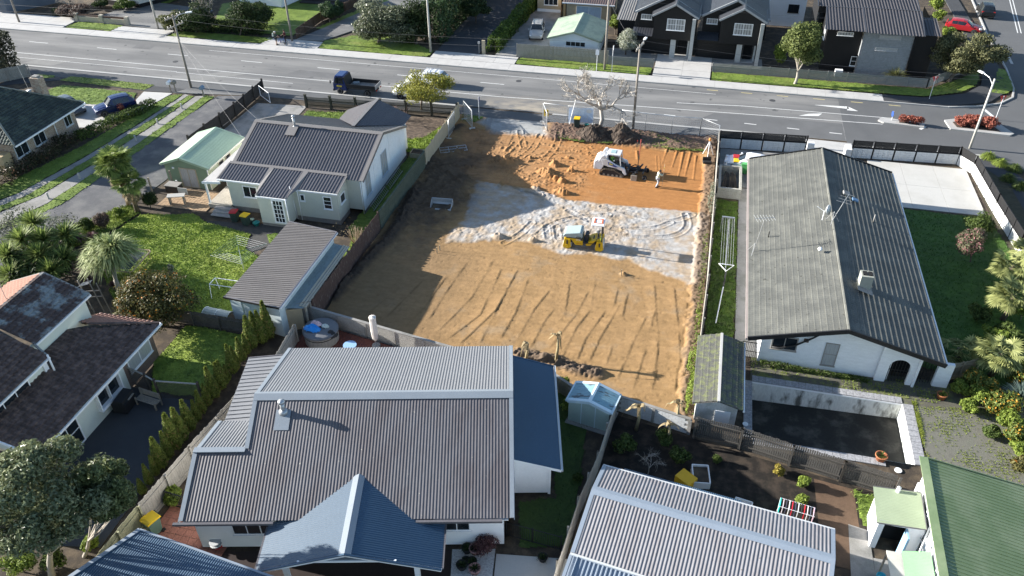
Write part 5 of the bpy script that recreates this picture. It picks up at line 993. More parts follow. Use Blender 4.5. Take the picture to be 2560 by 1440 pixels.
for c,z in ((2.8,4.35),(2.75,3.0)): window(h,(17.25,95.78),(22.55,95.78),c,2.2,.28,z,(2,1),mat('steel_frame',(.4,.41,.42),.4,.1),.05,CURT(),'window',.05)
window(h,(13.4,96.4),(17.25,96.4),2.0,1.6,.3,4.2,(1,1),M_white,.06,CURT());window(h,(13.4,96.4),(17.25,96.4),3.55,.55,1.0,.8,(1,2),M_white,.06)
window(h,(13.4,107),(13.4,96.4),9.0,1.2,1.4,3.2,(1,2),M_white,.06,CURT());pipe(h,[(22.62,95.7,4.9),(22.62,95.7,.1)],.07,blk);MB().bx(15.0,15.8,94.6,95.1,.0,.75).obj('heat_pump',M_white,h)
MB().tube([(18,103,6.4),(18,103,7.6)],.03).tube([(17.2,103,7.4),(18.8,103,7.5)],.02).obj('roof_aerial',M_galv,h)
h = wthing('garage','pale blue-white garage with faded green gable roof behind the paling fence','garage',(-15.3,98))
gable_roof(h,-18.5,-12.0,94.3,101.6,2.1,3.05,'y',mat('faded_green_roof',(.30,.36,.27),.6,.15,.8,6,col2=(.22,.27,.21)),-15.25,.4,.02,'rib',None,None,.2,mat('dark_green_trim',(.08,.11,.08),.6,.1))
b = MB();boards(b,(-18.2,94.6),(-12.3,94.6),0,2.1,None,.2,.014,(.5,2.95));boards(b,(-12.3,94.6),(-12.3,101.4),0,2.1);boards(b,(-18.2,101.4),(-18.2,94.6),0,2.1);b.obj('wall',mat('blue_white_boards',(.58,.66,.70),.6,.08),h);window(h,(-18.2,94.6),(-12.3,94.6),3.15,2.3,.5,1.25,(4,1),MATS['blue_white_boards'],.06)
h = wthing('brick_house','buff brick house with dark window behind the garage','house',(-17,112))
bb = mat('buff_brick',(.42,.34,.23),.9,.2,3,20,.3,26);b = MB();plain(b,(-23,110),(-19.3,110),0,4);plain(b,(-19.3,110),(-19.3,107.6),0,4);plain(b,(-18.4,107),(-12.5,107),0,2.6);plain(b,(-12.5,107),(-12.5,114),0,2.6);plain(b,(-23,118),(-23,110),0,4);b.obj('wall',bb,h);plain(MB(),(-23,109.95),(-19.3,109.95),0,.5).obj('plinth',M_white,h)
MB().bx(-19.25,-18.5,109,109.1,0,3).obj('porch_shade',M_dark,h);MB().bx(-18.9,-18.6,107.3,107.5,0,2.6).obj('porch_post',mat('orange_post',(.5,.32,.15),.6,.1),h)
window(h,(-23,110),(-19.3,110),1.9,1.8,1.5,1.1,(3,1));window(h,(-18.4,107),(-12.5,107),3.0,3.2,1.4,.7,(2,1),M_white,.07,mat('blue_curtain',(.35,.45,.55),.5,.3,3,9,stretch=(5,5,.4)))
skillion(h,((-18.9,106.6,2.6),(-12,106.6,2.6),(-12,114,4.2),(-18.9,114,4.2)),mat('brown_rib_roof',(.14,.10,.09),.5,.15),.3,.05,'trap','roof');skillion(h,((-23.4,109.6,4.1),(-18.9,109.6,4.1),(-18.9,118,5.6),(-23.4,118,5.6)),MATS['brown_rib_roof'],.3,.05,'trap','roof');MB().bar((-18.95,106.55,2.55),(-11.95,106.55,2.55),.1,.14).obj('gutter',M_white,h)
h = wthing('neighbour_house','house behind the units with long brown ribbed roof edge','house',(-10,106));skillion(h,((-10.9,100,3.0),(-8.6,100,3.0),(-8.6,113,3.4),(-10.9,113,3.4)),mat('taupe_rib_roof',(.20,.19,.18),.5,.12),.3,.04,'trap','roof');b = MB();plain(b,(-10.7,100.2),(-8.7,100.2),0,3);plain(b,(-10.7,113),(-10.7,100.2),0,3);b.obj('wall',blk,h)
h = wthing('white_house','small white rendered house between the townhouse and the corner house','house',(10,113));b = MB();plain(b,(7.5,111),(12.2,111),0,4.5);plain(b,(12.2,111),(12.2,120),0,4.5);plain(b,(7.5,120),(7.5,111),0,4.5);b.obj('wall',M_whitewall,h);window(h,(7.5,111),(12.2,111),3.2,1.2,.9,1.9,(2,1),blk);skillion(h,((7,110.5,4.4),(12.7,110.5,4.4),(12.7,120,6),(7,120,6)),blr,.3,.04,'trap','roof')
MB().bx(6.9,7.3,105,110.5,0,1.8).obj('yard_wall',blk,h)
h = wthing('pale_house','pale rendered house with dark base in the far left background','house',(-80,104));b = MB();plain(b,(-86.5,101.0),(-78.3,99.8),.6,3.4);plain(b,(-78.3,99.8),(-74.5,107),.6,3.4);plain(b,(-86.5,110),(-86.5,101),0,3.4);b.obj('wall',mat('pale_render',(.62,.60,.53),.8,.12,1,8),h);b = MB();plain(b,(-86.5,100.98),(-78.3,99.78),0,.62);plain(b,(-78.28,99.8),(-74.48,107),0,.62);b.obj('plinth',blk,h);gable_roof(h,-87.2,-73.8,99.4,110,3.3,5.2,'x',blr,None,.3,.04,'trap');window(h,(-86.5,101),(-78.3,99.8),3.5,1.6,1.1,1.4,(2,1))
h = wthing('dark_garage','blue-grey sheet garage at the far left edge','garage',(-98,97));b = MB();clad(b,(-104,94.0),(-95.4,94.0),0,2.9);clad(b,(-95.4,94),(-91.5,99.8),0,2.9);b.obj('wall',mat('blue_grey_sheet',(.10,.125,.16),.6,.15),h);skillion(h,((-104.3,93.7,2.85),(-95.2,93.7,2.85),(-91,100,3.1),(-104.3,100,3.1)),blr,.3,.04,'trap','roof')
h = wthing('white_cottage','white cottage glimpsed behind the dark shrubs','house',(-60,108));b = MB();boards(b,(-66,105.5),(-58.6,104.2),0,2.8);boards(b,(-58.6,104.2),(-56.5,112),0,2.8);b.obj('wall',M_whitewall,h);gable_roof(h,-66.4,-56.2,104,113,2.75,4.6,'x',blr,None,.3,.04,'trap');window(h,(-66,105.5),(-58.6,104.2),4,1.6,1.1,1.2,(2,1))
h = wthing('timber_deck','low timber terrace steps behind the far lawn','deck',(-53,108));
for i in range(3): MB().bx(-57,-50,106.5+i*.9,109.5,0,.25+i*.2).obj('step',M_woodd,h)
h = wthing('brick_house','mottled brick house with dark mossy tile roof at the left edge','house',(-66,59.5))
dt = mat('dark_moss_tile',(.035,.045,.042),.85,.3,1.2,14,.3,40,col2=(.06,.075,.06),spec=.3);me = tile_mesh('tile',.32,.34,1,.045,.05,dt,4)
xe,xr,ze,zr,yn,yf,ya,yb = -59.6,-66.2,3.0,6.1,54.0,63.8,58.4,59.4
ur = MB().quad((xe,yn,ze),(xe,yf,ze),(xr,yb,zr),(xr,ya,zr)).quad((xe,yn,ze),(xr,ya,zr),(-72.8,yn,ze)).quad((xr,yb,zr),(-72.8,yf,ze),(-72.8,yn,ze),(xr,ya,zr)).quad((xe,yf,ze),(-72.8,yf,ze),(xr,yb,zr)).obj('roof',MATS['roof_underlay'],h)
e = V((xr-xe,0,zr-ze));L1 = tiles(ur,(xe,yn,ze+.01),(0,1,0),e,[(0,0),(9.8,0),(5.4,e.length),(4.4,e.length)],.34,.32,me);e2 = V((0,ya-yn,zr-ze));L2 = tiles(ur,(-72.8,yn,ze+.01),(1,0,0),e2,[(0,0),(13.2,0),(6.6,e2.length)],.34,.32,me);lay_tiles(ur,L1+L2,me,0)
MB().bar((xe,yn,ze+.08),(xr,ya,zr+.08),.18,.08).bar((xr,yb,zr+.08),(xe,yf,ze+.08),.18,.08).bar((xr,ya,zr+.08),(xr,yb,zr+.08),.18,.08).obj('hip_cap',mat('pale_cap',(.20,.21,.18),.85,.2),ur);MB().bar((xe+.06,yn,ze-.06),(xe+.06,yf,ze-.06),.11,.13).obj('gutter',M_white,ur);MB().bar((xe,yf+.06,ze-.06),(-72.8,yf+.06,ze-.06),.11,.13).obj('gutter',M_white,ur)
mb = mat('mottled_brick',(.38,.33,.27),.9,.45,4.5,22,.4,26,col2=(.24,.17,.13),thr=(.48,.55),stretch=(1,1,2.4));b = MB();plain(b,(-60.9,54.8),(-60.9,63.4),0,3);plain(b,(-60.9,63.4),(-71.5,63.4),0,3);plain(b,(-71.5,54.8),(-60.9,54.8),0,3);b.obj('wall',mb,h)
for c,wd in ((1.0,1.5),(3.4,1.4),(7.5,.9)): window(h,(-60.9,54.8),(-60.9,63.4),c,wd,1.1,1.15,(2,1),mat('pale_grey_frame',(.5,.53,.56),.5,.1),.08,None if c > 1.5 else None)
pipe(h,[(-60.75,60.3,2.9),(-60.75,60.3,.1)],.05)
MB().bx(-63.3,-62.3,61.9,62.7,3.2,6.0).obj('chimney',mb,h);MB().bx(-63.1,-62.5,62.05,62.55,6.0,6.15).obj('chimney_pot',M_concd,h);MB().tube([(-64.2,62.3,4.6),(-64.6,62.4,7.2)],.02,6).obj('roof_aerial',M_galv,h);MB().tube([(-66.5,58.5,4.9),(-66.3,58.3,6.6)],.02,6).obj('roof_aerial',M_galv,h)
MB().lathe([(.02,0),(.22,.06),(.3,.16)],(-63.5,61.6,4.7),12).obj('satellite_dish',M_galv,h,True)
MB().bx(-63.5,-61.2,53.6,54.7,0,1.9).obj('side_porch',mat('tan_boards',(.42,.33,.2),.8,.2),h)
# ================================================================== FENCES AND WALLS
def fence(name,label,pts,hgt,m,pal_w=.15,gap=.01,post=2.4,post_m=None,single=True,rails=2,cap=False,thick=.022,post_h=None,rail_side=-1,wob=.03,paling='paling',top=None,z0=.02,cat='fence',post_w=.1):
    """timber fence along a polyline: palings (each its own part where it can be told apart), rails, posts"""
    t = wthing(name,label,cat,(*pts[0][:2],0));post_m = post_m or m;mes = [MB().bx(0,pal_w,-thick/2,thick/2,0,hgt*(1+random.uniform(-wob,wob))).mesh(paling,m) for _ in range(4)];bulk = []
    for a,b in zip(pts[:-1],pts[1:]):
        a,b = V((*a[:2],0)),V((*b[:2],0));d = b-a;L = d.length;ang = math.atan2(d.y,d.x);d.normalize();n = V((-d.y,d.x,0));k = int(L/(pal_w+gap))
        for i in range(k):
            p = a+d*(i*(pal_w+gap));M = Matrix.Translation((p.x,p.y,z0))@RotZ(ang+random.uniform(-.01,.01));me = random.choice(mes)
            if single: link(paling,me,t,M=M)
            else: bulk.append((M,me))
        for j in range(rails):
            z = hgt*(.2+.62*j/max(1,rails-1)) if rails > 1 else hgt*.5
            MB().bar(a+n*rail_side*.045+V((0,0,z)),b+n*rail_side*.045+V((0,0,z)),.05,.09).obj('rail',post_m,t)
        if cap: MB().bar(a+V((0,0,hgt+.04)),b+V((0,0,hgt+.04)),.14,.04).obj('cap_rail',post_m,t)
        np_ = max(1,round(L/post))
        for j in range(np_+1):
            p = a+d*(L*j/np_)+n*rail_side*.1;MB().bx(-post_w/2,post_w/2,-post_w/2,post_w/2,0,(post_h or hgt)+.02).obj('post',post_m,t,loc=p,rz=ang)
    if bulk:
        VV = [];FF = [];o = 0
        for M,me in bulk:
            v = np.array([(M@x.co)[:] for x in me.vertices]);VV.append(v);FF.append(np.array([p.vertices[:] for p in me.polygons])+o);o += len(v)
        ob = link(paling+'s',mesh_np(paling+'s',np.concatenate(VV),np.concatenate(FF),m),t);ob['kind'] = 'stuff'
    return t
newt = mat('new_timber',(.42,.36,.255),.85,.2,2,10,.1,20,stretch=(2,2,.5));grn = mat('mossy_dark_timber',(.085,.10,.075),.9,.3,2,10);cor = mat('rust_stained_timber',(.095,.06,.05),.9,.45,2.5,14,stretch=(3,3,.8),col2=(.16,.14,.12),thr=(.6,.66));greyt = mat('grey_timber',(.30,.28,.245),.9,.3,2,10,.1,20,stretch=(3,3,.6))
fence('timber_fence','new pale timber fence at the far left of the site',[(-23.75,74.6),(-23.8,63.6)],1.75,newt,.15,.004,2.4,rail_side=-1)
fence('timber_fence','mossy dark green timber fence between cottage and site',[(-23.8,63.5),(-24.0,52.4)],1.75,grn,.15,.004,2.4,cap=True,rail_side=-1)
fence('timber_fence','rust-brown stained timber fence beside the long shed',[(-24.0,52.3),(-24.25,40.0)],1.8,cor,.16,.003,2.6,rail_side=-1)
fence('timber_fence','thin grey fence along the right edge of the site',[(2.6,74.4),(2.6,62),(2.55,50),(2.35,42)],1.45,greyt,.15,.008,2.4,rail_side=1)
fence('timber_fence','stub of grey timber fence by the hot tub',[(-24.3,39.9),(-26.3,38.6)],1.9,greyt,.15,.004,1.1,rails=2,rail_side=1)
fence('timber_fence','grey paling fence between cypress row and grey-roofed villa',[(-24.35,37.4),(-24.1,34.2),(-24.75,30.8),(-25.35,26.0),(-25.7,21.8)],1.75,greyt,.15,.006,2.4,rail_side=1)
fence('timber_fence','green-tinged timber fence behind the yellow-lidded bin',[(-25.7,21.7),(-25.85,18.4),(-26.2,15)],1.75,mat('algae_timber',(.30,.29,.18),.9,.3,2,10,stretch=(3,3,.6)),.15,.006,2.2,rail_side=1)
fence('timber_fence','old dark paling fence behind the orange tree',[(-34.5,37.75),(-28.2,37.7),(-27.4,37.5)],1.2,mat('old_timber',(.12,.105,.09),.9,.35,2,10),.14,.012,2.0)
fence('timber_fence','leaning grey paling fence beside the teal shed',[(-2.25,35.6),(-2.65,31.0),(-3.2,27.7),(-3.55,23.6),(-3.8,20)],1.6,greyt,.15,.006,2.2,rail_side=-1)
fence('timber_fence','black stained batten fence below the empty pool',[(2.5,34.9),(5.15,34.6),(7.95,33.95),(10.7,33.4),(13.45,32.85)],1.65,mat('black_batten',(.085,.08,.073),.85,.3,2,10),.1,.022,2.8,mat('grey_rail',(.07,.065,.058),.9,.25),rails=2,rail_side=-1,post_w=.13)
fence('timber_fence','short tan gate fence beside the bungalow porch',[(17.7,43.3),(19.8,44.4)],1.4,mat('tan_timber',(.30,.25,.17),.9,.25),.14,.012,1.1,rails=2)
fence('paling_fence','tall grey paling fence in front of the pale garage',[(-21.85,92.6),(-10.8,92.6)],1.7,mat('silver_timber',(.26,.25,.22),.9,.25,2,10,stretch=(3,3,.6)),.14,.02,2.4,single=False,rail_side=1)
fence('paling_fence','brown paling fence beside the narrow asphalt drive',[(-51.1,93.2),(-50.8,100.2),(-48.5,107)],1.2,mat('brown_timber',(.13,.085,.06),.9,.3),.15,.012,2.4,single=False)
fence('paling_fence','grey paling fence under the dark hedge at the left edge',[(-82,68.5),(-76.0,74.8)],1.5,greyt,.15,.006,2.0,single=False)
fence('paling_fence','dark fence along the gravel drive',[(-47.15,76.4),(-47.0,70),(-47.5,62)],1.35,M_woodd,.14,.012,2.3,single=False,rail_side=1,post_h=1.6,post_w=.16)
def picket(name,label,a,b,hgt=1.25,bay=2.75):
    t = wthing(name,label,'fence',a);a,b = V((*a,0)),V((*b,0));d = b-a;L = d.length;ang = math.atan2(d.y,d.x);d.normalize();n = max(1,round(L/bay));pk = mat('dark_picket',(.055,.055,.042),.9,.3,2,12)
    for i in range(n+1):
        p = a+d*(L*i/n);MB().bx(-.11,.11,-.11,.11,0,hgt+.2).bx(-.14,.14,-.14,.14,hgt+.2,hgt+.26).obj('post',pk,t,loc=p,rz=ang)
    for i in range(n):
        p = a+d*(L*i/n);w = L/n;bm = MB();k = int((w-.25)/.105)
        for j in range(k): x = .15+j*(w-.3)/k;bm.bx(x,x+.065,-.012,.012,.08,hgt-.05*math.sin(math.pi*j/k))
        o = bm.obj('pickets',pk,t,loc=p,rz=ang);o['kind'] = 'stuff'
        for z in (.3,.85): MB().bar((.1,.035,z),(w-.1,.035,z),.04,.08).obj('rail',pk,t,loc=p,rz=ang)
    return t
picket('picket_fence','dark picket fence along the street in front of the cottage',(-40.6,73.7),(-24.1,74.9))
def slat_fence(name,label,pts,hgt,m,n=8,bay=2.2,z=.1):
    t = wthing(name,label,'fence',(*pts[0],z))
    for a,b in zip(pts[:-1],pts[1:]):
        a,b = V((*a,z)),V((*b,z));d = b-a;L = d.length;k = max(1,round(L/bay));sh = hgt/n
        for i in range(k+1): MB().bar(a+d*(i/k),a+d*(i/k)+V((0,0,hgt+.03)),.1).obj('post',m,t)
        for i in range(k):
            for j in range(n): MB().bar(a+d*((i+.015)/k)+V((0,0,sh*(j+.5))),a+d*((i+.985)/k)+V((0,0,sh*(j+.5))),.025,sh*.8).obj('slat',m,t)
    return t
slm = mat('silver_slats',(.23,.23,.22),.85,.2,2,8,stretch=(.6,.6,6))
slat_fence('slat_fence','low grey slat fence left of the townhouse drive',[(-10.7,92.5),(-5.45,92.7)],1.05,slm,7)
slat_fence('slat_fence','long low grey slat fence round the corner house',[(1.35,92.85),(24.6,93.1),(31.1,100.7)],1.05,slm,7)
def bw_wall(name,label,pts,flip=1):
    t = wthing(name,label,'wall',pts[0]);wm = mat('painted_block',(.62,.625,.62),.8,.18,1.5,12,.3,20,col2=(.48,.47,.44),thr=(.55,.75));bm = mat('black_slat',(.012,.012,.013),.7,.3)
    blk_me = MB().bx(.008,.392,-.07,.07,.008,.192).mesh('block',wm)
    for a,b in zip(pts[:-1],pts[1:]):
        a,b = V((*a,0)),V((*b,0));d = b-a;L = d.length;ang = math.atan2(d.y,d.x);k = max(1,round(L/2.05));u = d.normalized();w = L/k
        for i in range(k+1): MB().bar(a+d*(i/k),a+d*(i/k)+V((0,0,1.78)),.12).obj('post',bm,t)
        for i in range(k):
            p = a+d*(i/k);nb = int((w-.14)/.4);sx = (w-.14)/(nb*.4)
            for r in range(5):
                for c in range(nb): link('block',blk_me,t,M=Matrix.Translation(p+u*(.07+c*.4*sx)+V((0,0,r*.2)))@RotZ(ang)@Matrix.Diagonal((sx,1,1,1)))
            MB().bar(p+u*.06+V((0,0,1.04)),p+u*(w-.06)+V((0,0,1.04)),.16,.06).obj('sill',bm,t)
            fr = MB();
            for z in (1.09,1.73): fr.bar(p+u*.06+V((0,0,z)),p+u*(w-.06)+V((0,0,z)),.06,.05)
            o = fr.obj('panel_frame',bm,t);sm_ = MB();kk = int((w-.16)/.07)
            for c in range(kk): sm_.bar(p+u*(.1+c*.07)+V((0,0,1.1)),p+u*(.1+c*.07)+V((0,0,1.73)),.02,.06,u)
            q = sm_.obj('slats',bm,o);q['kind'] = 'stuff'
    return t
bw_wall('screen_wall','white block wall with black slats beside the site corner',[(2.75,73.7),(10.75,74.35)])
bw_wall('screen_wall','white block wall with black slats round the concrete court',[(14.9,74.3),(24.4,75.0),(25.4,73.4),(25.75,66.5),(26.2,60.5),(26.8,54)])
MB_end = tag(MB().bx(10.9,11.5,74.2,74.9,0,1.0).obj('wall_pier',MATS['painted_block']),'short white pier at the end of the black fence','wall');tag(MB().bx(14.3,14.85,73.8,74.9,0,1.0).obj('wall_pier',MATS['painted_block']),'short white pier at the driveway side of the court wall','wall')
def block_wall(name,label,a,b,rows,m,z=0):
    t = wthing(name,label,'wall',a);a,b = V((*a,z)),V((*b,z));d = b-a;L = d.length;u = d.normalized();ang = math.atan2(d.y,d.x);n = int(L/.4);me = MB().bx(.006,.394,-.075,.075,.006,.194).mesh('block',m);mh = MB().bx(.006,.194,-.075,.075,.006,.194).mesh('block',m)
    MB().bar(a+V((0,0,rows*.1)),b+V((0,0,rows*.1)),.12,rows*.2-.02).obj('mortar_core',M_concd,t)
    for r in range(rows):
        for i in range(n):
            s = i*.4+(.2 if r % 2 else 0)
            if s+.4 > L: continue
            link('block',me,t,M=Matrix.Translation(a+u*s+V((0,0,r*.2)))@RotZ(ang))
    MB().bar(a+V((0,0,rows*.2+.02)),b+V((0,0,rows*.2+.02)),.19,.05).obj('capping',M_concd,t)
    k = max(1,round(L/2.4))
    for i in range(k+1):
        p = a+d*(i/k);MB().bx(-.09,.09,-.12,.02,0,rows*.2-.03).obj('pier',M_concd,t,loc=p,rz=ang)
    return t
cbm = mat('cinder_block',(.30,.29,.265),.9,.25,2,14,.4,25)
block_wall('block_wall','long concrete block wall between the deck and the site',(-24.35,39.85),(-6.6,36.75),7,cbm)
block_wall('block_wall','mossy low block wall behind the teal shed',(-6.4,37.1),(-5.1,36.3),6,mat('mossy_block',(.16,.16,.12),.9,.35,2,12,.3))
block_wall('block_wall','white painted block wall behind the dead banana plants',(-2.2,36.1),(2.2,35.1),6,mat('white_painted_block',(.5,.51,.51),.85,.25,2,10,.3))
t = wthing('trellis_fence','dark lattice trellis fence across the shaded yard','fence',(-33.6,31.4));trm = mat('trellis_wood',(.075,.06,.05),.9,.3)
for a,b in (((-33.6,31.45),(-31.4,30.9)),((-30.5,30.55),(-27.7,30.9))):
    a,b = V((*a,0)),V((*b,0));d = b-a;L = d.length;lat = MB()
    for k in np.arange(-1.4,L,.16):
        for sg in (1,-1):
            s0,z0_ = (k,0) if sg > 0 else (k,1.4);s1,z1_ = k+1.4,(1.4 if sg > 0 else 0)
            lo,hi = max(0,-s0/1.4),min(1,(L-s0)/1.4)
            if hi > lo: lat.bar(a+d*((s0+1.4*lo)/L)+V((0,0,.15+z0_+(z1_-z0_)*lo)),a+d*((s0+1.4*hi)/L)+V((0,0,.15+z0_+(z1_-z0_)*hi)),.03,.012)
    o = lat.obj('lattice',trm,t);o['kind'] = 'stuff'
    for p in (a,b): MB().bar(p,p+V((0,0,1.75)),.12).obj('post',trm,t)
    MB().bar(a+V((0,0,1.58)),b+V((0,0,1.58)),.09,.06).obj('top_rail',greyt,t)
MB().bar((-31.4,30.9,1.55),(-30.4,30.55,1.5),.09,.06).obj('top_rail',greyt,t)
t = wthing('pool_fence','black steel pool fence beside the villa path','fence',(-6.8,25.6));a,b = V((-6.7,25.55,0)),V((-3.75,25.3,0));bars = MB()
for i in range(27): p = a.lerp(b,i/26);bars.bar(p+V((0,0,.08)),p+V((0,0,1.15)),.02)
o = bars.obj('bars',M_black,t);o['kind'] = 'stuff'
for z in (.1,1.13): MB().bar(a+V((0,0,z)),b+V((0,0,z)),.04).obj('rail',M_black,t)
for f in (0,.48,1): p = a.lerp(b,f);MB().bar(p,p+V((0,0,1.25)),.06).obj('post',M_black,t)
t = wthing('side_gate','black railing gate by the yellow-lidded bin','gate',(-25.4,23.4));a,b = V((-25.3,23.3,0)),V((-22.4,23.0,0));bars = MB()
for i in range(24): p = a.lerp(b,i/23);bars.bar(p+V((0,0,.08)),p+V((0,0,1.15)),.025)
o = bars.obj('bars',M_black,t);o['kind'] = 'stuff'
for z in (.1,1.15): MB().bar(a+V((0,0,z)),b+V((0,0,z)),.05).obj('rail',M_black,t)
t = wthing('iron_gate','black iron gate between pump shed and bungalow','gate',(5.1,42.4));bars = MB()
for i in range(10): bars.bar((5.1+i*.11,42.5,.05),(5.1+i*.11,42.5,1.7),.02)
o = bars.obj('bars',M_black,t);o['kind'] = 'stuff';MB().bar((5.05,42.5,1.65),(6.2,42.5,1.65),.04).obj('rail',M_black,t);MB().bar((5.05,42.5,.9),(6.2,42.5,.9),.04).obj('rail',M_black,t)
t = wthing('garden_wall','low buff brick wall with brown rail panels','wall',(-83.2,93));bfm = mat('buff_wall_brick',(.40,.36,.29),.9,.25,3,18,.3)
MB().bx(-83.3,-75.6,92.95,93.2,0,.75).obj('wall',bfm,t)
for x in (-83.4,-79.5,-75.6): MB().bx(x-.25,x+.25,92.85,93.3,0,1.15).obj('pier',bfm,t)
for x in (-83.1,-79.2): MB().bx(x,x+3.3,93.02,93.1,.8,1.05).obj('rail_panel',mat('brown_rail',(.10,.055,.04),.8,.2),t)
def temp_panel(label,a,b,hgt=2.0,banner=None,feet=True,group='temporary wire fence panels',lean=0):
    t = wthing('wire_barrier',label,'fence panel',a,group);a,b = V((*a,.06)),V((*b,.06));d = b-a;L = d.length;u = d.normalized();ld = V((-u.y,u.x,0))*lean;gm = mat('galvanised_tube',(.55,.56,.56),.4,.1,metal=.3,spec=.5)
    T = lambda s,z: a+u*s+V((0,0,z))+ld*(z/hgt)
    MB().tube([T(0,0),T(0,hgt),T(L,hgt),T(L,0)],.038,6).obj('frame',gm,t,True);MB().tube([T(0,.15),T(L,.15)],.016,6).obj('rail',gm,t,True)
    w = MB()
    for i in range(1,int(L/.075)): w.bar(T(i*.075,.15),T(i*.075,hgt),.006)
    for i in range(1,9): w.bar(T(0,.15+i*.21),T(L,.15+i*.21),.006)
    o = w.obj('mesh',gm,t);o['kind'] = 'stuff'
    if feet:
        for s in (.05,L-.05): MB().box(a+u*s+V((0,0,.02)),(.22,.6,.14),math.atan2(d.y,d.x)).obj('foot',mat('concrete_foot',(.45,.45,.43),.9,.15),t,bevel=.02)
    return t
TF = [(-12.5,75.5),(-9.9,75.85),(-7.2,75.7),(-4.6,75.4),(-2.0,75.3),(.75,75.45)]
ords = ('wire fence panel beside the street tree trunk','wire fence panel second from the street tree','wire fence panel behind the dirt mound end','wire fence panel fourth along from the tree')
for (a,b),lb in zip(zip(TF[1:-1],TF[2:]),ords): temp_panel(lb,a,b)
tb = temp_panel('wire fence panel carrying the pale blue banner',TF[0],TF[1])
temp_panel('wire fence panel angled at the site corner',(.8,75.45),(2.55,74.2));temp_panel('wire fence panel angled at the entry with a yellow sign',(-15.1,75.6),(-14.25,73.4),2.0);temp_panel('wire fence panel swung open by the new timber fence',(-23.2,74.4),(-21.75,72.4),2.0)
temp_panel('wire fence panel left of the blue banner',(-15.0,75.65),(-12.6,75.5));temp_panel('wire fence panel leaning against the new timber fence',(-23.5,71.8),(-23.45,69.6),2.0,lean=.1)
# ================================================================== PLANTS
def unit_vecs(n):
    v = RNG.normal(size=(n,3));return v/np.linalg.norm(v,axis=1,keepdims=True)
def leaf_mesh(name,pts,nrm,size,m,aspect=.45,jit=.35):
    n = len(pts);nrm = nrm+RNG.normal(0,.45,(n,3));nrm /= np.linalg.norm(nrm,axis=1,keepdims=True)+1e-9
    a = np.cross(nrm,unit_vecs(n));a /= np.linalg.norm(a,axis=1,keepdims=True)+1e-9;b = np.cross(nrm,a)
    L = size*RNG.uniform(1-jit,1+jit,(n,1));W = L*aspect
    fold = nrm*L*.12
    v = np.stack([pts-a*L,pts-b*W+fold,pts+a*L,pts+b*W+fold],1).reshape(-1,3)
    return mesh_np(name,v,np.arange(4*n).reshape(-1,4),m)
def cloud(clumps,n,inner=.45):
    """points and outward normals spread through the outer volume of ellipsoids (cx,cy,cz,rx,ry,rz)"""
    c = np.array(clumps,float);wgt = (c[:,3]*c[:,4]+c[:,4]*c[:,5]+c[:,3]*c[:,5]);k = RNG.choice(len(c),n,p=wgt/wgt.sum())
    d = unit_vecs(n);r = inner+(1-inner)*RNG.random((n,1))**.55
    lump = 1+.22*np.sin(d[:,:1]*7+c[k,:1]*3)*np.sin(d[:,1:2]*6+c[k,1:2])*np.sin(d[:,2:]*7)
    return c[k,:3]+d*r*lump*c[k,3:6],d
def clumps_in(c,r,k,f=.5,spread=.62,flat=1.):
    out = []
    for i in range(k):
        d = unit_vecs(1)[0];d[2] = d[2]*flat if d[2] > 0 else d[2]*.6
        s = f*random.uniform(.75,1.25);out.append((c[0]+d[0]*r[0]*spread,c[1]+d[1]*r[1]*spread,c[2]+d[2]*r[2]*spread,r[0]*s,r[1]*s,r[2]*s*.9))
    return out
def limb(b,p,q,r0,r1,sag=0,seg=3,n=6):
    p,q = V(p),V(q);pts = [];rs = []
    off = V((random.uniform(-1,1),random.uniform(-1,1),0))*(q-p).length*.08
    for i in range(seg+1):
        t = i/seg;pts.append(p.lerp(q,t)+off*math.sin(math.pi*t)+V((0,0,sag*math.sin(math.pi*t))));rs.append(r0+(r1-r0)*t)
    b.tube(pts,rs,n,False);return b
BARK = mat('bark',(.12,.095,.075),.95,.35,4,20,.6,25,stretch=(3,3,.8));BARKG = mat('pale_bark',(.30,.27,.23),.95,.3,4,20,.5,25,stretch=(3,3,.8))
L_dark = leafmat('leaf_dark',(.012,.022,.009),(.05,.075,.025));L_mid = leafmat('leaf_mid',(.03,.05,.012),(.10,.14,.035));L_olive = leafmat('leaf_olive',(.04,.05,.018),(.14,.15,.06));L_lime = leafmat('leaf_lime',(.08,.12,.02),(.22,.28,.05));L_silver = leafmat('leaf_silver',(.06,.075,.045),(.26,.28,.21),None,.35);L_yel = leafmat('leaf_yellow',(.16,.13,.02),(.36,.29,.06));L_con = leafmat('leaf_conifer',(.02,.04,.018),(.075,.12,.05));L_red = leafmat('leaf_red',(.20,.05,.035),(.36,.13,.09));L_orange = leafmat('leaf_orange_fruit',(.03,.035,.014),(.13,.12,.04),(.50,.19,.03),.5,.25,.96);L_flower = leafmat('leaf_orange_flower',(.05,.08,.015),(.17,.21,.05),(.62,.33,.05),.5,.3,.86);L_pink = leafmat('leaf_pink',(.06,.06,.035),(.16,.16,.09),(.35,.16,.17),.5,.3,.8);L_cyp = leafmat('leaf_cypress',(.06,.085,.015),(.21,.25,.05),(.28,.2,.07),.6,.3,.93);L_brush = leafmat('leaf_brush',(.05,.035,.03),(.15,.11,.09));L_white = leafmat('leaf_white',(.12,.15,.08),(.45,.46,.38));L_yucca = leafmat('leaf_yucca',(.06,.10,.025),(.26,.32,.09));L_cord = leafmat('leaf_cordyline',(.12,.16,.05),(.36,.40,.18));L_dead = leafmat('leaf_dead',(.12,.09,.05),(.33,.26,.15),None,.7);L_purp = leafmat('leaf_purple',(.05,.02,.025),(.17,.09,.09));L_blue = leafmat('leaf_blue_agave',(.10,.15,.13),(.28,.34,.28))
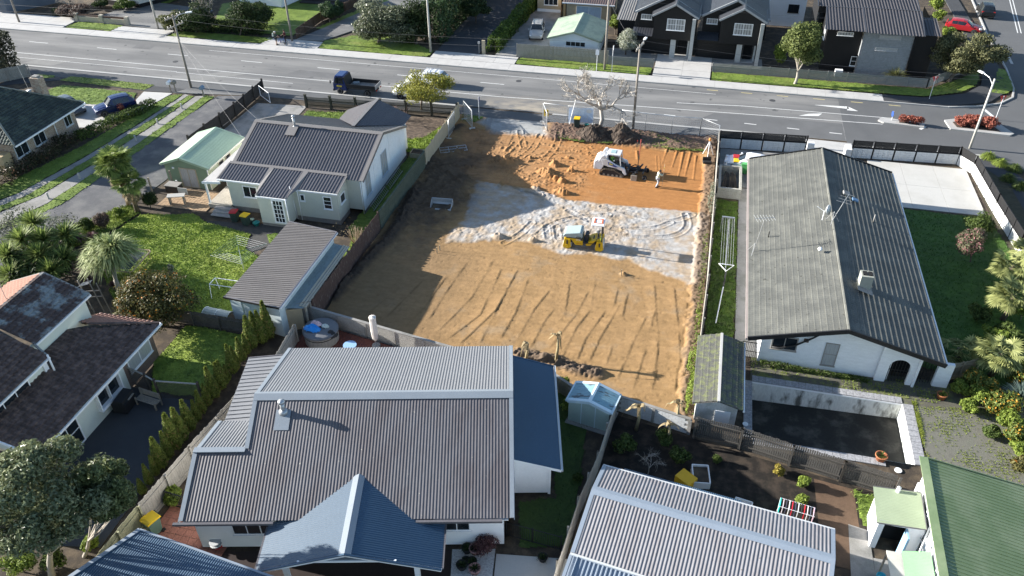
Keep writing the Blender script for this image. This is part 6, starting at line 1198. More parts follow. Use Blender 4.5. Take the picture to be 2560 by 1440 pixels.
def box_at(u0,v0,u1,v1,y):
    uc,vc = (u0+u1)/2,(v0+v1)/2;c = RY(uc,vc,y);rx = (RY(u1,vc,y)-RY(u0,vc,y)).length/2;dep = math.atan2(CAM_H-c.z,math.hypot(c.x,c.y));rz = (RY(uc,v0,y).z-RY(uc,v1,y).z)/2*math.cos(dep);return c,rx,rz
def tree(name,label,base,c,r,m,leaf=.14,n=9000,k=14,f=.48,tr=.16,bark=None,cat='tree',group=None,aspect=.45,inner=.4,flat=1.,z0=0,limbs=6,spread=.62,fork=.35):
    """c crown centre, r (rx,ry,rz); limbs run from the trunk fork to the clumps"""
    t = wthing(name,label,cat,(base[0],base[1],z0),group);cl = clumps_in(c,r,k,f,spread,flat);b = MB();bt = V((base[0],base[1],z0));fk = bt.lerp(V(c),fork)
    limb(b,bt-V((0,0,.05)),fk,tr*1.15,tr*.75,0,3,8)
    for q in cl[:limbs]: limb(b,fk,q[:3],tr*.55,tr*.15,0,3,6)
    b.obj('trunk',bark or BARK,t,True)
    p,d = cloud(cl+[(c[0],c[1],c[2],r[0]*.55,r[1]*.55,r[2]*.55)],n,inner);p[:,2] = np.maximum(p[:,2],z0+.05)
    link('crown',leaf_mesh('crown',p,d,leaf,m,aspect),t);return t
def tree_px(name,label,base,box,m,**kw):
    p = P(*base);c,rx,rz = box_at(*box,p.y+kw.pop('dy',0));return tree(name,label,(p.x,p.y),c,(rx*1.0,kw.pop("ry",rx)*1.0,rz*1.02),m,**kw)
def shrub(name,label,base,rx,rz,m,leaf=.1,n=1500,k=6,cat='shrub',ry=None,**kw): return tree(name,label,base,(base[0],base[1],rz*.95),(rx*.8,(ry or rx)*.8,rz*.85),m,leaf=leaf,n=n,k=k,tr=.04,cat=cat,limbs=3,**kw)
def hedge(name,label,pts,w,h,m,leaf=.1,dens=90,lump=.15,cat='hedge',z0=0):
    t = wthing(name,label,cat,(*pts[0],z0));PP = [];NN = []
    b = MB()
    for a,c in zip(pts[:-1],pts[1:]):
        a,c = np.array(a),np.array(c);L = np.hypot(*(c-a));u = (c-a)/L;nn = np.array((-u[1],u[0]));area = L*(2*h+w);n = int(area*dens)
        s = RNG.random(n)*L;q = RNG.random(n)*(2*h+w);side = np.where(q < h,-1,np.where(q < h+w,0,1));lat = np.where(side == 0,q-h-w/2,side*w/2);z = np.where(side < 0,q,np.where(side == 0,h,h-(q-h-w)))
        dep = RNG.random(n)**2*w*.3;wob = (fbm(s*.9+a[0],q*.8+a[1],3,7)-.5)*2*lump*(w if w < 1.2 else 1.2)
        nrm = np.where((side == 0)[:,None],np.array((0,0,1.)),np.c_[nn[0]*side,nn[1]*side,np.zeros(n)]);off = wob-dep
        xy = a+np.outer(s,u)+np.outer(lat,nn);p = np.c_[xy,z]+nrm*off[:,None];p[:,2] = np.clip(p[:,2],.03,None)+z0;PP.append(p);NN.append(nrm)
        for i in range(max(1,int(L/1.5))): x = a+u*(i+.5)*L/max(1,int(L/1.5));limb(b,(x[0],x[1],z0),(x[0]+random.uniform(-.2,.2),x[1]+random.uniform(-.2,.2),z0+h*.8),.05,.02)
    o = b.obj('stems',BARK,t);o['kind'] = 'stuff';link('foliage',leaf_mesh('foliage',np.concatenate(PP),np.concatenate(NN),leaf,m),t);return t
def straps(name,n,L,w,droop,m,head=(0,0,0),up=.2,seg=3,spread=1.0,stiff=0):
    """rosette of strap leaves (each a tapering ribbon)"""
    d = unit_vecs(n);d[:,2] = np.abs(d[:,2])*spread+up*RNG.random(n)-stiff;d /= np.linalg.norm(d,axis=1,keepdims=True);side = np.cross(d,np.array((0,0,1.)));side /= np.linalg.norm(side,axis=1,keepdims=True)+1e-6
    LL = L*RNG.uniform(.75,1.15,n);vs = []
    for j in range(seg+1):
        t = j/seg;c = np.array(head)+d*(LL*t)[:,None];c[:,2] -= droop*LL*t**2.2*RNG.uniform(.7,1.3,n);ww = w*(1-t)**.7*(.55+.45*min(1,t*4+.3))
        vs += [c-side*ww,c+side*ww]
    vs = np.stack(vs,1);k = vs.shape[1];fs = []
    for j in range(seg): fs.append(np.stack([np.arange(n)*k+2*j,np.arange(n)*k+2*j+1,np.arange(n)*k+2*j+3,np.arange(n)*k+2*j+2],1))
    return mesh_np(name,vs.reshape(-1,3),np.concatenate(fs),m)
def fan_fronds(n,R_,pet,m,droop=.4,head=(0,0,0),seed_up=(-.4,1.0),blades=16):
    vs = [];fs = [];o = 0
    for i in range(n):
        az = random.uniform(0,6.283);el = random.uniform(*seed_up);d = V((math.cos(az)*math.cos(el),math.sin(az)*math.cos(el),math.sin(el)));L = pet*random.uniform(.7,1.15);c = V(head)+d*L-V((0,0,droop*L*.4));s = d.cross(V((0,0,1))).normalized();upv = s.cross(d);d2 = (d-V((0,0,droop))).normalized()
        sw = .018;h = V(head);vs += [h-s*sw,h+s*sw,c+s*sw,c-s*sw];fs.append((o,o+1,o+2,o+3));o += 4
        for k in range(blades):
            a = -1.9+3.8*k/(blades-1);dr = (d2*math.cos(a)+s*math.sin(a)-V((0,0,.25*abs(a)))+upv*.1).normalized();r = R_*random.uniform(.85,1.1)*(1-.12*abs(a));e = c+dr*r-V((0,0,droop*.25*r));mid = c+dr*r*.55;sd = dr.cross(upv);sd = sd.normalized()*R_*.075 if sd.length > 1e-3 else s*.03
            vs += [c,mid-sd,e,mid+sd];fs.append((o,o+1,o+2,o+3));o += 4
    return mesh_np('fronds',np.array([tuple(v) for v in vs]),np.array(fs),m)
def fan_palm(label,base,h,heads,R_=.55,pet=.8,n=42,m=None,z0=0,skirt=True,trunk=True):
    t = wthing('fan_palm',label,'palm',(base[0],base[1],z0));m = m or L_yucca
    b = MB();b.tube([(base[0],base[1],z0),(base[0]+.1,base[1]-.1,z0+h*.5),(base[0],base[1],z0+h)],[.2,.17,.16],8);b.obj('trunk',BARK,t,True)
    link('crown',fan_fronds(n,R_,pet,m,.35,(base[0],base[1],z0+h)),t)
    if skirt: link('dead_skirt',fan_fronds(26,R_*.8,pet*.75,L_dead,1.1,(base[0],base[1],z0+h-.5),(-1.2,-.3)),t)
    return t
p = P(322,513);fan_palm('tall fan palm with shaggy skirt beside the gravel drive',(p.x,p.y),4.3,1,.8,1.1,90);p = P(344,530);fan_palm('second fan palm trunk leaning beside the taller one',(p.x,p.y),3.0,1,.65,.9,50)
def cordyline(name,label,base,heads,m,L=1.0,w=.035,n=260,tr=.13,droop=.55,cat='tree',group=None):
    t = wthing(name,label,cat,(base[0],base[1],0),group);b = MB();x,y = base[:2];zf = min(h[2] for h in heads)*.55
    b.tube([(x,y,0),(x+.05,y,zf)],[tr*1.3,tr],8)
    for h in heads: limb(b,(x+.05,y,zf-.05),h,tr*.8,tr*.6)
    b.obj('trunk',BARKG,t,True)
    for h in heads: link('leaf_head',straps('leaf_head',n,L,w,droop,m,h,.3),t)
    return t
p = P(303,741);cordyline('cabbage_tree','cabbage tree with arching pale green strap leaves by the trampoline',(p.x,p.y),[(p.x-1.2,p.y+1.6,3.0),(p.x-.4,p.y+1.2,3.25),(p.x-.9,p.y+.8,2.8)],L_cord,2.3,.085,480,.16,.55)
p = P(114,672)
hd = []
for u,v,z in ((85,560,3.4),(55,600,3.2),(110,600,2.9),(165,590,2.8),(100,640,2.4),(20,640,2.6),(160,650,2.0),(30,690,1.8),(130,680,1.8)): q = P(u,v,z);hd.append((q.x,q.y,z))
cordyline('yucca_clump','large spiky yucca clump beside the gravel drive',(p.x,p.y),hd,L_yucca,1.5,.075,240,.13,.2)
for u,v,lb in ((205,585,'reddish cordyline tuft behind the cabbage tree'),(235,580,'small purple cordyline beside the brush bush'),(190,640,'purple cordyline tuft below the yucca clump'),(180,665,'bronze cordyline nearest the tiled roof'),(225,690,'dark purple flax at the foot of the cabbage tree'),(290,705,'bronze flax beside the trampoline')):
    q = P(u,v+25);t = wthing('cordyline',lb,'shrub',(q.x,q.y),'purple cordylines');MB().tube([(q.x,q.y,0),(q.x,q.y,.6)],.05).obj('stem',BARK,t);link('leaf_head',straps('leaf_head',120,.75,.03,.5,L_purp,(q.x,q.y,.6),.3),t)
tree_px('silver_shrub','silvery leaved shrub behind the yucca clump',(90,640),(0,520,190,640),leafmat('leaf_grey_shrub',(.04,.05,.03),(.17,.18,.14)),leaf=.1,n=5000,k=16,f=.35,tr=.1,cat='shrub',dy=1.5)
tree_px('dark_shrub','dense dark green tree mass behind the yucca heads',(100,700),(10,610,180,705),L_dark,leaf=.12,n=6000,k=18,f=.36,tr=.12);p = P(265,575);shrub('brush_bush','round twiggy brown bush by the gravel drive',(p.x,p.y),.85,1.0,L_brush,.06,4000,8);p = P(378,520);shrub('round_bush','round dark camellia bush by the brick patio',(p.x,p.y),1.05,1.05,L_dark,.08,3500,8)
for u,v,rx,m,lb in ((225,575,.9,L_mid,'leafy green shrub beside the brush bush'),(305,545,.8,L_lime,'low lime green plants under the fan palm'),(352,470,.7,L_mid,'ferny plants between palm and round bush'),(175,620,1.0,L_mid,'green shrub at the foot of the yucca clump')): p = P(u,v);shrub('leafy_shrub',lb,(p.x,p.y),rx,rx*.75,m,.1,1400,6)
tree_px('orange_tree','dense round orange tree laden with fruit',(389,812),(298,690,482,815),L_orange,leaf=.095,n=16000,k=22,f=.36,tr=.14,spread=.66,dy=.3)
p = P(435,700);shrub('grey_shrub','small grey-leaved plant behind the orange tree',(p.x,p.y),.5,.8,L_silver,.07,700,4)
hedge('clipped_hedge','irregular dark hedge between the blue car and the drive',[(-56.9,70.6),(-57.5,68.0),(-58.6,64.8),(-59.8,61.5)],1.0,.85,L_mid,.11,130,.35)
hedge('overgrown_border','overgrown dark shrub border under the mottled brick house',[(-60.0,61.2),(-60.3,57),(-60.9,52),(-61.6,47.5),(-62.5,44)],1.8,1.1,leafmat('leaf_border',(.02,.022,.013),(.075,.075,.04),(.16,.08,.06),.5,.3,.93),.11,80,.6)
hedge('tree_hedge','tall dark conifer hedge at the left edge',[(-84.5,74.2),(-78.6,75.4)],3.0,4.4,leafmat('leaf_edge_conifer',(.02,.026,.016),(.085,.09,.06)),.16,110,.5)
p = P(310,285);shrub('red_shrub','red-leaved shrub in the hedge beside the blue car',(p.x,p.y),.5,.9,L_red,.09,300,4)
tree_px('yellow_tree','small tree with yellow-green foliage in front of the van',(1054,275),(980,176,1131,262),leafmat('leaf_yellow_green',(.10,.11,.02),(.31,.30,.06)),leaf=.11,n=6500,k=18,f=.3,tr=.12,spread=.72,inner=.3,limbs=12,fork=.45)
def bare(name,label,base,h,r,depth=6,spread=.62,m=None,z0=0,ratio=.74,kids=(2,3),up=.18,nseg=6,cat='tree',first=None,group=None):
    t = wthing(name,label,cat,(base[0],base[1],z0),group);trunk = MB();tw = MB()
    def grow(p,d,L,rad,k):
        q = p+d*L;b = trunk if k >= depth-2 else tw;mid = p.lerp(q,.5)+V((random.gauss(0,1),random.gauss(0,1),random.gauss(0,1)))*L*.05
        b.tube([p,mid,q],[rad,rad*.88,rad*.74],7 if k >= depth-1 else (5 if k > 2 else 3),False)
        if k == 0: return
        for i in range(random.randint(*kids)+(1 if k == depth and kids[1] > 2 else 0)):
            nd = (d+V((random.gauss(0,spread),random.gauss(0,spread),random.gauss(0,spread*.7)+up))).normalized();grow(q,nd,L*ratio*random.uniform(.8,1.15),rad*.66,k-1)
        if k < depth and random.random() < .6: nd = (d+V((random.gauss(0,.8),random.gauss(0,.8),random.gauss(0,.5)))).normalized();grow(mid,nd,L*ratio*.7,rad*.45,max(0,k-2))
    grow(V((base[0],base[1],z0)),V((.02,0,1)),first or h*.27,r,depth)
    trunk.obj('trunk',m or BARKG,t,True);o = tw.obj('twigs',m or BARKG,t);return t
p = P(1499,319);random.seed(23);bare('street_tree','bare leafless street tree with knobbly grey trunk',(p.x,p.y),6.6,.25,7,.62,mat('grey_bark',(.40,.37,.33),.95,.3,4,20,.6,25),0,.75,(2,3),.14,first=2.0)
random.seed(5)
for u,v,h,lb in ((1017,312,2.6,'bare twiggy shrub in the cottage front bed'),(985,300,2.0,'reddish bare shrub behind the picket fence'),(905,290,1.7,'thin bare canes behind the picket fence'),(960,292,1.6,'small bare bush beside the picket fence post')): p = P(u,v);bare('bare_shrub',lb,(p.x,p.y),h,.045,5,.6,mat('reddish_twigs',(.22,.15,.13),.9,.3),0,.76,(2,3),.2,cat='shrub',first=h*.25)
p = P(890,610);t = wthing('hydrangea','pruned brown hydrangea stems by the rust-brown fence','shrub',(p.x,p.y));b = MB()
for i in range(60): a = random.uniform(0,6.28);q = random.uniform(.2,1.0);b.tube([(p.x+.15*math.cos(a),p.y+.15*math.sin(a),0),(p.x+q*.9*math.cos(a),p.y+q*.9*math.sin(a),random.uniform(.9,1.6))],.014,4,False)
b.obj('stems',mat('dry_stems',(.30,.24,.17),.9,.3),t);pts = np.c_[p.x+RNG.normal(0,.6,90),p.y+RNG.normal(0,.6,90),RNG.uniform(.9,1.6,90)];link('dry_heads',leaf_mesh('dry_heads',pts,unit_vecs(90),.07,L_dead),t)
def cyp_mesh(seed,h,r):
    n = 2600;z = RNG.random(n)**.75;rad = r*(1-z)**.8*(.55+.45*np.minimum(1,z*6))*(.72+.38*RNG.random(n)**.5)*(1+.16*np.sin(z*37+seed));a = RNG.uniform(0,6.283,n);pts = np.c_[np.cos(a)*rad,np.sin(a)*rad,.08+z*h];nr = np.c_[np.cos(a),np.sin(a),.9*np.ones(n)];return leaf_mesh('crown',pts,nr,.075,L_cyp,.4)
CY = [cyp_mesh(i,1.0,.27) for i in range(4)];CT = MB().cyl((0,0,0),(0,0,.35),.05,.04,6).mesh('trunk',BARK)
tops = [(697,758),(676,768),(655,762),(640,785),(627,787),(613,798),(607,840),(592,850),(577,872),(566,868),(543,908),(515,925),(537,912),(560,915),(490,982),(506,965),(455,1008),(480,1005),(412,1043),(432,1028),(403,1085),(380,1102),(374,1143),(358,1165),(345,1200)]
def base_for(u,v):
    best = None
    for z in np.arange(.7,3.2,.05):
        q = P(u,v,z);ex = -26.55 if q.y > 37 else -27.2;e = abs(q.x-ex)
        if best is None or e < best[0]: best = (e,q,z)
    return best[1],best[2]
ordw = ['first','second','third','fourth','fifth','sixth','seventh','eighth','ninth','tenth','eleventh','twelfth','thirteenth','fourteenth','fifteenth','sixteenth','seventeenth','eighteenth','nineteenth','twentieth','twenty-first','twenty-second','twenty-third','twenty-fourth','twenty-fifth','last']
rows = sorted([base_for(u,v) for u,v in tops],key=lambda q: -q[0].y)
for i,(q,z) in enumerate(rows):
    t = thing('cypress','%s slender cypress from the long shed in the fence row' % ordw[i],'cypress',(q.x,q.y,0),random.uniform(0,6),'cypress row along the timber fence');z = max(1.1,min(z,2.9));link('trunk',CT,t);o = link('crown',CY[i % 4],t);o.scale = (max(.95,z*.62)*random.uniform(.95,1.15),)*2+(z,)
tree_px('pittosporum','large grey-green tree cluster in the bottom left corner',(130,1440),(-10,1130,235,1340),leafmat('leaf_pitto',(.06,.08,.03),(.23,.26,.15),None,.3),leaf=.10,n=30000,k=46,f=.21,tr=.16,bark=BARKG,spread=.8,limbs=14,inner=.35,fork=.3)
tree_px('pittosporum','narrow lighter tree with bare stems beside the timber fence',(210,1390),(200,1140,320,1310),leafmat('leaf_pitto2',(.05,.07,.02),(.18,.21,.09),None,.35),leaf=.10,n=13000,k=22,f=.27,tr=.1,bark=BARKG,spread=.74,limbs=10,inner=.35,fork=.25)
for u,v,rx,m,lb in ((235,1370,.7,L_lime,'lime green bush at the foot of the timber fence'),(60,1430,1.1,L_lime,'sunlit lime shrub in the bottom left corner'),(150,1415,.9,L_mid,'dark shrub under the grey-green trees'),(435,1260,.8,L_lime,'green climber between timber fence and villa'),(330,1250,.4,L_mid,'small plant at the lower end of the cypress row')): p = P(u,v);shrub('leafy_shrub',lb,(p.x,p.y),rx,rx*.9,m,.09,1800,7)
tree_px('street_shrub_tree','large rounded grey-green tree on the far verge',(946,108),(866,5,1050,118),leafmat('leaf_grey_green',(.03,.04,.02),(.17,.19,.12),None,.35),leaf=.15,n=16000,k=26,f=.34,tr=.22,ry=3.2,spread=.66,dy=.6)
tree_px('dark_tree','dark evergreen tree behind the large rounded tree',(1040,112),(985,0,1085,128),L_dark,leaf=.14,n=7000,k=14,f=.42,tr=.2,dy=1)
hedge('conifer_hedge','tall feathery conifer hedge beside the black asphalt drive',[(-33.2,94.8),(-33.0,103),(-32.4,116),(-31.5,128)],2.4,5.2,L_con,.2,60,.55)
hedge('clipped_hedge','bushy green hedge between the two far drives',[(-25.0,93.4),(-24.6,101),(-24.2,110),(-23.5,122)],1.5,1.7,L_lime and leafmat('leaf_hedge',(.03,.06,.012),(.13,.19,.035)),.13,120,.35)
t = thing('hedge_post','pale timber gatepost at the hedge end','post',(-25.9,92.8,0));MB().bx(-.35,.05,-.1,.1,0,1.75).obj('post',newt,t);MB().bx(-.75,-.7,-.05,.0,0,1.3).bx(-.85,-.6,-.1,.08,1.3,1.55).obj('letterbox',M_galv,t)
for i,(u0,v0,u1,v1,bu,bv,m,lb) in enumerate(((395,20,470,85,440,80,L_olive,'olive shrub behind the far power pole'),(440,0,540,85,490,82,L_dark,'dark shrub mass left of the bare street shrub'),(560,0,660,90,600,88,L_dark,'dark glossy shrub right of the bare street shrub'),(600,0,700,60,640,62,L_dark,'dark tree overhanging the shaded lawn'),(797,0,850,52,825,55,L_con,'upright conifer beside the brown paling fence'),(835,0,860,42,848,45,L_con,'second upright conifer by the far drive'),(888,0,960,20,920,40,L_silver,'pale shrub at the top edge by the drive'),(286,0,335,20,310,24,L_mid,'green bush beside the pale house'),(150,10,220,40,185,42,L_brush,'brown twiggy shrub before the far lawn'),(235,0,270,14,250,20,L_dark,'dark bush at the pale house corner'),(1150,0,1230,40,1190,60,L_dark,'dark conifers at the top of the hedge'))):
    tree_px('dense_shrub' if i not in (4,5) else 'conifer',lb,(bu,bv),(u0,v0,u1,v1),m,leaf=.15,n=4500,k=12,f=.42,tr=.1,cat='shrub' if i not in (3,4,5) else 'tree')
random.seed(9);p = P(528,72);bare('bare_tree','pale bare shrub tree above the shaded verge',(p.x,p.y),5,.14,5,.5,BARKG,0,.78,(2,4),.3,first=1.4);p = P(180,30);bare('bare_tree','small bare tree by the far garage',(p.x,p.y),3.5,.1,5,.55,BARKG,0,.76,(2,3),.2)
hedge('low_hedge','dark low hedge beside the far forecourt',[(-88.5,94.8),(-84.5,95.6)],1.0,.9,L_dark,.12,120,.3);hedge('shrub_border','dark shaded shrubs along the verge kerb',[(-69.5,92.9),(-62,93.6),(-56,94.2)],1.6,1.2,L_dark,.14,90,.6)
tree_px('white_bush','pale leaved bush beside the townhouse fence',(1563,138),(1535,70,1600,140),L_white,leaf=.13,n=3200,k=12,f=.38,tr=.1,cat='shrub',aspect=.3);tree_px('lime_bush','lime bush behind the power pole',(1538,85),(1522,32,1558,78),L_lime,leaf=.12,n=1800,k=8,tr=.08,cat='shrub')
tree_px('street_tree','round dense green street tree before the corner house',(1986,212),(1945,46,2078,178),leafmat('leaf_round_tree',(.04,.06,.015),(.16,.19,.06)),leaf=.13,n=14000,k=26,f=.34,tr=.16,bark=BARKG,spread=.62,limbs=10)
p = P(1946,172);shrub('lime_shrub','lime green shrub behind the slat fence',(p.x,p.y+1.2),1.3,1.4,L_lime,.12,2200,8)
tree_px('spreading_tree','wide spreading grey-green tree on the corner',(2371,206),(2310,78,2528,200),leafmat('leaf_spreading',(.05,.055,.025),(.19,.19,.09)),leaf=.13,n=17000,k=32,f=.27,tr=.22,ry=3.4,spread=.74,dy=1.2,limbs=12)
p = P(2258,190);shrub('white_flower_bush','white flowering bush against the grey block wall',(p.x,p.y+.6),.8,1.9,L_white,.12,900,8);
t = wthing('flax','dark spiky flax behind the slat fence corner','shrub',(21.6,95));MB().cyl((21.6,95,0),(21.6,95,.3),.1).obj('base',BARK,t);link('leaves',straps('leaves',160,1.9,.05,.35,L_olive,(21.6,95,.2),.6),t)
t = wthing('flax','tall grassy plants beside the white house','shrub',(12.3,104));MB().cyl((12.3,104,0),(12.3,104,.3),.1).obj('base',BARK,t);link('leaves',straps('leaves',160,2.2,.05,.3,L_dead,(12.3,104,.3),.7),t)
for u,v,rx,lb in ((2330,10,1.6,'bright shrub at the top by the side street'),(2345,35,1.0,'low bright shrub near the red car'),(2365,78,1.1,'shrub beside the corner house roof')): p = P(u,v+20);shrub('leafy_shrub',lb,(p.x,p.y),rx,rx*.9,L_lime,.14,1500,7)
for c,rr,n,lb in (((21.0,83.15),(.75,.45,.55),500,'left clump of red shrubs on the small island'),((22.0,83.1),(.75,.42,.55),500,'second clump of red shrubs on the small island')): tree('red_shrub',lb,c,(c[0],c[1],.65),rr,L_red,leaf=.1,n=900,k=8,f=.5,tr=.03,cat='shrub',z0=.15,limbs=3)
for i,(x,y) in enumerate(((26.3,83.7),(27.3,83.6),(28.3,83.7),(29.1,83.6),(27.6,84.6),(28.6,84.5))): tree('red_shrub','%s red shrub on the larger traffic island' % ('leftmost front','second front','third front','rightmost front','left rear','right rear')[i],(x,y),(x,y,.65),(.8,.65,.6),L_red,leaf=.11,n=1100,k=8,f=.5,tr=.03,cat='shrub',group='red island shrubs',z0=.15,limbs=3)
for u,v,lb in ((2470,395,'grassy clump outside the corner fence, topmost'),(2500,412,'grassy clump outside the corner fence, second'),(2535,425,'grassy clump by the dark path, third'),(2520,450,'grassy clump by the dark path, fourth'),(2550,470,'grassy clump at the right edge, lowest')): p = P(u,v);t = wthing('tussock',lb,'shrub',(p.x,p.y),'tussock clumps outside the fence');MB().cyl((p.x,p.y,0),(p.x,p.y,.2),.2).obj('base',BARK,t);link('leaves',straps('leaves',420,1.15,.03,.8,L_lime if v < 420 else L_mid,(p.x,p.y,.15),.6),t)
tree_px('pink_bush','pink-tinged bush on the shaded lawn',(2425,655),(2385,565,2475,650),L_pink,leaf=.09,n=4500,k=14,f=.4,tr=.06,cat='shrub');p = P(2440,580);shrub('green_bush','bright green bush in the lawn corner',(p.x,p.y),1.6,1.0,L_mid,.1,2200,8)
for u,v,h,n,lb in ((2500,735,2.6,40,'fan palm at the right edge, uppermost'),(2505,800,2.2,44,'fan palm at the right edge below the first'),(2385,905,1.2,22,'small yellowing fan palm by the bungalow corner'),(2475,940,2.0,40,'fan palm beside the tan gate fence'),(2545,700,2.4,30,'fan palm half outside the right edge')): p = P(u,v);fan_palm(lb,(p.x,p.y),h,1,.75,.95,n,leafmat('leaf_palm',(.08,.10,.03),(.34,.36,.14)),skirt=False)
for u,v,rx,m,lb in ((2440,985,1.3,L_flower,'orange flowering shrub beside the paving'),(2490,1040,1.4,L_flower,'larger orange flowering shrub lower down'),(2540,1110,1.2,L_flower,'orange-brown shrub at the right edge'),(2470,1090,.7,L_mid,'leafy green plant beside the weedy paving'),(2545,930,1.2,L_mid,'green bush behind the blue agave'),(2420,1030,.7,L_lime,'low groundcover spilling onto the paving'),(2500,840,1.0,L_mid,'green undergrowth between the fan palms'),(2550,1180,.8,L_orange,'rusty shrub above the green roof'),(2400,985,.8,L_lime,'lime shrub touching the paving edge'),(2520,960,1.3,L_flower,'orange flowered bush behind the agave'),(2455,1010,1.1,L_lime,'lime bush between the orange shrubs'),(2520,1080,1.1,L_lime,'bright leafy shrub under the agave'),(2550,1140,1.0,L_lime,'bright shrub at the right edge above the roof'),(2475,860,1.2,L_lime,'bright undergrowth beside the upper palms'),(2440,800,1.0,L_mid,'undergrowth on the lawn edge by the palms'),(2550,800,1.4,L_lime,'tall bright shrub at the right edge'),(2530,880,1.2,L_mid,'dense shrub below the right palms')): p = P(u,v);shrub('flowering_shrub',lb,(p.x,p.y),rx,rx*.75,m,.1,2200,8)
p = P(2540,1020);t = wthing('agave','large blue-grey spiky agave at the right edge','shrub',(p.x,p.y));MB().cyl((p.x,p.y,0),(p.x,p.y,.8),.15).obj('stem',BARK,t);link('leaves',straps('leaves',260,1.3,.06,.15,L_blue,(p.x,p.y,.8),.2),t)
hedge('groundcover','band of green groundcover along the white gable foot',[(6.4,42.35),(13.2,42.2)],.35,.3,L_mid,.08,200,.4)
hedge('climbing_weeds','tangle of green climber on the site fence by the pump shed',[(2.15,41.6),(2.2,36.4)],.5,1.3,L_lime,.09,130,.9);hedge('climbing_weeds','sparse white-flowered creeper on the right site fence',[(2.45,64.5),(2.45,60)],.4,1.3,L_silver,.08,60,.9)
def banana(label,base,h,n=7):
    t = wthing('banana_plant',label,'banana plant',base);b = MB();x,y = base[:2];b.tube([(x,y,0),(x+.1,y,h*.6),(x+.05,y+.1,h)],[.12,.09,.06],7);b.obj('stem',mat('dry_stem',(.28,.23,.13),.9,.35,4,15),t,True);link('dead_leaves',straps('dead_leaves',n-2,1.0,.14,1.2,L_dead,(x+.05,y+.1,h),.5,5),t);return t
for u,v,h,n,lb in ((1390,905,2.2,9,'dead banana plant at the corner of the blue wing roof'),(1315,900,1.5,6,'dead banana stump behind the villa ridge'),(1590,1075,1.8,9,'withered banana plant below the white block wall'),(1685,1070,2.0,9,'tallest withered banana plant in the dark plot'),(1665,1105,1.4,7,'yellow drooping banana leaves in the dark plot')): p = P(u,v);banana(lb,(p.x,p.y),h,n)
for u,v,rx,m,lb in ((1560,1130,.9,L_mid,'grey-green bush in the dark plot by the leaning fence'),(1700,1150,.8,L_mid,'dark green bush in the middle of the plot'),(1655,1110,.7,L_mid,'small green bush under the banana leaves'),(1790,1160,.4,L_mid,'tiny plant in the dark plot'),(1945,1185,.45,L_yel,'yellow-flowered plant by the black fence'),(2005,1215,.5,L_lime,'lime leafy plant in the dark plot'),(2005,1262,.5,L_lime,'second lime plant above the drying rack'),(1445,1200,.35,L_mid,'weed beside the villa white wall'),(1405,965,.6,L_lime,'sunlit weeds between villa and teal shed'),(1420,1030,.7,L_lime,'grass tuft lit by sun left of the teal shed'),(1440,990,.5,L_mid,'broad leaved weed by the mossy wall')): p = P(u,v);shrub('garden_plant',lb,(p.x,p.y),rx,rx*.8,m,.09,900,6)
random.seed(31);p = P(1620,1185);bare('bare_branches','pile of bare pruned branches behind the silver roof',(p.x,p.y),2.4,.03,5,.9,BARKG,0,.8,(2,3),-.05,cat='branches',first=.5)
p = P(1218,1385);shrub('purple_bush','dark purple bush among pots by the villa wall',(p.x,p.y),.85,.7,L_purp,.06,1600,7)
random.seed(41)
# ================================================================== VEHICLES
M_tyre = mat('tyre',(.018,.018,.019),.85,.2);M_rim = mat('rim_alloy',(.45,.45,.46),.35,.1,metal=.5);M_cglass = mat('car_glass',(.012,.016,.02),.05,0,spec=.7);M_lamp = mat('lamp_clear',(.6,.62,.62),.15,.05,spec=.6);M_tail = mat('lamp_red',(.35,.015,.012),.25,.05);M_plast = mat('black_plastic',(.02,.02,.021),.6,.2)
def paint(name,c): return mat(name,c,.22,.04,1,8,spec=.6)
def wheel_mesh(r,w):
    b = MB();b.lathe([(r*.62,-w/2),(r*.95,-w/2),(r,-w*.3),(r,w*.3),(r*.95,w/2),(r*.62,w/2)],(0,0,0),20);c = MB();c.lathe([(.05,w*.38),(r*.2,w*.42),(r*.6,w*.5),(r*.64,w*.52),(r*.64,-w*.5),(.05,-w*.4)],(0,0,0),14);return b.mesh('tyre',M_tyre,True),c.mesh('rim',M_rim)
def put_wheel(par,x,y,r,ms,side):
    o = link('wheel',ms[0],par);o.matrix_local = Matrix.Translation((x,y,r))@Matrix.Rotation(R(-90*side),4,'X');link('rim',ms[1],o);return o
PROFS = {
 'suv': (1.66,[(0,.86,.48,.80,.92,.78),(.02,.95,.36,.95,1.06,.80),(.045,.98,.32,1.0,1.12,.80),(.13,1,.30,1.0,1.56,.70),(.22,1,.28,1.0,1.63,.71),(.45,1,.28,.98,1.66,.72),(.57,1,.28,.96,1.60,.70),(.71,1,.28,.95,1.03,.80),(.80,.99,.29,.92,.99,.78),(.92,.95,.33,.84,.88,.74),(.98,.88,.38,.72,.78,.70),(1,.8,.45,.62,.68,.64)],(.57,.71),(.045,.13),(.16,.68)),
 'hatch': (1.46,[(0,.86,.45,.75,.86,.76),(.03,.95,.34,.88,.98,.78),(.14,1,.28,.92,1.36,.68),(.26,1,.26,.92,1.44,.69),(.46,1,.26,.9,1.46,.70),(.56,1,.26,.9,1.38,.68),(.72,1,.26,.9,.95,.78),(.86,.98,.28,.82,.86,.76),(.96,.9,.33,.68,.72,.7),(1,.8,.4,.56,.6,.62)],(.56,.72),(.03,.14),(.16,.69)),
 'van': (1.95,[(0,.93,.40,1.0,1.15,.86),(.015,.98,.32,1.1,1.80,.84),(.05,1,.30,1.1,1.92,.84),(.5,1,.28,1.08,1.95,.85),(.70,1,.28,1.06,1.92,.83),(.86,1,.28,1.02,1.14,.88),(.95,.96,.32,.86,.95,.84),(1,.86,.4,.66,.74,.74)],(.70,.86),(.0,.015),(.12,.83))}
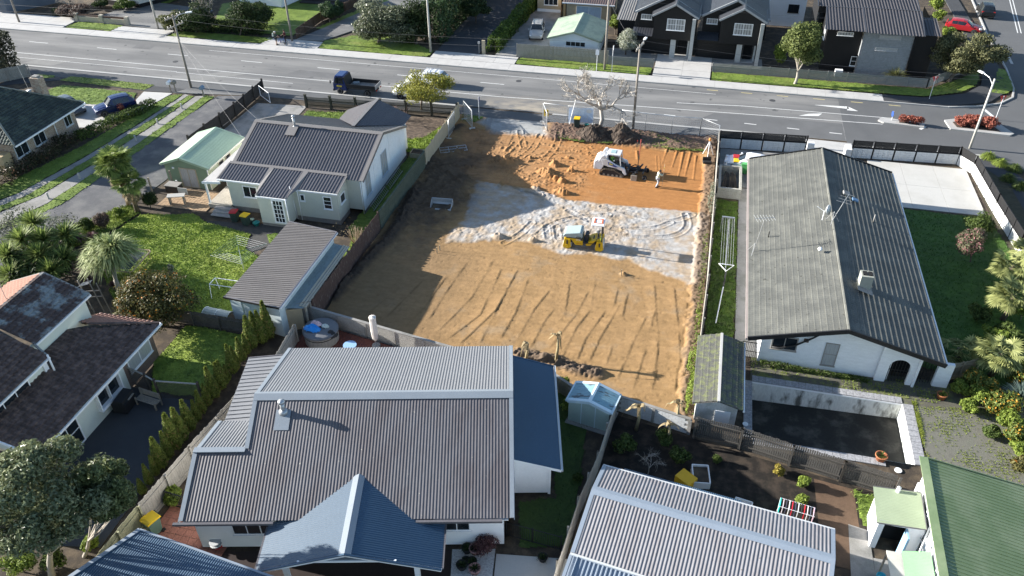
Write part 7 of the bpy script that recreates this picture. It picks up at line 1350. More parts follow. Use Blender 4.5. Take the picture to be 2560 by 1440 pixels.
def car(name,label,loc,head,L,W,kind,col,group=None,rails=False,z=0):
    t = thing(name,label,name.split('_')[-1] if name.split('_')[-1] in ('car','van') else 'car',(loc[0],loc[1],z),head,group);H,S_,wsx,rwx,sg = PROFS[kind];rings = []
    for fx,w,zl,zb,zr,wr in S_:
        x = (fx-.5)*L;hw = W/2*w;h = [(hw*.86,zl),(hw*.99,zl+.1),(hw,(zl+zb)*.52),(hw*.97,zb),(W/2*wr,zr-.05),(W/2*wr*.82,zr),(0,zr+.03)]
        rings.append([V((x,y,q)) for y,q in h]+[V((x,-y,q)) for y,q in h[-2::-1]])
    b = MB();n = len(rings[0]);vs = [p for r in rings for p in r];fs = []
    for i in range(len(rings)-1):
        for j in range(n-1): fs.append((i*n+j,i*n+j+1,(i+1)*n+j+1,(i+1)*n+j))
        fs.append((i*n+n-1,i*n,(i+1)*n,(i+1)*n+n-1))
    fs += [tuple(range(n-1,-1,-1)),tuple((len(rings)-1)*n+j for j in range(n))]
    body = b.add(vs,fs).obj('body',col,t,False,.02)
    def ring_at(fx):
        for (a,ra),(c,rc) in zip(zip([s[0] for s in S_],rings),list(zip([s[0] for s in S_],rings))[1:]):
            if a <= fx <= c: f = (fx-a)/max(1e-6,c-a);return [p.lerp(q,f) for p,q in zip(ra,rc)]
    def glass(nm,r0,r1,i0,i1,off,fr=(.06,.94),m=M_cglass):
        g = MB();q = [r0[i0].lerp(r0[i1],fr[0]),r0[i0].lerp(r0[i1],fr[1]),r1[i0].lerp(r1[i1],fr[1]),r1[i0].lerp(r1[i1],fr[0])];g.quad(*[p+V(off) for p in q]);g.obj(nm,m,t)
    for nm,(f0,f1),off in (('windscreen',(wsx[0]+.008,wsx[1]-.012),(.018,0,.02)),('rear_window',(rwx[0]+.01,rwx[1]-.01),(-.02,0,.015))):
        r0,r1 = ring_at(f0),ring_at(f1);g = MB();o = V(off)
        for i in range(4,8): g.quad(r0[i]+o,r1[i]+o,r1[i+1]+o,r0[i+1]+o)
        g.obj(nm,M_cglass,t)
    cuts = [sg[0],sg[0]+(sg[1]-sg[0])*.3,sg[0]+(sg[1]-sg[0])*.62,sg[1]]
    for a,c in zip(cuts[:-1],cuts[1:]):
        for i0,i1,off in ((3,4,(0,.014,.006)),(9,8,(0,-.014,.006))):
            ra,rc = ring_at(a+.008),ring_at(c-.008)
            if (ra[i1]-ra[i0]).length < .12 and (rc[i1]-rc[i0]).length < .12: continue
            glass('side_window',ra,rc,i0,i1,off,(.1,.9))
    r = .33 if kind != 'hatch' else .3;ms = wheel_mesh(r,.21)
    for fx in (.19,.81):
        for s in (1,-1):
            x = (fx-.5)*L;put_wheel(t,x,s*(W/2-.1),r,ms,s);MB().cyl((x,s*(W/2-.16),r+.02),(x,s*(W/2+.004),r+.02),r*1.18,r*1.18,18).obj('wheel_arch',M_plast,t)
    f = rings[-3][0].x
    for s in (1,-1):
        MB().box((L*.455,s*W*.34,.72 if kind != 'van' else .82),(.26,.34,.14),s*-.35).obj('headlight',M_lamp,t,bevel=.02);MB().box((-L*.478,s*W*.38,.92),(.14,.24,.22)).obj('tail_light',M_tail,t,bevel=.02);MB().box((L*(wsx[1]-.56),s*(W/2+.09),1.02),(.16,.2,.13)).obj('mirror',col,t,bevel=.03)
        if rails: MB().bar((-L*.33,s*W*.33,H+.06),(L*.06,s*W*.33,H+.05),.04,.05).obj('roof_rail',M_galv,t)
    if rails:
        for x in (-.26,-.16,-.05,.03): MB().bar((L*x,-W*.33,H+.09),(L*x,W*.33,H+.09),.05,.03).obj('roof_bar',M_galv,t)
    MB().box((-L*.497,0,.72),(.02,.42,.12)).obj('number_plate',M_white,t);MB().box((L*.478,0,.5),(.12,W*.7,.16)).obj('grille',M_plast,t,bevel=.02)
    return t
hb = math.atan2(67.2-70.4,-61.0+58.9)
car('blue_car','dark blue hatchback SUV parked on the concrete drive',(-60.2,68.4),R(230),4.2,1.8,'suv',paint('metallic_blue',(.006,.014,.07)))
car('dark_car','dark grey car partly hidden behind the brick chimney',(-65.0,67.4),R(-25),4.3,1.75,'hatch',paint('dark_grey_paint',(.06,.07,.085)))
car('white_van','white van parked at the kerb behind the yellow-green tree',(-30.0,78.85),R(180),4.9,1.8,'van',paint('white_car_paint',(.72,.73,.75)))
car('white_car','white wagon with roof bars driving past behind the tree',(-29.8,82.5),R(180),4.7,1.85,'suv',MATS['white_car_paint'],None,True)
car('silver_car','silver people carrier with roof bars on the far drive',(-21.0,100.4),R(-83),4.6,1.78,'suv',paint('silver_paint',(.34,.33,.31)),None,True,.1)
car('black_car','black SUV parked at the top of the side street',(36.4,121.5),R(85),4.5,1.82,'suv',paint('black_paint',(.012,.014,.016)))
car('red_car','red car parked behind the corner house',(32.2,113.8),R(-18),4.3,1.76,'hatch',paint('red_paint',(.28,.015,.02)),None,False,.03)
car('white_car','white car nosed in behind the tiled bungalow roof',(5.4,69.8),R(175),4.2,1.75,'hatch',MATS['white_car_paint'],None,False,.02)
t = thing('tipper_truck','small blue-cab tipper truck with black tray parked by the kerb','truck',(-36.7,78.6,0),R(180));cb = paint('cab_blue',(.012,.028,.11));bkp = mat('tray_black',(.02,.02,.021),.6,.25,2,10)
W = 1.75
def cab():
    prof = [(.95,.45),(.95,1.0),(1.0,1.15),(1.15,2.05),(1.3,2.12),(2.2,2.10),(2.25,1.95),(2.48,1.2),(2.5,.55),(2.42,.42)]
    b = MB();n = len(prof);ins = lambda z: .86 if z > 1.9 else (.93 if z > 1.3 else .97)
    vs = [(x,W/2*ins(z),z) for x,z in prof]+[(x,-W/2*ins(z),z) for x,z in prof];fs = [tuple(range(n)),tuple(range(2*n-1,n-1,-1))]+[((i+1) % n,i,n+i,n+(i+1) % n) for i in range(n)]
    return b.add(vs,fs).obj('cab',cb,t,False,.04)
cab();MB().quad((2.47,-.74,1.25),(2.47,.74,1.25),(2.27,.70,1.95),(2.27,-.70,1.95)).obj('windscreen',M_cglass,t)
for s in (1,-1): MB().quad((1.25,s*.875,1.25),(2.35,s*.875,1.22),(2.15,s*.80,1.92),(1.3,s*.80,1.95)).obj('side_window',M_cglass,t);MB().bar((2.4,s*.85,1.5),(2.62,s*1.12,1.55),.03).box((2.62,s*1.16,1.5),(.06,.16,.32)).obj('mirror',M_plast,t);MB().box((2.5,s*.62,.68),(.06,.3,.16)).obj('headlight',M_lamp,t)
MB().box((1.75,.885,.95),(.6,.02,.16)).obj('door_sign',mat('sign_yellow',(.55,.42,.05),.5,.1),t)
MB().bx(-2.4,2.3,-.38,.38,.5,.68).obj('chassis',bkp,t);MB().bx(2.35,2.56,-.85,.85,.36,.56).obj('bumper',M_plast,t)
tr = MB().bx(-2.45,.85,-.88,.88,.82,.9).obj('tray_floor',mat('tray_worn',(.20,.19,.175),.7,.35,2,10),t)
for s in (1,-1): MB().bx(-2.45,.85,s*.88-.03,s*.88+.03,.86,1.28).obj('side_board',bkp,t)
MB().bx(-2.48,-2.42,-.88,.88,.86,1.28).obj('tailgate',mat('tray_grey',(.25,.25,.25),.6,.25),t);MB().ext([(.82,-.86,.9),(.9,-.86,.9),(1.25,-.86,1.98),(1.1,-.86,1.98)],(0,1.72,0)).obj('headboard',bkp,t)
MB().box((.2,-.3,1.0),(.7,.5,.22),.4).obj('load',mat('tarpaulin',(.22,.24,.25),.7,.3,3,12),tr,bevel=.05)
ms = wheel_mesh(.36,.22)
for x in (-1.45,1.75):
    for s in (1,-1): put_wheel(t,x,s*.76,.36,ms,s)
for s in (1,-1): MB().bx(-1.95,-.95,s*.62,s*.86,.74,.78).obj('mudguard',M_plast,t)
for s in (1,-1): MB().box((-2.5,s*.6,.7),(.05,.3,.12)).obj('tail_light',M_tail,t)
zs = site_z(-6.2,66.4)
t = thing('track_loader','white compact track loader with grader blade on the orange soil','loader',(-6.55,66.55,zs-.02),R(-3));wp = mat('loader_white',(.60,.62,.66),.4,.15,1.5,8,col2=(.46,.45,.44));bd = mat('loader_blue',(.03,.06,.22),.4,.1);dk = mat('loader_dark',(.03,.031,.034),.6,.3)
trk = mat('track_rubber',(.13,.105,.08),.9,.35,4,16)
for s in (1,-1):
    y = s*.78;pts = [(-1.15,.12),(-.95,.02),(.85,.02),(1.05,.12),(1.02,.30),(.15,.72),(-.75,.72),(-1.15,.40)];b = MB();cl = []
    for i in range(len(pts)): a,c = V((pts[i][0],y,pts[i][1])),V((pts[(i+1) % len(pts)][0],y,pts[(i+1) % len(pts)][1]));b.bar(a,c,.38,.07,(0,1,0)) if False else b.ext([a+V((0,-.19,0)),c+V((0,-.19,0)),c+V((0,.19,0)),a+V((0,.19,0))],V((0,0,0))+(c-a).cross(V((0,1,0))).normalized()*.06)
    for i in range(len(pts)):
        a,c = V((pts[i][0],y,pts[i][1])),V((pts[(i+1) % len(pts)][0],y,pts[(i+1) % len(pts)][1]));k = max(1,int((c-a).length/.13));nrm = (c-a).cross(V((0,1,0))).normalized()
        for j in range(k): b.bar(a.lerp(c,(j+.5)/k)+nrm*-.03+V((0,-.19,0)),a.lerp(c,(j+.5)/k)+nrm*-.03+V((0,.19,0)),.05,.05)
    tk = b.obj('track',trk,t);MB().ext([(x*.88,y-.12,.1+(z-.1)*.8) for x,z in pts],(0,.24,0)).obj('track_frame',dk,tk)
    for x in (-.75,-.35,.05,.45,.8): MB().cyl((x,y-.16,.16),(x,y+.16,.16),.11,.11,12).obj('roller',mat('roller_steel',(.25,.23,.2),.6,.25),tk)
MB().ext([(-1.0,-.55,.35),(1.0,-.55,.35),(1.0,-.55,.75),(.35,-.55,.95),(-1.0,-.55,.95)],(0,1.1,0)).obj('chassis',dk,t)
MB().ext([(-1.75,-.86,.55),(-1.05,-.86,.55),(-.85,-.86,.95),(-.9,-.86,1.5),(-1.45,-.86,1.55),(-1.75,-.86,1.3)],(0,1.72,0)).obj('engine_hood',wp,t,bevel=.06)
for s in (1,-1):
    y = s*.80;MB().ext([(-1.35,y-.09,1.35),(-1.05,y-.09,1.95),(-.85,y-.09,2.05),(-.7,y-.09,1.9),(-.95,y-.09,1.35)],(0,.18,0)).obj('lift_tower',wp,t,bevel=.03)
    MB().ext([(-1.1,y-.1,1.62),(-.6,y-.1,1.75),(.2,y-.1,1.25),(1.1,y-.1,.95),(1.3,y-.1,.35),(1.1,y-.1,.3),(.85,y-.1,.72),(.0,y-.1,.85),(-.9,y-.1,1.1)],(0,.2,0)).obj('lift_arm',wp,t,bevel=.03)
    MB().ext([(-.45,y+s*.102,1.48),(-.1,y+s*.102,1.38),(.5,y+s*.102,1.06),(.3,y+s*.102,1.0),(-.4,y+s*.102,1.18)],(0,s*.008,0)).obj('decal',bd,t);MB().ext([(-.32,y+s*.112,1.38),(.0,y+s*.112,1.27),(.0,y+s*.112,1.17),(-.32,y+s*.112,1.24)],(0,s*.006,0)).obj('decal',mat('decal_yellow',(.55,.5,.1),.5,.1),t)
    MB().ext([(-.3,y+s*.103,.98),(.35,y+s*.103,.92),(.6,y+s*.103,.8),(-.1,y+s*.103,.88)],(0,s*.01,0)).obj('arm_recess',dk,t)
cabf = MB()
for x,z1 in ((-.55,1.98),(.55,1.98)):
    for y in (-.5,.5): cabf.bar((x if x < 0 else .68,y,.95),(x,y,z1),.08)
cabf.bx(-.62,.6,-.56,.56,1.96,2.10);cabf.bx(-.7,-.55,-.55,.55,.95,1.96);cf = cabf.obj('cab',wp,t,bevel=.03);MB().bx(-.35,.1,-.3,.3,2.101,2.13).obj('roof_hatch',mat('hatch_teal',(.3,.42,.42),.4,.1),cf)
for y in (-.51,.51): MB().quad((-.5,y,1.2),(.62,y,1.05),(.52,y,1.93),(-.5,y,1.93)).obj('side_window',mat('tinted_glass',(.03,.035,.03),.08,0,spec=.6,alpha=.45),cf)
MB().box((-.3,0,1.15),(.4,.5,.15)).box((-.48,0,1.45),(.12,.46,.6)).obj('seat',dk,cf)
MB().box((.05,-.62,1.5),(.08,.05,.1)).obj('work_light',M_lamp,t)
at = MB().bx(1.25,1.45,-.65,.65,.15,.75).obj('hitch_plate',dk,t)
gb_ = MB();gb_.bar((1.4,0,.5),(3.0,0,.62),.2,.22);gb_.bar((1.5,-.4,.5),(2.3,-.55,.55),.1);gb_.bar((1.5,.4,.5),(2.3,.55,.55),.1);gb_.bar((2.1,-.9,.72),(2.5,.9,.72),.12);gb_.bar((2.2,-.2,.55),(2.2,-.2,1.05),.18);gb_.bar((2.75,-.75,.62),(2.85,.8,.62),.1);gb_.obj('grader_frame',dk,t)
MB().ext([(1.75,-1.2,.06),(1.85,-1.2,.06),(1.95,-1.2,.3),(1.78,-1.2,.5)],(.25,2.4,0)).obj('grader_blade',mat('worn_steel',(.28,.25,.21),.5,.3),t)
MB().box((2.05,-1.22,.33),(.55,.06,.6)).obj('blade_end_plate',MATS['worn_steel'],t,bevel=.05)
b = MB();
for i in range(5): a = i*1.26;b.tube([(1.45,-.2+i*.1,.7),(1.9,-.3+i*.16,1.0+.08*math.sin(a)),(2.5,-.4+i*.2,.75)],.02,5)
b.obj('hydraulic_hoses',dk,t)
ms2 = wheel_mesh(.23,.18)
for s in (1,-1): put_wheel(t,2.95,s*.75,.23,ms2,s)
MB().tube([(2.15,.2,.9),(2.2,.35,3.1)],.03,6).tube([(2.2,.35,3.1),(2.2,.35,3.45)],.05,8).obj('laser_mast',mat('mast_red_tip',(.3,.06,.05),.6,.2),t);MB().tube([(2.15,.2,.9),(2.195,.34,2.8)],.036,6).obj('laser_mast',dk,t)
zs = site_z(-7,53.4);t = thing('tandem_roller','yellow and grey tandem road roller on the gravel','roller',(-7.2,53.6,zs-.02),R(2));yl = mat('roller_yellow',(.60,.38,.015),.4,.12);gy = mat('roller_grey',(.035,.037,.042),.5,.2);hd_ = mat('hood_grey',(.30,.37,.38),.45,.08);drm = mat('drum_steel',(.42,.41,.38),.45,.25,2,10,metal=.3)
for x in (-1.28,1.28):
    d = MB();d.tube([(x,-.6,.36),(x,.6,.36)],.36,24);d.obj('drum',drm,t,True)
    for s in (1,-1):
        MB().ext([(x-.3,s*.64-.03,.12),(x+.1,s*.64-.03,.05),(x+.32,s*.64-.03,.22),(x+.24,s*.64-.03,.95),(x-.24,s*.64-.03,.95),(x-.34,s*.64-.03,.3)],(0,.06,0)).obj('drum_fork',yl,t,bevel=.02);MB().cyl((x,s*.64-.06,.34),(x,s*.64+.06,.34),.13,.13,16).obj('hub',yl,t);MB().box((x,s*.675,.66),(.12,.03,.34)).obj('fork_slot',gy,t)
MB().ext([(-1.55,-.58,.85),(-.98,-.58,.9),(-.65,-.58,.42),(-.05,-.58,.42),(-.05,-.58,.8),(-.5,-.58,1.0),(-1.5,-.58,1.0)],(0,1.16,0)).obj('front_frame',yl,t,bevel=.02)
MB().ext([(1.5,-.58,.9),(.95,-.58,.95),(.55,-.58,.45),(.2,-.58,.42),(.2,-.58,.6),(.6,-.58,.9),(.9,-.58,1.0),(1.5,-.58,1.0)],(0,1.16,0)).obj('rear_frame',yl,t,bevel=.02)
MB().ext([(-1.0,-.57,.62),(-.1,-.57,.62),(-.05,-.57,1.1),(-1.3,-.57,1.1),(-1.3,-.57,.98)],(0,1.14,0)).obj('engine_bay',gy,t);MB().ext([(-1.62,-.6,1.05),(-.1,-.6,1.08),(-.12,-.6,1.52),(-.3,-.6,1.6),(-1.5,-.6,1.38),(-1.62,-.6,1.25)],(0,1.2,0)).obj('hood',hd_,t,bevel=.06)
for i in range(4): MB().bar((-.6+i*.1,-.625,1.12),(-.5+i*.1,-.625,1.22),.03,.03).obj('vent',gy,t)
MB().bx(-.08,.25,-.2,.2,.45,.7).obj('articulation',gy,t);MB().bx(-.05,1.3,-.58,.58,.62,.72).obj('platform',gy,t);MB().bx(.1,.35,-.3,.3,.72,1.3).obj('console',gy,t);b = MB();b.tube([(.35,0,1.25),(.45,0,1.4)],.03,6)
b.tube([(.45+.18*math.cos(i*.524)*.3,.18*math.sin(i*.524),1.42+.18*math.cos(i*.524)) for i in range(13)],.02,6);b.obj('steering_wheel',M_black,t)
MB().bx(.72,1.12,-.25,.25,.72,.98).bx(1.05,1.18,-.25,.25,.95,1.45).obj('seat',gy,t,bevel=.03);b = MB()
for y in (-.55,.55): b.tube([(1.42,y,.9),(1.4,y,2.35)],.045,8);b.tube([(.85,y,.72),(1.1,y,1.25),(1.4,y,1.35)],.025,6)
b.obj('roll_bar',gy,t);MB().bx(.55,1.55,-.62,.62,2.33,2.45).obj('canopy',M_white,t,bevel=.05);b = MB()
for y in (-.3,.3): b.bx(.68,1.45,y-.03,y+.03,2.452,2.49)
b.bx(.7,.82,-.28,.28,2.452,2.485).bx(1.3,1.42,-.28,.28,2.452,2.485);b.obj('canopy_stripe',mat('stripe_orange',(.5,.13,.05),.5,.1),t);MB().cyl((1.35,-.5,1.0),(1.35,-.5,1.4),.025,.025,6).obj('hi_vis_strip',mat('hivis',(.5,.6,.05),.5,.1),t)
def text(s,par,loc,rot,size,m,name='lettering'):
    c = bpy.data.curves.new(name,'FONT');c.body = s;c.size = size;c.extrude = .003;c.align_x = 'CENTER';c.materials.append(m);tmp = bpy.data.objects.new(name,c);me = bpy.data.meshes.new_from_object(tmp);bpy.data.objects.remove(tmp);me.materials.clear();me.materials.append(m);o = link(name,me,par);o.location = loc;o.rotation_euler = rot;return o
text('VCE',t,(-.42,-.578,.82),(R(90),0,0),.2,M_white);text('SERVICE',t,(-.35,-.592,.55),(R(90),0,0),.1,MATS['stripe_orange'])
# ================================================================== PEOPLE
JD = dict(pelvis=(0,0,.95),chest=(0,0,1.30),neck=(0,.01,1.47),head=(0,.03,1.60),crown=(0,.02,1.70),shL=(.18,0,1.42),elL=(.25,.0,1.14),wrL=(.24,.10,.90),shR=(-.18,0,1.42),elR=(-.25,.0,1.14),wrR=(-.24,.10,.90),hiL=(.10,0,.90),knL=(.11,.03,.50),anL=(.11,-.02,.09),toL=(.12,.15,.04),hiR=(-.10,0,.90),knR=(-.11,.03,.50),anR=(-.11,-.02,.09),toR=(-.12,.15,.04))
RD = dict(pelvis=.125,chest=.14,neck=.055,head=.095,crown=.07,sh=.075,el=.045,wr=.032,hi=.09,kn=.06,an=.042,to=.035)
ED = [('pelvis','chest'),('chest','neck'),('neck','head'),('head','crown')]+[e for s in 'LR' for e in (('chest','sh'+s),('sh'+s,'el'+s),('el'+s,'wr'+s),('pelvis','hi'+s),('hi'+s,'kn'+s),('kn'+s,'an'+s),('an'+s,'to'+s))]
def skinmesh(name,J,edges,root,par,m,grow=0.,extra=()):
    ks = [];
    for e in edges:
        for k in e:
            if k not in ks: ks.append(k)
    vs = [J[k] for k in ks];es = [(ks.index(a),ks.index(b)) for a,b in edges];rad = [RD.get(k,RD.get(k[:2],.05))+grow for k in ks]
    for a,pts,r in extra:
        prev = ks.index(a)
        for p in pts: vs.append(p);rad.append(r);es.append((prev,len(vs)-1));prev = len(vs)-1
    me = bpy.data.meshes.new(name);me.from_pydata(vs,es,[]);me.materials.append(m);o = link(name,me,par);md = o.modifiers.new('skin','SKIN');md.use_smooth_shade = True
    for i,v in enumerate(me.skin_vertices[0].data): v.radius = (rad[i],rad[i]);v.use_root = (i == ks.index(root))
    s = o.modifiers.new('sub','SUBSURF');s.levels = 1;s.render_levels = 1;return o
def person(label,loc,rz,skin,top,legs,hair,pose={},sleeves=True,group=None,scale=1.,shoes=None,long_legs=True):
    t = thing('person',label,'person',loc,rz,group);t.scale = (scale,)*3;J = dict(JD);J.update(pose);ex = []
    for s in 'LR':
        w,e = V(J['wr'+s]),V(J['el'+s]);d = (w-e).normalized();sd = d.cross(V((0,1,.2))).normalized()
        for i,k in enumerate((-.032,-.011,.011,.032)): b = w+d*.07+sd*k;ex.append(('wr'+s,[b,b+d*(.045 if i in (1,2) else .035)+V((0,.012,0)),b+d*(.07 if i in (1,2) else .055)+V((0,.03,0))],.009))
        ex.append(('wr'+s,[w+d*.03+sd*.045,w+d*.06+sd*.06+V((0,.02,0))],.011))
    skinmesh('body',J,ED,'pelvis',t,skin,0,ex)
    skinmesh('shirt',J,[('pelvis','chest')]+[e for s in 'LR' for e in (('chest','sh'+s),('sh'+s,'el'+s))+((('el'+s,'wr'+s),) if sleeves else ())],'pelvis',t,top,.018)
    skinmesh('trousers',J,[e for s in 'LR' for e in (('pelvis','hi'+s),('hi'+s,'kn'+s))+((('kn'+s,'an'+s),) if long_legs else ())],'pelvis',t,legs,.02)
    for s in 'LR': a,o = V(J['an'+s]),V(J['to'+s]);MB().bar(a+V((0,-.05,-.045)),o+V((0,.06,-.0)),.1,.085).obj('shoe',shoes or M_plast,t,bevel=.03)
    h = V(J['head']);MB().lathe([(.02,-.02),(.095,-.01),(.112,.05),(.09,.11),(.03,.135)],h+V((0,-.02,.02)),12).obj('hair',hair,t,True)
    f = MB();f.box(h+V((0,.105,-.005)),(.022,.03,.04));f.box(h+V((0,.093,-.05)),(.045,.012,.01));f.box(h+V((.035,.09,.02)),(.022,.014,.012));f.box(h+V((-.035,.09,.02)),(.022,.014,.012));f.box(h+V((.1,.0,0)),(.015,.03,.05));f.box(h+V((-.1,.0,0)),(.015,.03,.05));f.obj('face',skin,t)
    return t
SK = mat('skin',(.42,.26,.19),.6,.08);SKD = mat('skin_tan',(.28,.16,.11),.6,.08);HR = mat('dark_hair',(.02,.015,.012),.7,.2)
z = site_z(-2.4,64.5)
wk = person('worker in pale green shirt holding a levelling staff on the orange soil',(-2.4,64.55,z),R(-75),SKD,mat('pale_green_shirt',(.50,.55,.42),.8,.12),mat('pale_blue_jeans',(.38,.42,.47),.85,.15),HR,dict(chest=(0,.06,1.3),neck=(0,.12,1.45),head=(0,.17,1.57),crown=(0,.18,1.67),shL=(.18,.05,1.4),shR=(-.18,.05,1.4),elL=(.2,.28,1.25),wrL=(.1,.42,1.35),elR=(-.2,.28,1.2),wrR=(-.08,.42,1.2),knL=(.11,.06,.5),anL=(.11,-.12,.09),toL=(.12,.05,.04),knR=(-.11,.1,.5),anR=(-.11,.06,.09),toR=(-.12,.22,.04)))
st = thing('levelling_staff','thin levelling staff held by the worker','staff',(-1.97,64.66,z));MB().tube([(0,0,0),(.03,.05,2.3)],.016,6).obj('rod',newt,st);MB().box((.03,.05,1.9),(.06,.05,.12)).obj('receiver',mat('receiver_yellow',(.6,.45,.05),.5,.1),st)
z2 = .02+site_z(-6.2,66.4)
person('loader driver in hi-vis green seated in the cab',(-6.85,66.55,z2-.02+.25),R(-93),SK,mat('hivis_green',(.25,.75,.08),.6,.05),mat('dark_work_trousers',(.03,.03,.04),.85,.2),HR,dict(knL=(.14,.42,.88),anL=(.14,.5,.5),toL=(.14,.62,.46),knR=(-.14,.42,.88),anR=(-.14,.5,.5),toR=(-.14,.62,.46),elL=(.26,.18,1.15),wrL=(.2,.4,1.1),elR=(-.26,.18,1.15),wrR=(-.2,.4,1.1)),scale=.92)
person('cyclist with white helmet and backpack on the far footpath',(-52.35,90.15,.12),R(-70),SK,mat('dark_green_top',(.05,.07,.06),.8,.15),mat('dark_shorts',(.03,.035,.04),.8,.15),mat('white_helmet',(.7,.7,.7),.4,.05),dict(elL=(.22,.2,1.15),wrL=(.15,.4,1.02),elR=(-.22,.2,1.15),wrR=(-.15,.4,1.02)),False,long_legs=False)
bp = thing('backpack','pale backpack worn by the helmeted cyclist','backpack',(-52.6,90.1,1.1+.12),R(-70));MB().box((0,0,.2),(.3,.18,.44)).obj('bag',mat('pale_bag',(.4,.45,.42),.8,.15),bp,bevel=.06);MB().box((0,-.1,.1),(.2,.06,.2)).obj('pocket',MATS['pale_bag'],bp,bevel=.02)
person('dark-clothed person standing behind the bicycle',(-51.5,91.0,.12),R(120),SKD,mat('dark_red_top',(.09,.02,.025),.8,.15),mat('black_trousers',(.015,.015,.017),.8,.15),HR,dict(elR=(-.2,.22,1.2),wrR=(-.1,.4,1.1)),False)
b_ = thing('bicycle','blue bicycle held on the far footpath','bicycle',(-51.75,90.45,.12),R(-4));fm = mat('bike_blue',(.1,.12,.4),.4,.1)
for x in (-.52,.52):
    w_ = MB();w_.tube([(x+.33*math.cos(i*.3307),0,.34+.33*math.sin(i*.3307)) for i in range(20)],.022,6);wo = w_.obj('wheel',M_tyre,b_);s_ = MB()
    for i in range(10): s_.tube([(x,0,.34),(x+.32*math.cos(i*.628),0,.34+.32*math.sin(i*.628))],.004,3)
    s_.obj('spokes',M_galv,wo)
MB().tube([(-.52,0,.34),(-.12,0,.34),(.36,0,.78),(-.2,0,.76),(-.12,0,.34)],.022,6).tube([(-.52,0,.34),(-.2,0,.76),(-.22,0,.9)],.018,6).tube([(.52,0,.34),(.36,0,.78),(.34,0,.98)],.02,6).obj('frame',fm,b_,True)
MB().tube([(.3,-.28,1.0),(.38,0,1.0),(.3,.28,1.0)],.015,6).obj('handlebar',M_black,b_);MB().box((-.24,0,.93),(.26,.14,.06)).obj('saddle',M_black,b_,bevel=.02);MB().tube([(-.12,-.1,.34),(0,-.1,.3)],.015,5).tube([(-.12,.1,.34),(-.25,.1,.38)],.015,5).obj('pedals',M_black,b_)
# ================================================================== POLES, SIGNS, WIRES
pw_ = mat('pole_wood',(.22,.20,.175),.95,.3,3,14,.4,25,stretch=(3,3,.5));pc_ = mat('pole_concrete',(.40,.39,.36),.9,.15)
def pole(label,base,h,arms=1,lamp=None,m=None,r=.14):
    p = P(*base);t = wthing('power_pole',label,'pole',(p.x,p.y));MB().tube([(p.x,p.y,0),(p.x,p.y,h)],[r,r*.72],10).obj('pole',m or pw_,t,True);tops = []
    for i in range(arms):
        z = h-.25-i*.95;MB().bar((p.x-.25,p.y-1.15,z),(p.x+.25,p.y+1.15,z),.1,.12).obj('crossarm',pw_,t)
        for k in (-1,-.6,.6,1): MB().lathe([(.03,0),(.055,.05),(.03,.12),(.05,.16),(.02,.2)],(p.x+.22*k,p.y+1.05*k,z+.06),8).obj('insulator',mat('porcelain',(.5,.48,.45),.3,.1),t);tops.append(V((p.x+.22*k,p.y+1.05*k,z+.26)))
    if lamp is not None:
        d = V((math.cos(lamp),math.sin(lamp),0));a = V((p.x,p.y,h-.6));MB().tube([a,a+d*.6+V((0,0,.5)),a+d*1.4+V((0,0,.62))],.035,6).obj('lamp_arm',M_galv,t);MB().box(a+d*1.7+V((0,0,.62)),(.65,.26,.13),lamp).obj('street_lamp',M_white,t,bevel=.04)
    return tops or [V((p.x,p.y,h-.1))]
A = pole('power pole with two crossarms and street lamp by the gravel drive',(478,219),8.2,2,R(40));B = pole('power pole with crossarm and lamp beside the bare street tree',(1582,325),8.8,1,R(80));Cc = pole('slim concrete lamp pole behind the corner fence',(2424,371),7.0,0,R(120),pc_,.12)
D_ = [pole(l,b,h,a,None,pc_ if i % 2 else pw_) for i,(l,b,h,a) in enumerate((('power pole at the far left forecourt',(49,57),8,1),('tall timber pole by the shaded shrubs',(396,73),8.5,0),('slim pole beside the two cyclists',(731,104),8,0),('slim pole in front of the conifer hedge',(1077,132),8.2,0),('stout timber pole by the paling fence end',(1511,176),9,1)))]
wm = mat('wire',(.12,.12,.125),.6,0)
def wire(label,a,b,sag=.6,r=.008):
    a,b = V(a),V(b);n = 14;pts = [a.lerp(b,i/n)-V((0,0,sag*4*(i/n)*(1-i/n))) for i in range(n+1)];tag(MB().tube(pts,r,4,False).obj('power_line',wm),label,'wire','overhead wires')
for k,nm in ((0,'nearest'),(3,'farthest')): wire('%s street wire between the two near power poles' % nm,A[k],B[k] if k < len(B) else B[-1],.9);wire('%s street wire running off to the right from the bare tree pole' % nm,B[k],Cc[0]+V((0,.3*k,0)),.5);wire('%s street wire running off to the left edge' % nm,A[k],A[k]+V((-60,2,0)),1)
wire('service wire from the left power pole to the cottage ridge',A[4],(-37.8,59.6,5.2),.5);wire('second service wire from the left power pole to the cottage',A[5],(-38.0,57,4.5),.5)
ws = [D_[0][0],D_[1][0],D_[2][0],D_[3][0],D_[4][0]]
for (a,b),nm in zip(zip(ws[:-1],ws[1:]),('first','second','third','fourth')): wire('%s far side wire counted from the left' % nm,a,b,.8)
wire('wire from the stout far pole over the townhouses',ws[-1],(30,94,8),1.2);wire('wire crossing the street from stout pole to bare tree pole',D_[4][1],B[1],.6)
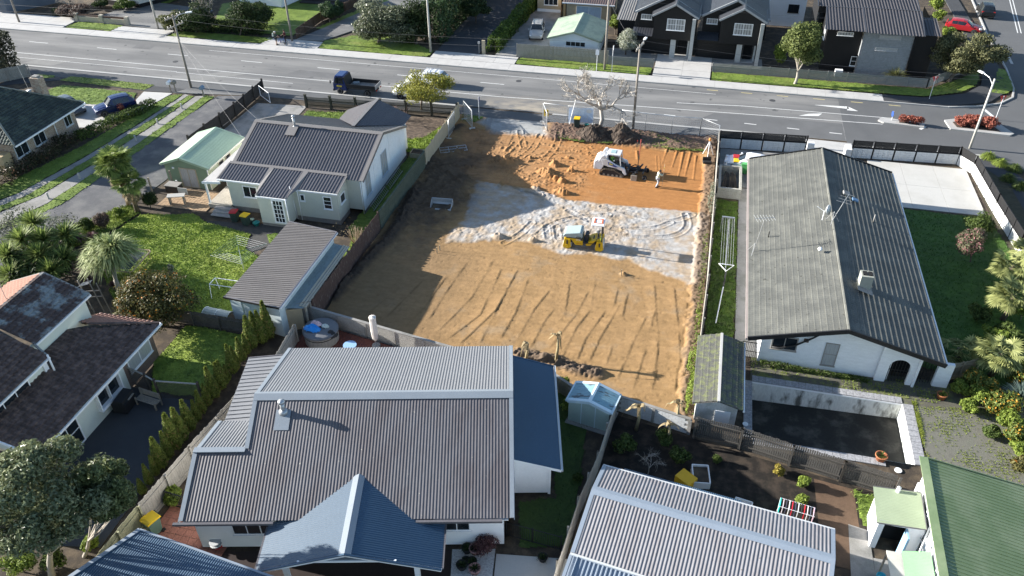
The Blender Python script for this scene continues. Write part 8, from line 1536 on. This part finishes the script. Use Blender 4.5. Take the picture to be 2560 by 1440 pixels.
def sign(name,label,base,h,shape,m,face=0,size=.35):
    p = P(*base);t = thing(name,label,'sign',(p.x,p.y,0),face);MB().tube([(0,0,0),(0,0,h)],.035,8).obj('post',mat('sign_post',(.55,.56,.57),.5,.1),t)
    if shape == 'tri': b = MB().ext([(-size,-.05,h),(size,-.05,h),(0,-.05,h-size*1.75)],(0,-.012,0));c = MB().ext([(-size*.66,-.064,h-.1),(size*.66,-.064,h-.1),(0,-.064,h-size*1.35)],(0,-.008,0));b.obj('face',m,t);c.obj('inner_face',M_white,t)
    elif shape == 'disc': MB().cyl((0,-.05,h-size),(0,-.07,h-size),size,size,18).obj('face',m,t)
    else: MB().box((0,-.06,h-size*.8),(size*1.2,.02,size*1.7)).obj('face',m,t)
    return t
srd = mat('sign_red',(.55,.06,.06),.4,.05);sign('give_way_sign','give way sign on the grass corner',(2322,250),2.6,'tri',srd,R(200));sign('give_way_sign','give way sign on the larger island',(2488,300),2.6,'tri',srd,R(200))
sign('keep_left_sign','blue keep-left sign on the small island',(2228,303),1.1,'disc',mat('sign_blue',(.03,.07,.25),.4,.05),R(-80),.3);sign('parking_sign','slim sign post at the site entry',(1198,299),2.5,'rect',mat('sign_dark',(.03,.05,.15),.4,.05),R(90),.3);sign('bus_sign','white-topped sign post by the paling fence',(1491,179),2.6,'rect',M_white,0,.35);sign('bus_sign','tall pale sign post by the low slat fence',(1529,182),3.2,'rect',M_white,R(90),.3)
t = wthing('banner','pale blue mesh banner with white emblem on the wire fence','banner',(-11.2,75.7,.3));a,b = V((-12.42,75.44,0)),V((-9.95,75.78,0));u = (b-a).normalized();nn = V((u.y,-u.x,0))*.03;g_ = MB();N_ = 16
for i in range(N_):
    for j in range(8):
        f = lambda i,j: a.lerp(b,i/N_)+nn*(1+1.2*math.sin(i*1.9+j)*math.cos(j*1.3))+V((0,0,.35+1.6*j/8))
        g_.quad(f(i,j),f(i+1,j),f(i+1,j+1),f(i,j+1))
g_.obj('cloth',mat('banner_blue',(.55,.66,.82),.6,.15,2,8),t,True);em = MB();c0 = a.lerp(b,.82)+nn*2.6+V((0,0,1.62));em.add([c0+u*.27*math.cos(k*.45)+V((0,0,.22*math.sin(k*.45))) for k in range(14)],[tuple(range(14))]);q = lambda s,z: a.lerp(b,s)+nn*2.6+V((0,0,z));em.tube([q(.74,1.3),q(.79,1.22),q(.78,1.08),q(.73,1.1),q(.74,1.3)],.022,4).tube([q(.79,1.2),q(.77,.85),q(.7,.7)],.025,4).tube([q(.92,.9),q(.98,.7),q(.9,.6)],.03,4).obj('emblem',mat('banner_white',(.6,.63,.66),.6,.05),t)
t = wthing('notice_board','yellow safety notice on the angled fence panel','sign',(-14.5,74.4,1));MB().bx(-14.75,-14.3,74.35,74.38,1.25,1.95).obj('board',mat('notice_yellow',(.7,.5,.03),.5,.05),t);MB().bx(-14.68,-14.38,74.335,74.345,1.6,1.8).obj('print',mat('notice_print',(.1,.06,.03),.6,.1),t)
t = thing('leaning_prop','white pole leaning on the banner panel','pole',(-12.3,75.2,.1));MB().tube([(0,0,0),(.6,0,2.9)],.04,6).obj('rod',M_white,t)
# ================================================================== BINS AND POTS
bdk = mat('bin_green',(.03,.05,.045),.5,.12)
def wbin(label,loc,rz,lid,body=None,z=0,s=1.):
    t = thing('wheelie_bin',label,'bin',(loc[0],loc[1],z),rz,'wheelie bins');t.scale = (s,)*3;v = [(-.24,-.27,.06),(.24,-.27,.06),(.24,.22,.06),(-.24,.22,.06),(-.29,-.34,.95),(.29,-.34,.95),(.29,.3,.95),(-.29,.3,.95)]
    MB().add(v,[(0,3,2,1),(4,5,6,7),(0,1,5,4),(1,2,6,5),(2,3,7,6),(3,0,4,7)]).obj('body',body or bdk,t,bevel=.03);l = MB().ext([(-.31,-.37,.955),(-.31,.36,.955),(-.31,.33,1.03),(-.31,-.2,1.08),(-.31,-.36,1.03)],(.62,0,0)).obj('lid',lid,t,bevel=.02);MB().tube([(-.25,.38,1.0),(.25,.38,1.0)],.02,6).obj('handle',bdk,t)
    for x in (-.28,.28): MB().cyl((x-.03,.24,.1),(x+.03,.24,.1),.1,.1,12).obj('wheel',M_tyre,t)
    return t
ly,lr_,lg = mat('lid_yellow',(.72,.46,.015),.4,.06),mat('lid_red',(.42,.03,.035),.4,.06),mat('lid_green',(.08,.32,.1),.4,.06)
wbin('yellow-lidded bin by the bare street tree',P(1442,322)[:2],0,ly,None,.2);wbin('red-lidded bin beside the cottage steps',P(590,553)[:2],R(10),lr_);wbin('yellow-lidded bin by the cottage back wall',P(618,562)[:2],R(-8),ly);wbin('yellow-lidded bin on the terracotta patio',(-25.0,21.55),R(-20),ly,mat('bin_grey_green',(.10,.16,.12),.5,.1),0,1.15);wbin('yellow-lidded bin behind the block planter',(4.4,69.4),0,ly);wbin('red-lidded bin behind the yellow one by the planter',(4.35,70.2),0,lr_);wbin('green-lidded bin between planter and tiled eave',(5.15,68.9),R(80),lg,lg)
def tub(name,label,loc,r,h,m,cat='bucket',plant=None,z=0):
    t = thing(name,label,cat,(loc[0],loc[1],z));MB().lathe([(r*.72,0),(r*.95,h*.85),(r*1.08,h*.86),(r*1.08,h),(r*.9,h),(r*.86,h*.8),(.01,h*.8)],(0,0,0),18).obj('tub',m,t,True)
    if plant: link('plant',straps('plant',40,r*1.6,.03,.4,plant,(0,0,h*.8),.6),t)
    return t
teal = mat('teal_plastic',(.02,.20,.19),.4,.08);terr = mat('terracotta',(.36,.13,.06),.8,.15);tub('bucket','teal tub by the cottage wall',P(642,563)[:2],.28,.3,teal);tub('bucket','pale green bucket leaning behind the teal tub',P(632,556)[:2],.17,.35,mat('pale_green_plastic',(.35,.45,.38),.5,.1));tub('recycling_crate','dark teal crate beside the street tree bin',P(1466,322)[:2],.22,.32,teal,'crate',None,.2)
tub('plant_pot','terracotta pot on the weedy paving',P(2352,996)[:2],.3,.4,terr,'pot',L_lime);tub('plant_pot','orange terracotta pot on the pool edge',P(2200,1150)[:2],.33,.42,terr,'pot',L_mid)
for u,v,r,m,lb in ((1168,1378,.28,M_plast,'black pot by the villa wall'),(1188,1380,.3,mat('pink_pot',(.35,.2,.19),.7,.1),'pinkish pot beside the purple bush'),(1165,1405,.2,M_plast,'small black pot on the white pebbles'),(1180,1410,.25,M_plast,'black pot with spiky plant on the pebbles'),(1155,1420,.28,M_plast,'large black pot on the pebbles at the bottom'),(1187,1430,.3,MATS['pink_pot'],'pink pot at the bottom edge'),(1357,1400,.25,M_plast,'dark pot on the concrete path')): tub('plant_pot',lb,P(u,v)[:2],r,r*1.2,m,'pot',L_dark)
tub('blue_bucket','bright blue bucket under the awning board',(12.1,27.2),.22,.4,mat('cyan_plastic',(.02,.35,.5),.4,.05));tub('dark_barrel','black rubbish bin in the concrete yard',(12.3,26.1),.3,.6,M_plast,'bin')
t = thing('skid_bucket','grey steel loader bucket lying on the dark soil','bucket',(-20.2,57.0,site_z(-20.2,57.0)),R(4));sg = mat('bucket_steel',(.36,.37,.38),.5,.2);b = MB();b.ext([(-.9,-.55,0),(-.9,.35,0),(-.9,.5,.2),(-.9,.42,.62),(-.9,.36,.62),(-.9,.42,.22),(-.9,.3,.06),(-.9,-.55,.05)],(1.8,0,0));b.obj('shell',sg,t)
for x in (-.92,.9): MB().ext([(x,-.55,0),(x,.4,0),(x,.5,.2),(x,.42,.62),(x,-.1,.35)],(.03,0,0)).obj('side_plate',sg,t)
MB().bx(-.95,.95,-.62,-.53,0,.04).obj('cutting_edge',MATS['worn_steel'],t);MB().bx(-.8,.8,-.4,.25,.06,.12).obj('soil',M_soil,t)
t = thing('fallen_barrier','wire panel frame lying flat on dark soil','fence panel',(-22.3,67.5,site_z(-22.3,67.5)+.1),R(25));b = MB()
for y in (-.55,0,.55): b.tube([(-1.3,y,0),(1.3,y,.05)],.025,6)
for x in (-1.3,-.45,.4,1.3): b.tube([(x,-.55,0),(x,.55,.03)],.025,6)
b.obj('frame',M_galv,t);m_ = MB()
for i in range(18): m_.bar((-1.25+i*.145,-.55,.02),(-1.25+i*.145,.55,.03),.008)
o = m_.obj('mesh',M_galv,t);o['kind'] = 'stuff'
t = thing('survey_tripod','survey laser on white tripod at the site corner','tripod',(1.75,71.0,site_z(1.75,71)));
for a in (.5,2.6,4.7): MB().tube([(.55*math.cos(a),.55*math.sin(a),0),(0,0,1.45)],.035,6).obj('leg',M_white,t)
MB().cyl((0,0,1.42),(0,0,1.52),.1,.1,10).obj('head',M_galv,t);MB().lathe([(.09,0),(.12,.08),(.12,.2),(.06,.28)],(0,0,1.52),12).obj('laser_level',mat('laser_orange',(.55,.22,.05),.5,.05),t,True)
t = thing('tool_case','black open tool case beside the tripod','case',(1.75,69.6,site_z(1.75,69.6)),.2);MB().bx(-.4,.4,-.22,.22,0,.2).obj('case',M_plast,t,bevel=.03);MB().bx(-.4,.4,.22,.28,.15,.5).obj('lid',M_plast,t,bevel=.02)
for u,v,h,lb in ((1592,372,.9,'red-topped survey stake at the cut edge'),(1428,352,.7,'thin stake by the dirt mound'),(1093,635,.55,'pale survey peg on the lower pad'),(1100,628,.5,'second survey peg beside the first'),(1553,692,.6,'survey peg in the gravel edge'),(1712,940,.5,'peg near the right fence bank')): p = P(u,v);t = thing('survey_peg',lb,'peg',(p.x,p.y,site_z(p.x,p.y)-.02),0,'survey pegs');MB().bx(-.03,.03,-.02,.02,0,h).obj('stake',newt,t);MB().bx(-.032,.032,-.022,.022,h-.15,h+.01).obj('painted_tip',mat('peg_red',(.6,.08,.06),.6,.05) if h > .8 else newt,t)
def mound(label,cx,cy,rx,ry,h,seed):
    n = 70;x,y = np.meshgrid(np.linspace(-1.2,1.2,n),np.linspace(-1.2,1.2,n));d = np.hypot(x,y)+(fbm(x*2+seed,y*2,3,seed)-.5)*.5;z = np.clip(1-d,0,1)**.8*h*(1+(fbm(x*4,y*4+seed,4,seed+3)-.5)*1.0)+(np.abs(fbm(x*9,y*9,3,seed+5)-.5)*.9)*(d < 1)*.4;i = np.arange(n*n).reshape(n,n);k = z > .01;ok = k[:-1,:-1] | k[1:,1:];f = np.stack([i[:-1,:-1][ok],i[:-1,1:][ok],i[1:,1:][ok],i[1:,:-1][ok]],1)
    tag(link('dirt_mound',mesh_np('dirt_mound',np.stack([cx+x*rx,cy+y*ry,z+.12],-1).reshape(-1,3),f,mat('topsoil',(.05,.038,.03),.95,.45,2.5,20,.9,25,col2=(.085,.065,.05)))),label,'mound')
mound('left heap of dark topsoil under the bare tree',-9.3,73.2,1.9,1.5,1.15,3);mound('right heap of dark topsoil beside the bare tree',-6.7,73.4,2.1,1.5,1.25,8)
# ================================================================== YARD THINGS
t = thing('rotary_clothesline','white rotary clothesline on the bright lawn','clothesline',(-32.3,44.6,0));MB().tube([(0,0,0),(0,0,1.9)],.03,8).obj('pole',M_galv,t);E4 = [V((2.1*math.cos(a),2.1*math.sin(a),1.95)) for a in (.6,2.17,3.74,5.31)]
for e in E4: MB().tube([(0,0,1.75),e],.016,5).obj('arm',mat('dark_green_arm',(.05,.1,.08),.5,.1),t)
b = MB()
for f in (.45,.58,.72,.86,1.):
    for i in range(4): b.tube([V((0,0,1.75)).lerp(E4[i],f),V((0,0,1.75)).lerp(E4[(i+1) % 4],f)],.007,4)
o = b.obj('lines',M_galv,t);o['kind'] = 'stuff'
p = P(322,675);t = thing('trampoline','rectangular trampoline with black mat on the lawn edge','trampoline',(-41.1,42.8,0),R(5));fr = mat('rusty_frame',(.38,.27,.2),.7,.25);MB().tube([(-1.1,-1.5,.85),(1.1,-1.5,.85),(1.25,-1.35,.85),(1.25,1.35,.85),(1.1,1.5,.85),(-1.1,1.5,.85),(-1.25,1.35,.85),(-1.25,-1.35,.85),(-1.1,-1.5,.85)],.04,8).obj('frame',fr,t);MB().bx(-.9,.9,-1.15,1.15,.84,.855).obj('mat',mat('trampoline_mat',(.02,.03,.04),.8,.1),t);b = MB()
for i in range(16): y = -1.1+i*.147;b.tube([(.9,y,.85),(1.23,y,.85)],.012,4);b.tube([(-.9,y,.85),(-1.23,y,.85)],.012,4)
for i in range(12): x = -.85+i*.155;b.tube([(x,1.15,.85),(x,1.48,.85)],.012,4);b.tube([(x,-1.15,.85),(x,-1.48,.85)],.012,4)
o = b.obj('springs',M_galv,t);o['kind'] = 'stuff'
for x in (-1.0,1.0): MB().tube([(x,-1.4,.85),(x,-1.4,.03),(x,1.4,.03),(x,1.4,.85)],.035,6).obj('leg',fr,t)
t = thing('swing_frame','white metal frame standing on the lawn','frame',(-31.9,41.3,0));MB().tube([(-.9,-.6,0),(-.9,-.4,1.25),(1.2,-.4,1.25),(1.2,-.6,0)],.03,6).tube([(-.9,.6,0),(-.9,.4,1.25),(1.2,.4,1.25),(1.2,.6,0)],.03,6).tube([(-.9,-.4,1.25),(-.9,.4,1.25)],.03,6).obj('frame',M_white,t)
t = thing('grow_tunnel','small plastic grow tunnel behind the long shed','tunnel',(-31.0,38.6,0),R(-4));g_ = MB();
for i in range(6):
    for j in range(8): f = lambda i,j: (-1.0+i*.34,.6*math.cos(math.pi*j/8)*-1,.25+.62*math.sin(math.pi*j/8));g_.quad(f(i,j),f(i+1,j),f(i+1,j+1),f(i,j+1))
g_.obj('cover',mat('milky_plastic',(.52,.52,.48),.35,.12,3,8,alpha=.85),t,True)
for i in (0,3,6): MB().tube([(-1.0+i*.34,-.61*math.cos(math.pi*j/8),.25+.63*math.sin(math.pi*j/8)) for j in range(9)],.018,5).obj('hoop',M_white,t)
t = thing('outdoor_sink','grey bench with upturned board on the brick patio','bench',(-42.9,52.5,0),R(20));MB().box((0,0,.85),(1.5,.5,.06),0,R(8)).obj('top',M_concw,t);MB().box((.5,.5,.95),(.9,.05,.6),R(-20)).obj('board',M_concw,t)
for x in (-.6,.6): MB().bx(x-.06,x+.06,-.2,.2,0,.82).obj('leg',M_wood,t)
t = thing('firewood_box','dark crate against the green garage','crate',(-44.4,54.4,0));MB().bx(-.6,.6,-.4,.4,0,.7).obj('box',M_woodd,t);MB().bx(-.65,.65,-.45,.45,.7,.76).obj('lid',M_concd,t)
for (x,y,h),lb in zip(((-46.3,53.8,1.5),(-44.9,55.0,1.7),(-46.9,51.9,1.2)),('leaning post by the fan palm','taller post near the green garage','short post behind the fan palm')): t = thing('fence_post',lb,'post',(x,y,0));MB().bx(-.06,.06,-.06,.06,0,h).obj('post',M_wood,t)
for i,(u,v) in enumerate(((200,447),(122,497),(340,352),(395,310),(455,272),(510,242))): p = P(u,v);t = thing('bollard','%s short pale bollard on the drive edge from the street' % ordw[5-i if i > 1 else 5-i],'bollard',(p.x,p.y,0),0,'drive bollards');MB().cyl((0,0,0),(0,0,.55),.09,.08,10).obj('post',M_conc,t);MB().cyl((0,0,.55),(0,0,.6),.1,.07,10).obj('cap',M_conc,t)
for u,v,m,lb in ((428,230,M_white,'white letterbox on a post by the concrete drive'),(440,230,M_wood,'timber letterbox beside the white one'),(510,243,mat('blue_grey_box',(.2,.27,.35),.5,.1),'blue-grey letterbox at the gravel drive')): p = P(u,v);t = thing('letterbox',lb,'letterbox',(p.x,p.y,0));MB().bx(-.05,.05,-.05,.05,0,.95).obj('post',M_wood,t);MB().ext([(-.2,-.25,.95),(.2,-.25,.95),(.2,-.25,1.2),(0,-.25,1.36),(-.2,-.25,1.2)],(0,.5,0)).obj('box',m,t)
t = wthing('driveway_gate','white wire gate open at the cottage drive','gate',(-45,73.5));MB().tube([(-46.8,75.2,.2),(-46.8,75.2,1.3),(-44.8,73.6,1.3),(-44.8,73.6,.2),(-46.8,75.2,.2)],.03,6).obj('frame',M_white,t);b = MB()
for i in range(12): q = V((-46.8,75.2,0)).lerp(V((-44.8,73.6,0)),i/12);b.bar(q+V((0,0,.2)),q+V((0,0,1.3)),.01)
o = b.obj('mesh',M_galv,t);o['kind'] = 'stuff'
for (y,L_),lb in zip(((54.9,3.6),(58.8,3.4)),('aluminium ladder lying along the cottage foot, nearer','aluminium ladder lying along the cottage foot, farther')): t = thing('ladder',lb,'ladder',(-25.6,y,.05));[MB().bar((x,0,z),(x,L_,z),.04,.06).obj('rail',M_galv,t) for x,z in ((0,.1),(-.3,.5))];[MB().bar((0,.2+k*.3,.1),(-.3,.2+k*.3,.5),.03).obj('rung',M_galv,t) for k in range(int(L_/.3))]
t = thing('raised_bed','timber raised garden box behind the site fence','planter',(-25.2,65.6,0));[MB().box(c,d).obj('board',newt,t) for c,d in (((-.7,0,.25),(.05,1.0,.5)),((.7,0,.25),(.05,1.0,.5)),((0,-.5,.25),(1.4,.05,.5)),((0,.5,.25),(1.4,.05,.5)))];MB().bx(-.67,.67,-.47,.47,.3,.42).obj('soil',MATS['turf'] if False else M_soil,t)
t = thing('hot_tub','round timber hot tub with grey cover on the deck','hot tub',(-22.75,38.0,.3));n = 30;me = MB().box((1.12,0,.4),(.05,.225,.8)).mesh('stave',greyt)
for i in range(n): link('stave',me,t,rz=2*math.pi*i/n)
MB().lathe([(1.16,0),(1.22,.04),(1.22,.12),(1.05,.17),(.01,.19)],(0,0,.8),36).obj('cover',mat('tub_cover',(.13,.135,.145),.6,.1),t,True);MB().lathe([(1.14,.62),(1.16,.62),(1.16,.68),(1.14,.68)],(0,0,0),30).obj('hoop',M_black,t)
def cloth(name,label,c,r,h,m,seed): n = 24;x,y = np.meshgrid(np.linspace(-1,1,n),np.linspace(-1,1,n));d = np.hypot(x,y);z = h*np.clip(1-d,0,1)**.5*(.6+.8*fbm(x*2.5+seed,y*2.5,3,seed));i = np.arange(n*n).reshape(n,n);ok = (d[:-1,:-1] < 1);f = np.stack([i[:-1,:-1][ok],i[:-1,1:][ok],i[1:,1:][ok],i[1:,:-1][ok]],1);return tag(link(name,mesh_np(name,np.stack([c[0]+x*r[0],c[1]+y*r[1],c[2]+z],-1).reshape(-1,3),f,m,True)),label,'cloth')
cloth('air_bed','bright blue inflatable heaped on the tub cover',(-23.25,37.75,1.27),(.62,.4,0),.42,mat('vinyl_blue',(.02,.22,.6),.35,.1),3);cloth('towel','pinkish towel on the blue inflatable',(-23.1,38.15,1.42),(.4,.25,0),.3,mat('towel_pink',(.5,.38,.42),.9,.3,6,12),5);cloth('towel','pale towel on the tub cover',(-22.5,38.2,1.27),(.3,.2,0),.25,mat('towel_pale',(.5,.55,.5),.9,.2),8);cloth('jacket','black jacket hanging off the tub edge',(-21.85,37.75,1.0),(.4,.4,0),.4,M_plast,9);cloth('dust_sheet','crumpled grey sheet on the dark asphalt yard',(-28.2,23.2,.02),(.6,.45,0),.35,mat('grey_sheet',(.42,.45,.5),.8,.2),11)
p = P(946,866);t = thing('parasol','closed cream parasol standing on the deck','parasol',(p.x,p.y-.3,.3));MB().tube([(0,0,0),(0,0,2.6)],.03,8).obj('pole',M_galv,t);MB().lathe([(.14,.55),(.2,.7),(.24,1.3),(.22,2.2),(.25,2.5),(.04,2.58)],(0,0,0),9).obj('canopy',mat('cream_canvas',(.60,.55,.50),.85,.08),t);MB().cyl((0,0,0),(0,0,.1),.3,.28,14).obj('base',M_concd,t)
p = P(875,866,.8);t = thing('deck_table','small round blue table by the villa ridge','table',(p.x,p.y,.3));MB().cyl((0,0,.6),(0,0,.64),.45,.45,20).obj('top',mat('table_blue',(.25,.4,.6),.4,.05),t);MB().cyl((0,0,0),(0,0,.6),.04,.04,8).obj('leg',M_galv,t)
t = thing('barbecue','dark covered barbecue against the two-storey house','barbecue',(-32.2,29.4,0),R(5));MB().bx(-.45,.45,-.6,.6,.1,.8).obj('cabinet',M_plast,t);MB().ext([(-.4,-.6,.82),(.4,-.6,.82),(.35,-.6,1.05),(-.2,-.6,1.12)],(0,1.2,0)).obj('hood',M_plast,t);MB().bx(-.3,.5,-.1,.5,.8,.84).obj('shelf',M_wood,t)
t = thing('garden_bench','weathered timber bench below the trellis','bench',(-30.9,29.9,0),R(-8));[MB().bx(-.8,.8,-.2+i*.13,-.1+i*.13,.42,.45).obj('seat_slat',M_wood,t) for i in range(4)];[MB().bx(-.8,.8,.3,.33,.55+i*.12,.64+i*.12).obj('back_slat',M_wood,t) for i in range(4)];[MB().bx(x-.04,x+.04,y-.04,y+.04,0,.6 if y < 0 else 1.0).obj('leg',M_wood,t) for x in (-.75,.75) for y in (-.2,.32)]
t = thing('ladder_mast','timber mast frame with aerial beside the two-storey house','mast',(-39.4,37.4,0));[MB().tube([(x,0,0),(x-.25,-.1,h)],.045,6).obj('pole',pw_,t) for x,h in ((-.9,2.9),(0,3.2),(.6,2.9))];[MB().bar((-1.05,-.05,z),(.45,-.05,z+.35),.06).obj('brace',pw_,t) for z in (1.4,1.9)];b = MB();b.bar((-1.1,-.1,2.5),(-.1,-.1,2.9),.03);[b.bar((-1.1+.1*i,-.35,2.5+.04*i),(-1.1+.1*i,.2,2.5+.04*i),.015) for i in range(10)];b.obj('aerial',M_galv,t)
t = thing('lawn_gate','low timber gate at the end of the gravel drive','gate',(-48.9,39.3,0),R(60));[MB().bar((0,0,z),(1.8,0,z),.05,.1).obj('rail',M_wood,t) for z in (.3,.6,.95)];[MB().bx(x-.06,x+.06,-.06,.06,0,1.2).obj('post',M_wood,t) for x in (0,1.8)]
t = thing('hose_reel','grey and red hose reel on the villa corner','hose reel',(-21.2,21.3,0));MB().lathe([(.1,-.12),(.3,-.12),(.3,-.08),(.2,-.06),(.2,.06),(.3,.08),(.3,.12),(.1,.12)],(0,0,.6),16).obj('reel',mat('reel_grey',(.42,.43,.44),.5,.1),t);MB().tube([(.2*math.cos(i*.7),.2*math.sin(i*.7)+.1,.1+.01*i) for i in range(12)],.03,6).obj('hose',mat('hose_red',(.5,.03,.03),.5,.05),t)
t = thing('porch_table','round wicker table under the porch gable','table',FHp(-5.9,22.9)+(0,),0);MB().cyl((0,0,.7),(0,0,.74),.55,.55,24).obj('top',M_lamp,t);MB().lathe([(.45,0),(.58,.65),(.56,.7)],(0,0,0),20).obj('base',M_wood,t)
t = wthing('block_planter','old white block incinerator filled with charred wood','planter',(3.8,66.2));blkw = mat('grimy_block',(.34,.33,.29),.9,.3,2,10,.3);me = MB().bx(.006,.394,-.1,.1,.006,.194).mesh('block',blkw)
for r_ in range(5):
    for i in range(5): link('block',me,t,M=Matrix.Translation((2.85+i*.4,64.0,r_*.2)));link('block',me,t,M=Matrix.Translation((2.85+i*.4,68.2,r_*.2)))
    for j in range(10): link('block',me,t,M=Matrix.Translation((2.95,64.1+j*.4,r_*.2))@RotZ(R(90)));link('block',me,t,M=Matrix.Translation((4.75,64.1+j*.4,r_*.2))@RotZ(R(90)))
for i in range(7): MB().tube([(3.2+.2*i,64.5+.3*(i % 3),.5),(3.5+.12*i,67.2-.2*(i % 4),.8)],.12,7).obj('charred_log',M_soil,t)
t = wthing('folding_clothesline','grey fold-down clothesline over the rough grass','clothesline',(3.8,50));MB().bar((3.3,58.2,1.5),(4.3,58.2,1.5),.14,.1).obj('wall_bar',M_galv,t);MB().tube([(3.75,50.6,1.4),(3.85,58.1,1.4)],.03,6).obj('arm',M_galv,t);b = MB();[b.tube([(3.35+i*.18,51.3,1.5),(3.38+i*.18,58.1,1.5)],.008,4) for i in range(6)];o = b.obj('lines',M_galv,t);o['kind'] = 'stuff';MB().tube([(3.25,51.4,1.5),(4.35,51.4,1.5),(3.8,50.6,1.45),(3.25,51.4,1.5)],.03,6).obj('end_frame',M_white,t);MB().tube([(3.75,49.8,0),(3.8,50.5,1.45)],.06,8).obj('post',M_black,t);MB().tube([(3.4,46,.1),(3.75,49.9,.5)],.04,6).obj('stay',M_white,t);MB().bx(3.3,3.36,58.15,58.25,0,1.5).bx(4.24,4.3,58.15,58.25,0,1.5).obj('back_post',M_galv,t)
def yagi(label,base,h,boom,n,tilt=0,legs=True,dishp=False):
    t = thing('tv_aerial',label,'aerial',base);MB().tube([(0,0,0),(tilt,tilt*.5,h)],.025,6).obj('mast',M_galv,t);d = V((math.cos(boom),math.sin(boom),0));s = V((-d.y,d.x,0));c = V((tilt,tilt*.5,h));b = MB();b.tube([c-d*.7,c+d*.7],.018,5)
    for i in range(n): q = c+d*(-.65+1.3*i/(n-1));b.tube([q-s*(.5-.02*i),q+s*(.5-.02*i)],.009,4)
    b.obj('elements',M_galv,t)
    if legs: [MB().tube([(.5*math.cos(a),.5*math.sin(a),-.05),(0,0,.8)],.014,5).obj('stay',M_galv,t) for a in (.3,2.4,4.5)]
yagi('tall tv aerial at the bungalow left eave',(5.5,51.5,2.75),2.9,.3,7,.35);yagi('panel aerial on the bungalow ridge',(10.8,54.1,4.6),1.8,1.2,4,.6)
t = thing('satellite_dish','white satellite dish near the bungalow ridge','dish',(10.2,54.6,4.3));MB().tube([(0,0,0),(0,0,.8)],.03,6).obj('mast',M_white,t);MB().lathe([(.02,0),(.25,.05),(.4,.15)],(0,0,0),16).obj('dish',M_lamp,t,True).matrix_local = Matrix.Translation((.15,.1,.85))@Matrix.Rotation(R(70),4,'Y')@Matrix.Rotation(R(30),4,'X');MB().tube([(0,0,.75),(-.55,.1,1.05)],.02,5).obj('feed_arm',M_white,t)
t = thing('yellow_crate','yellow plastic crate behind the silver roof','crate',(2.25,31.2,0),R(-35));MB().bx(-.5,.5,-.4,.4,0,.6).obj('box',mat('crate_yellow',(.62,.36,.02),.5,.08),t,bevel=.04)
for (x,y,rz),lb,m in (((3.05,31.7,R(8)),'white framed planter box of dark soil and bottles',M_pvc),((5.3,29.75,R(-10)),'white lidded tub behind the silver roof',M_pvc),((6.4,29.3,R(-8)),'pale green plastic sheet box by the silver roof',mat('mint_plastic',(.42,.68,.45),.5,.05))):
    t = thing('storage_box',lb,'box',(x,y,0),rz);[MB().box(c,d).obj('side',m,t) for c,d in (((-.45,0,.25),(.05,1.3,.5)),((.45,0,.25),(.05,1.3,.5)),((0,-.65,.25),(.9,.05,.5)),((0,.65,.25),(.9,.05,.5)))];MB().bx(-.42,.42,-.62,.62,.3,.34).obj('contents',M_soil if 'soil' in lb else m,t)
t = thing('drying_rack','drying rack hung with red, white and dark clothes','drying rack',(8.05,30.0,0),R(-9));MB().tube([(-.9,-.3,0),(-.9,.3,1.1),(.9,.3,1.1),(.9,-.3,0)],.015,5).tube([(-.9,.3,0),(-.9,-.3,1.1),(.9,-.3,1.1),(.9,.3,0)],.015,5).obj('frame',M_white,t)
for i,c in enumerate(((.02,.4,.35),(.5,.42,.44),(.04,.04,.06),(.6,.6,.6),(.45,.02,.04),(.04,.05,.09),(.5,.5,.5),(.03,.03,.03),(.45,.02,.03),(.55,.5,.5),(.08,.09,.12),(.6,.4,.45))): g_ = tag(MB().box((-.85+i*.155,0,.85),(.05,.62,.55)).obj('garment',mat('garment_%d' % i,c,.9,.1),None,bevel=.02),'%s garment from the teal end of the drying rack' % ordw[i],'garment','clothes on the drying rack');g_.matrix_world = Matrix.Translation((8.05,30.0,0))@RotZ(R(-9))
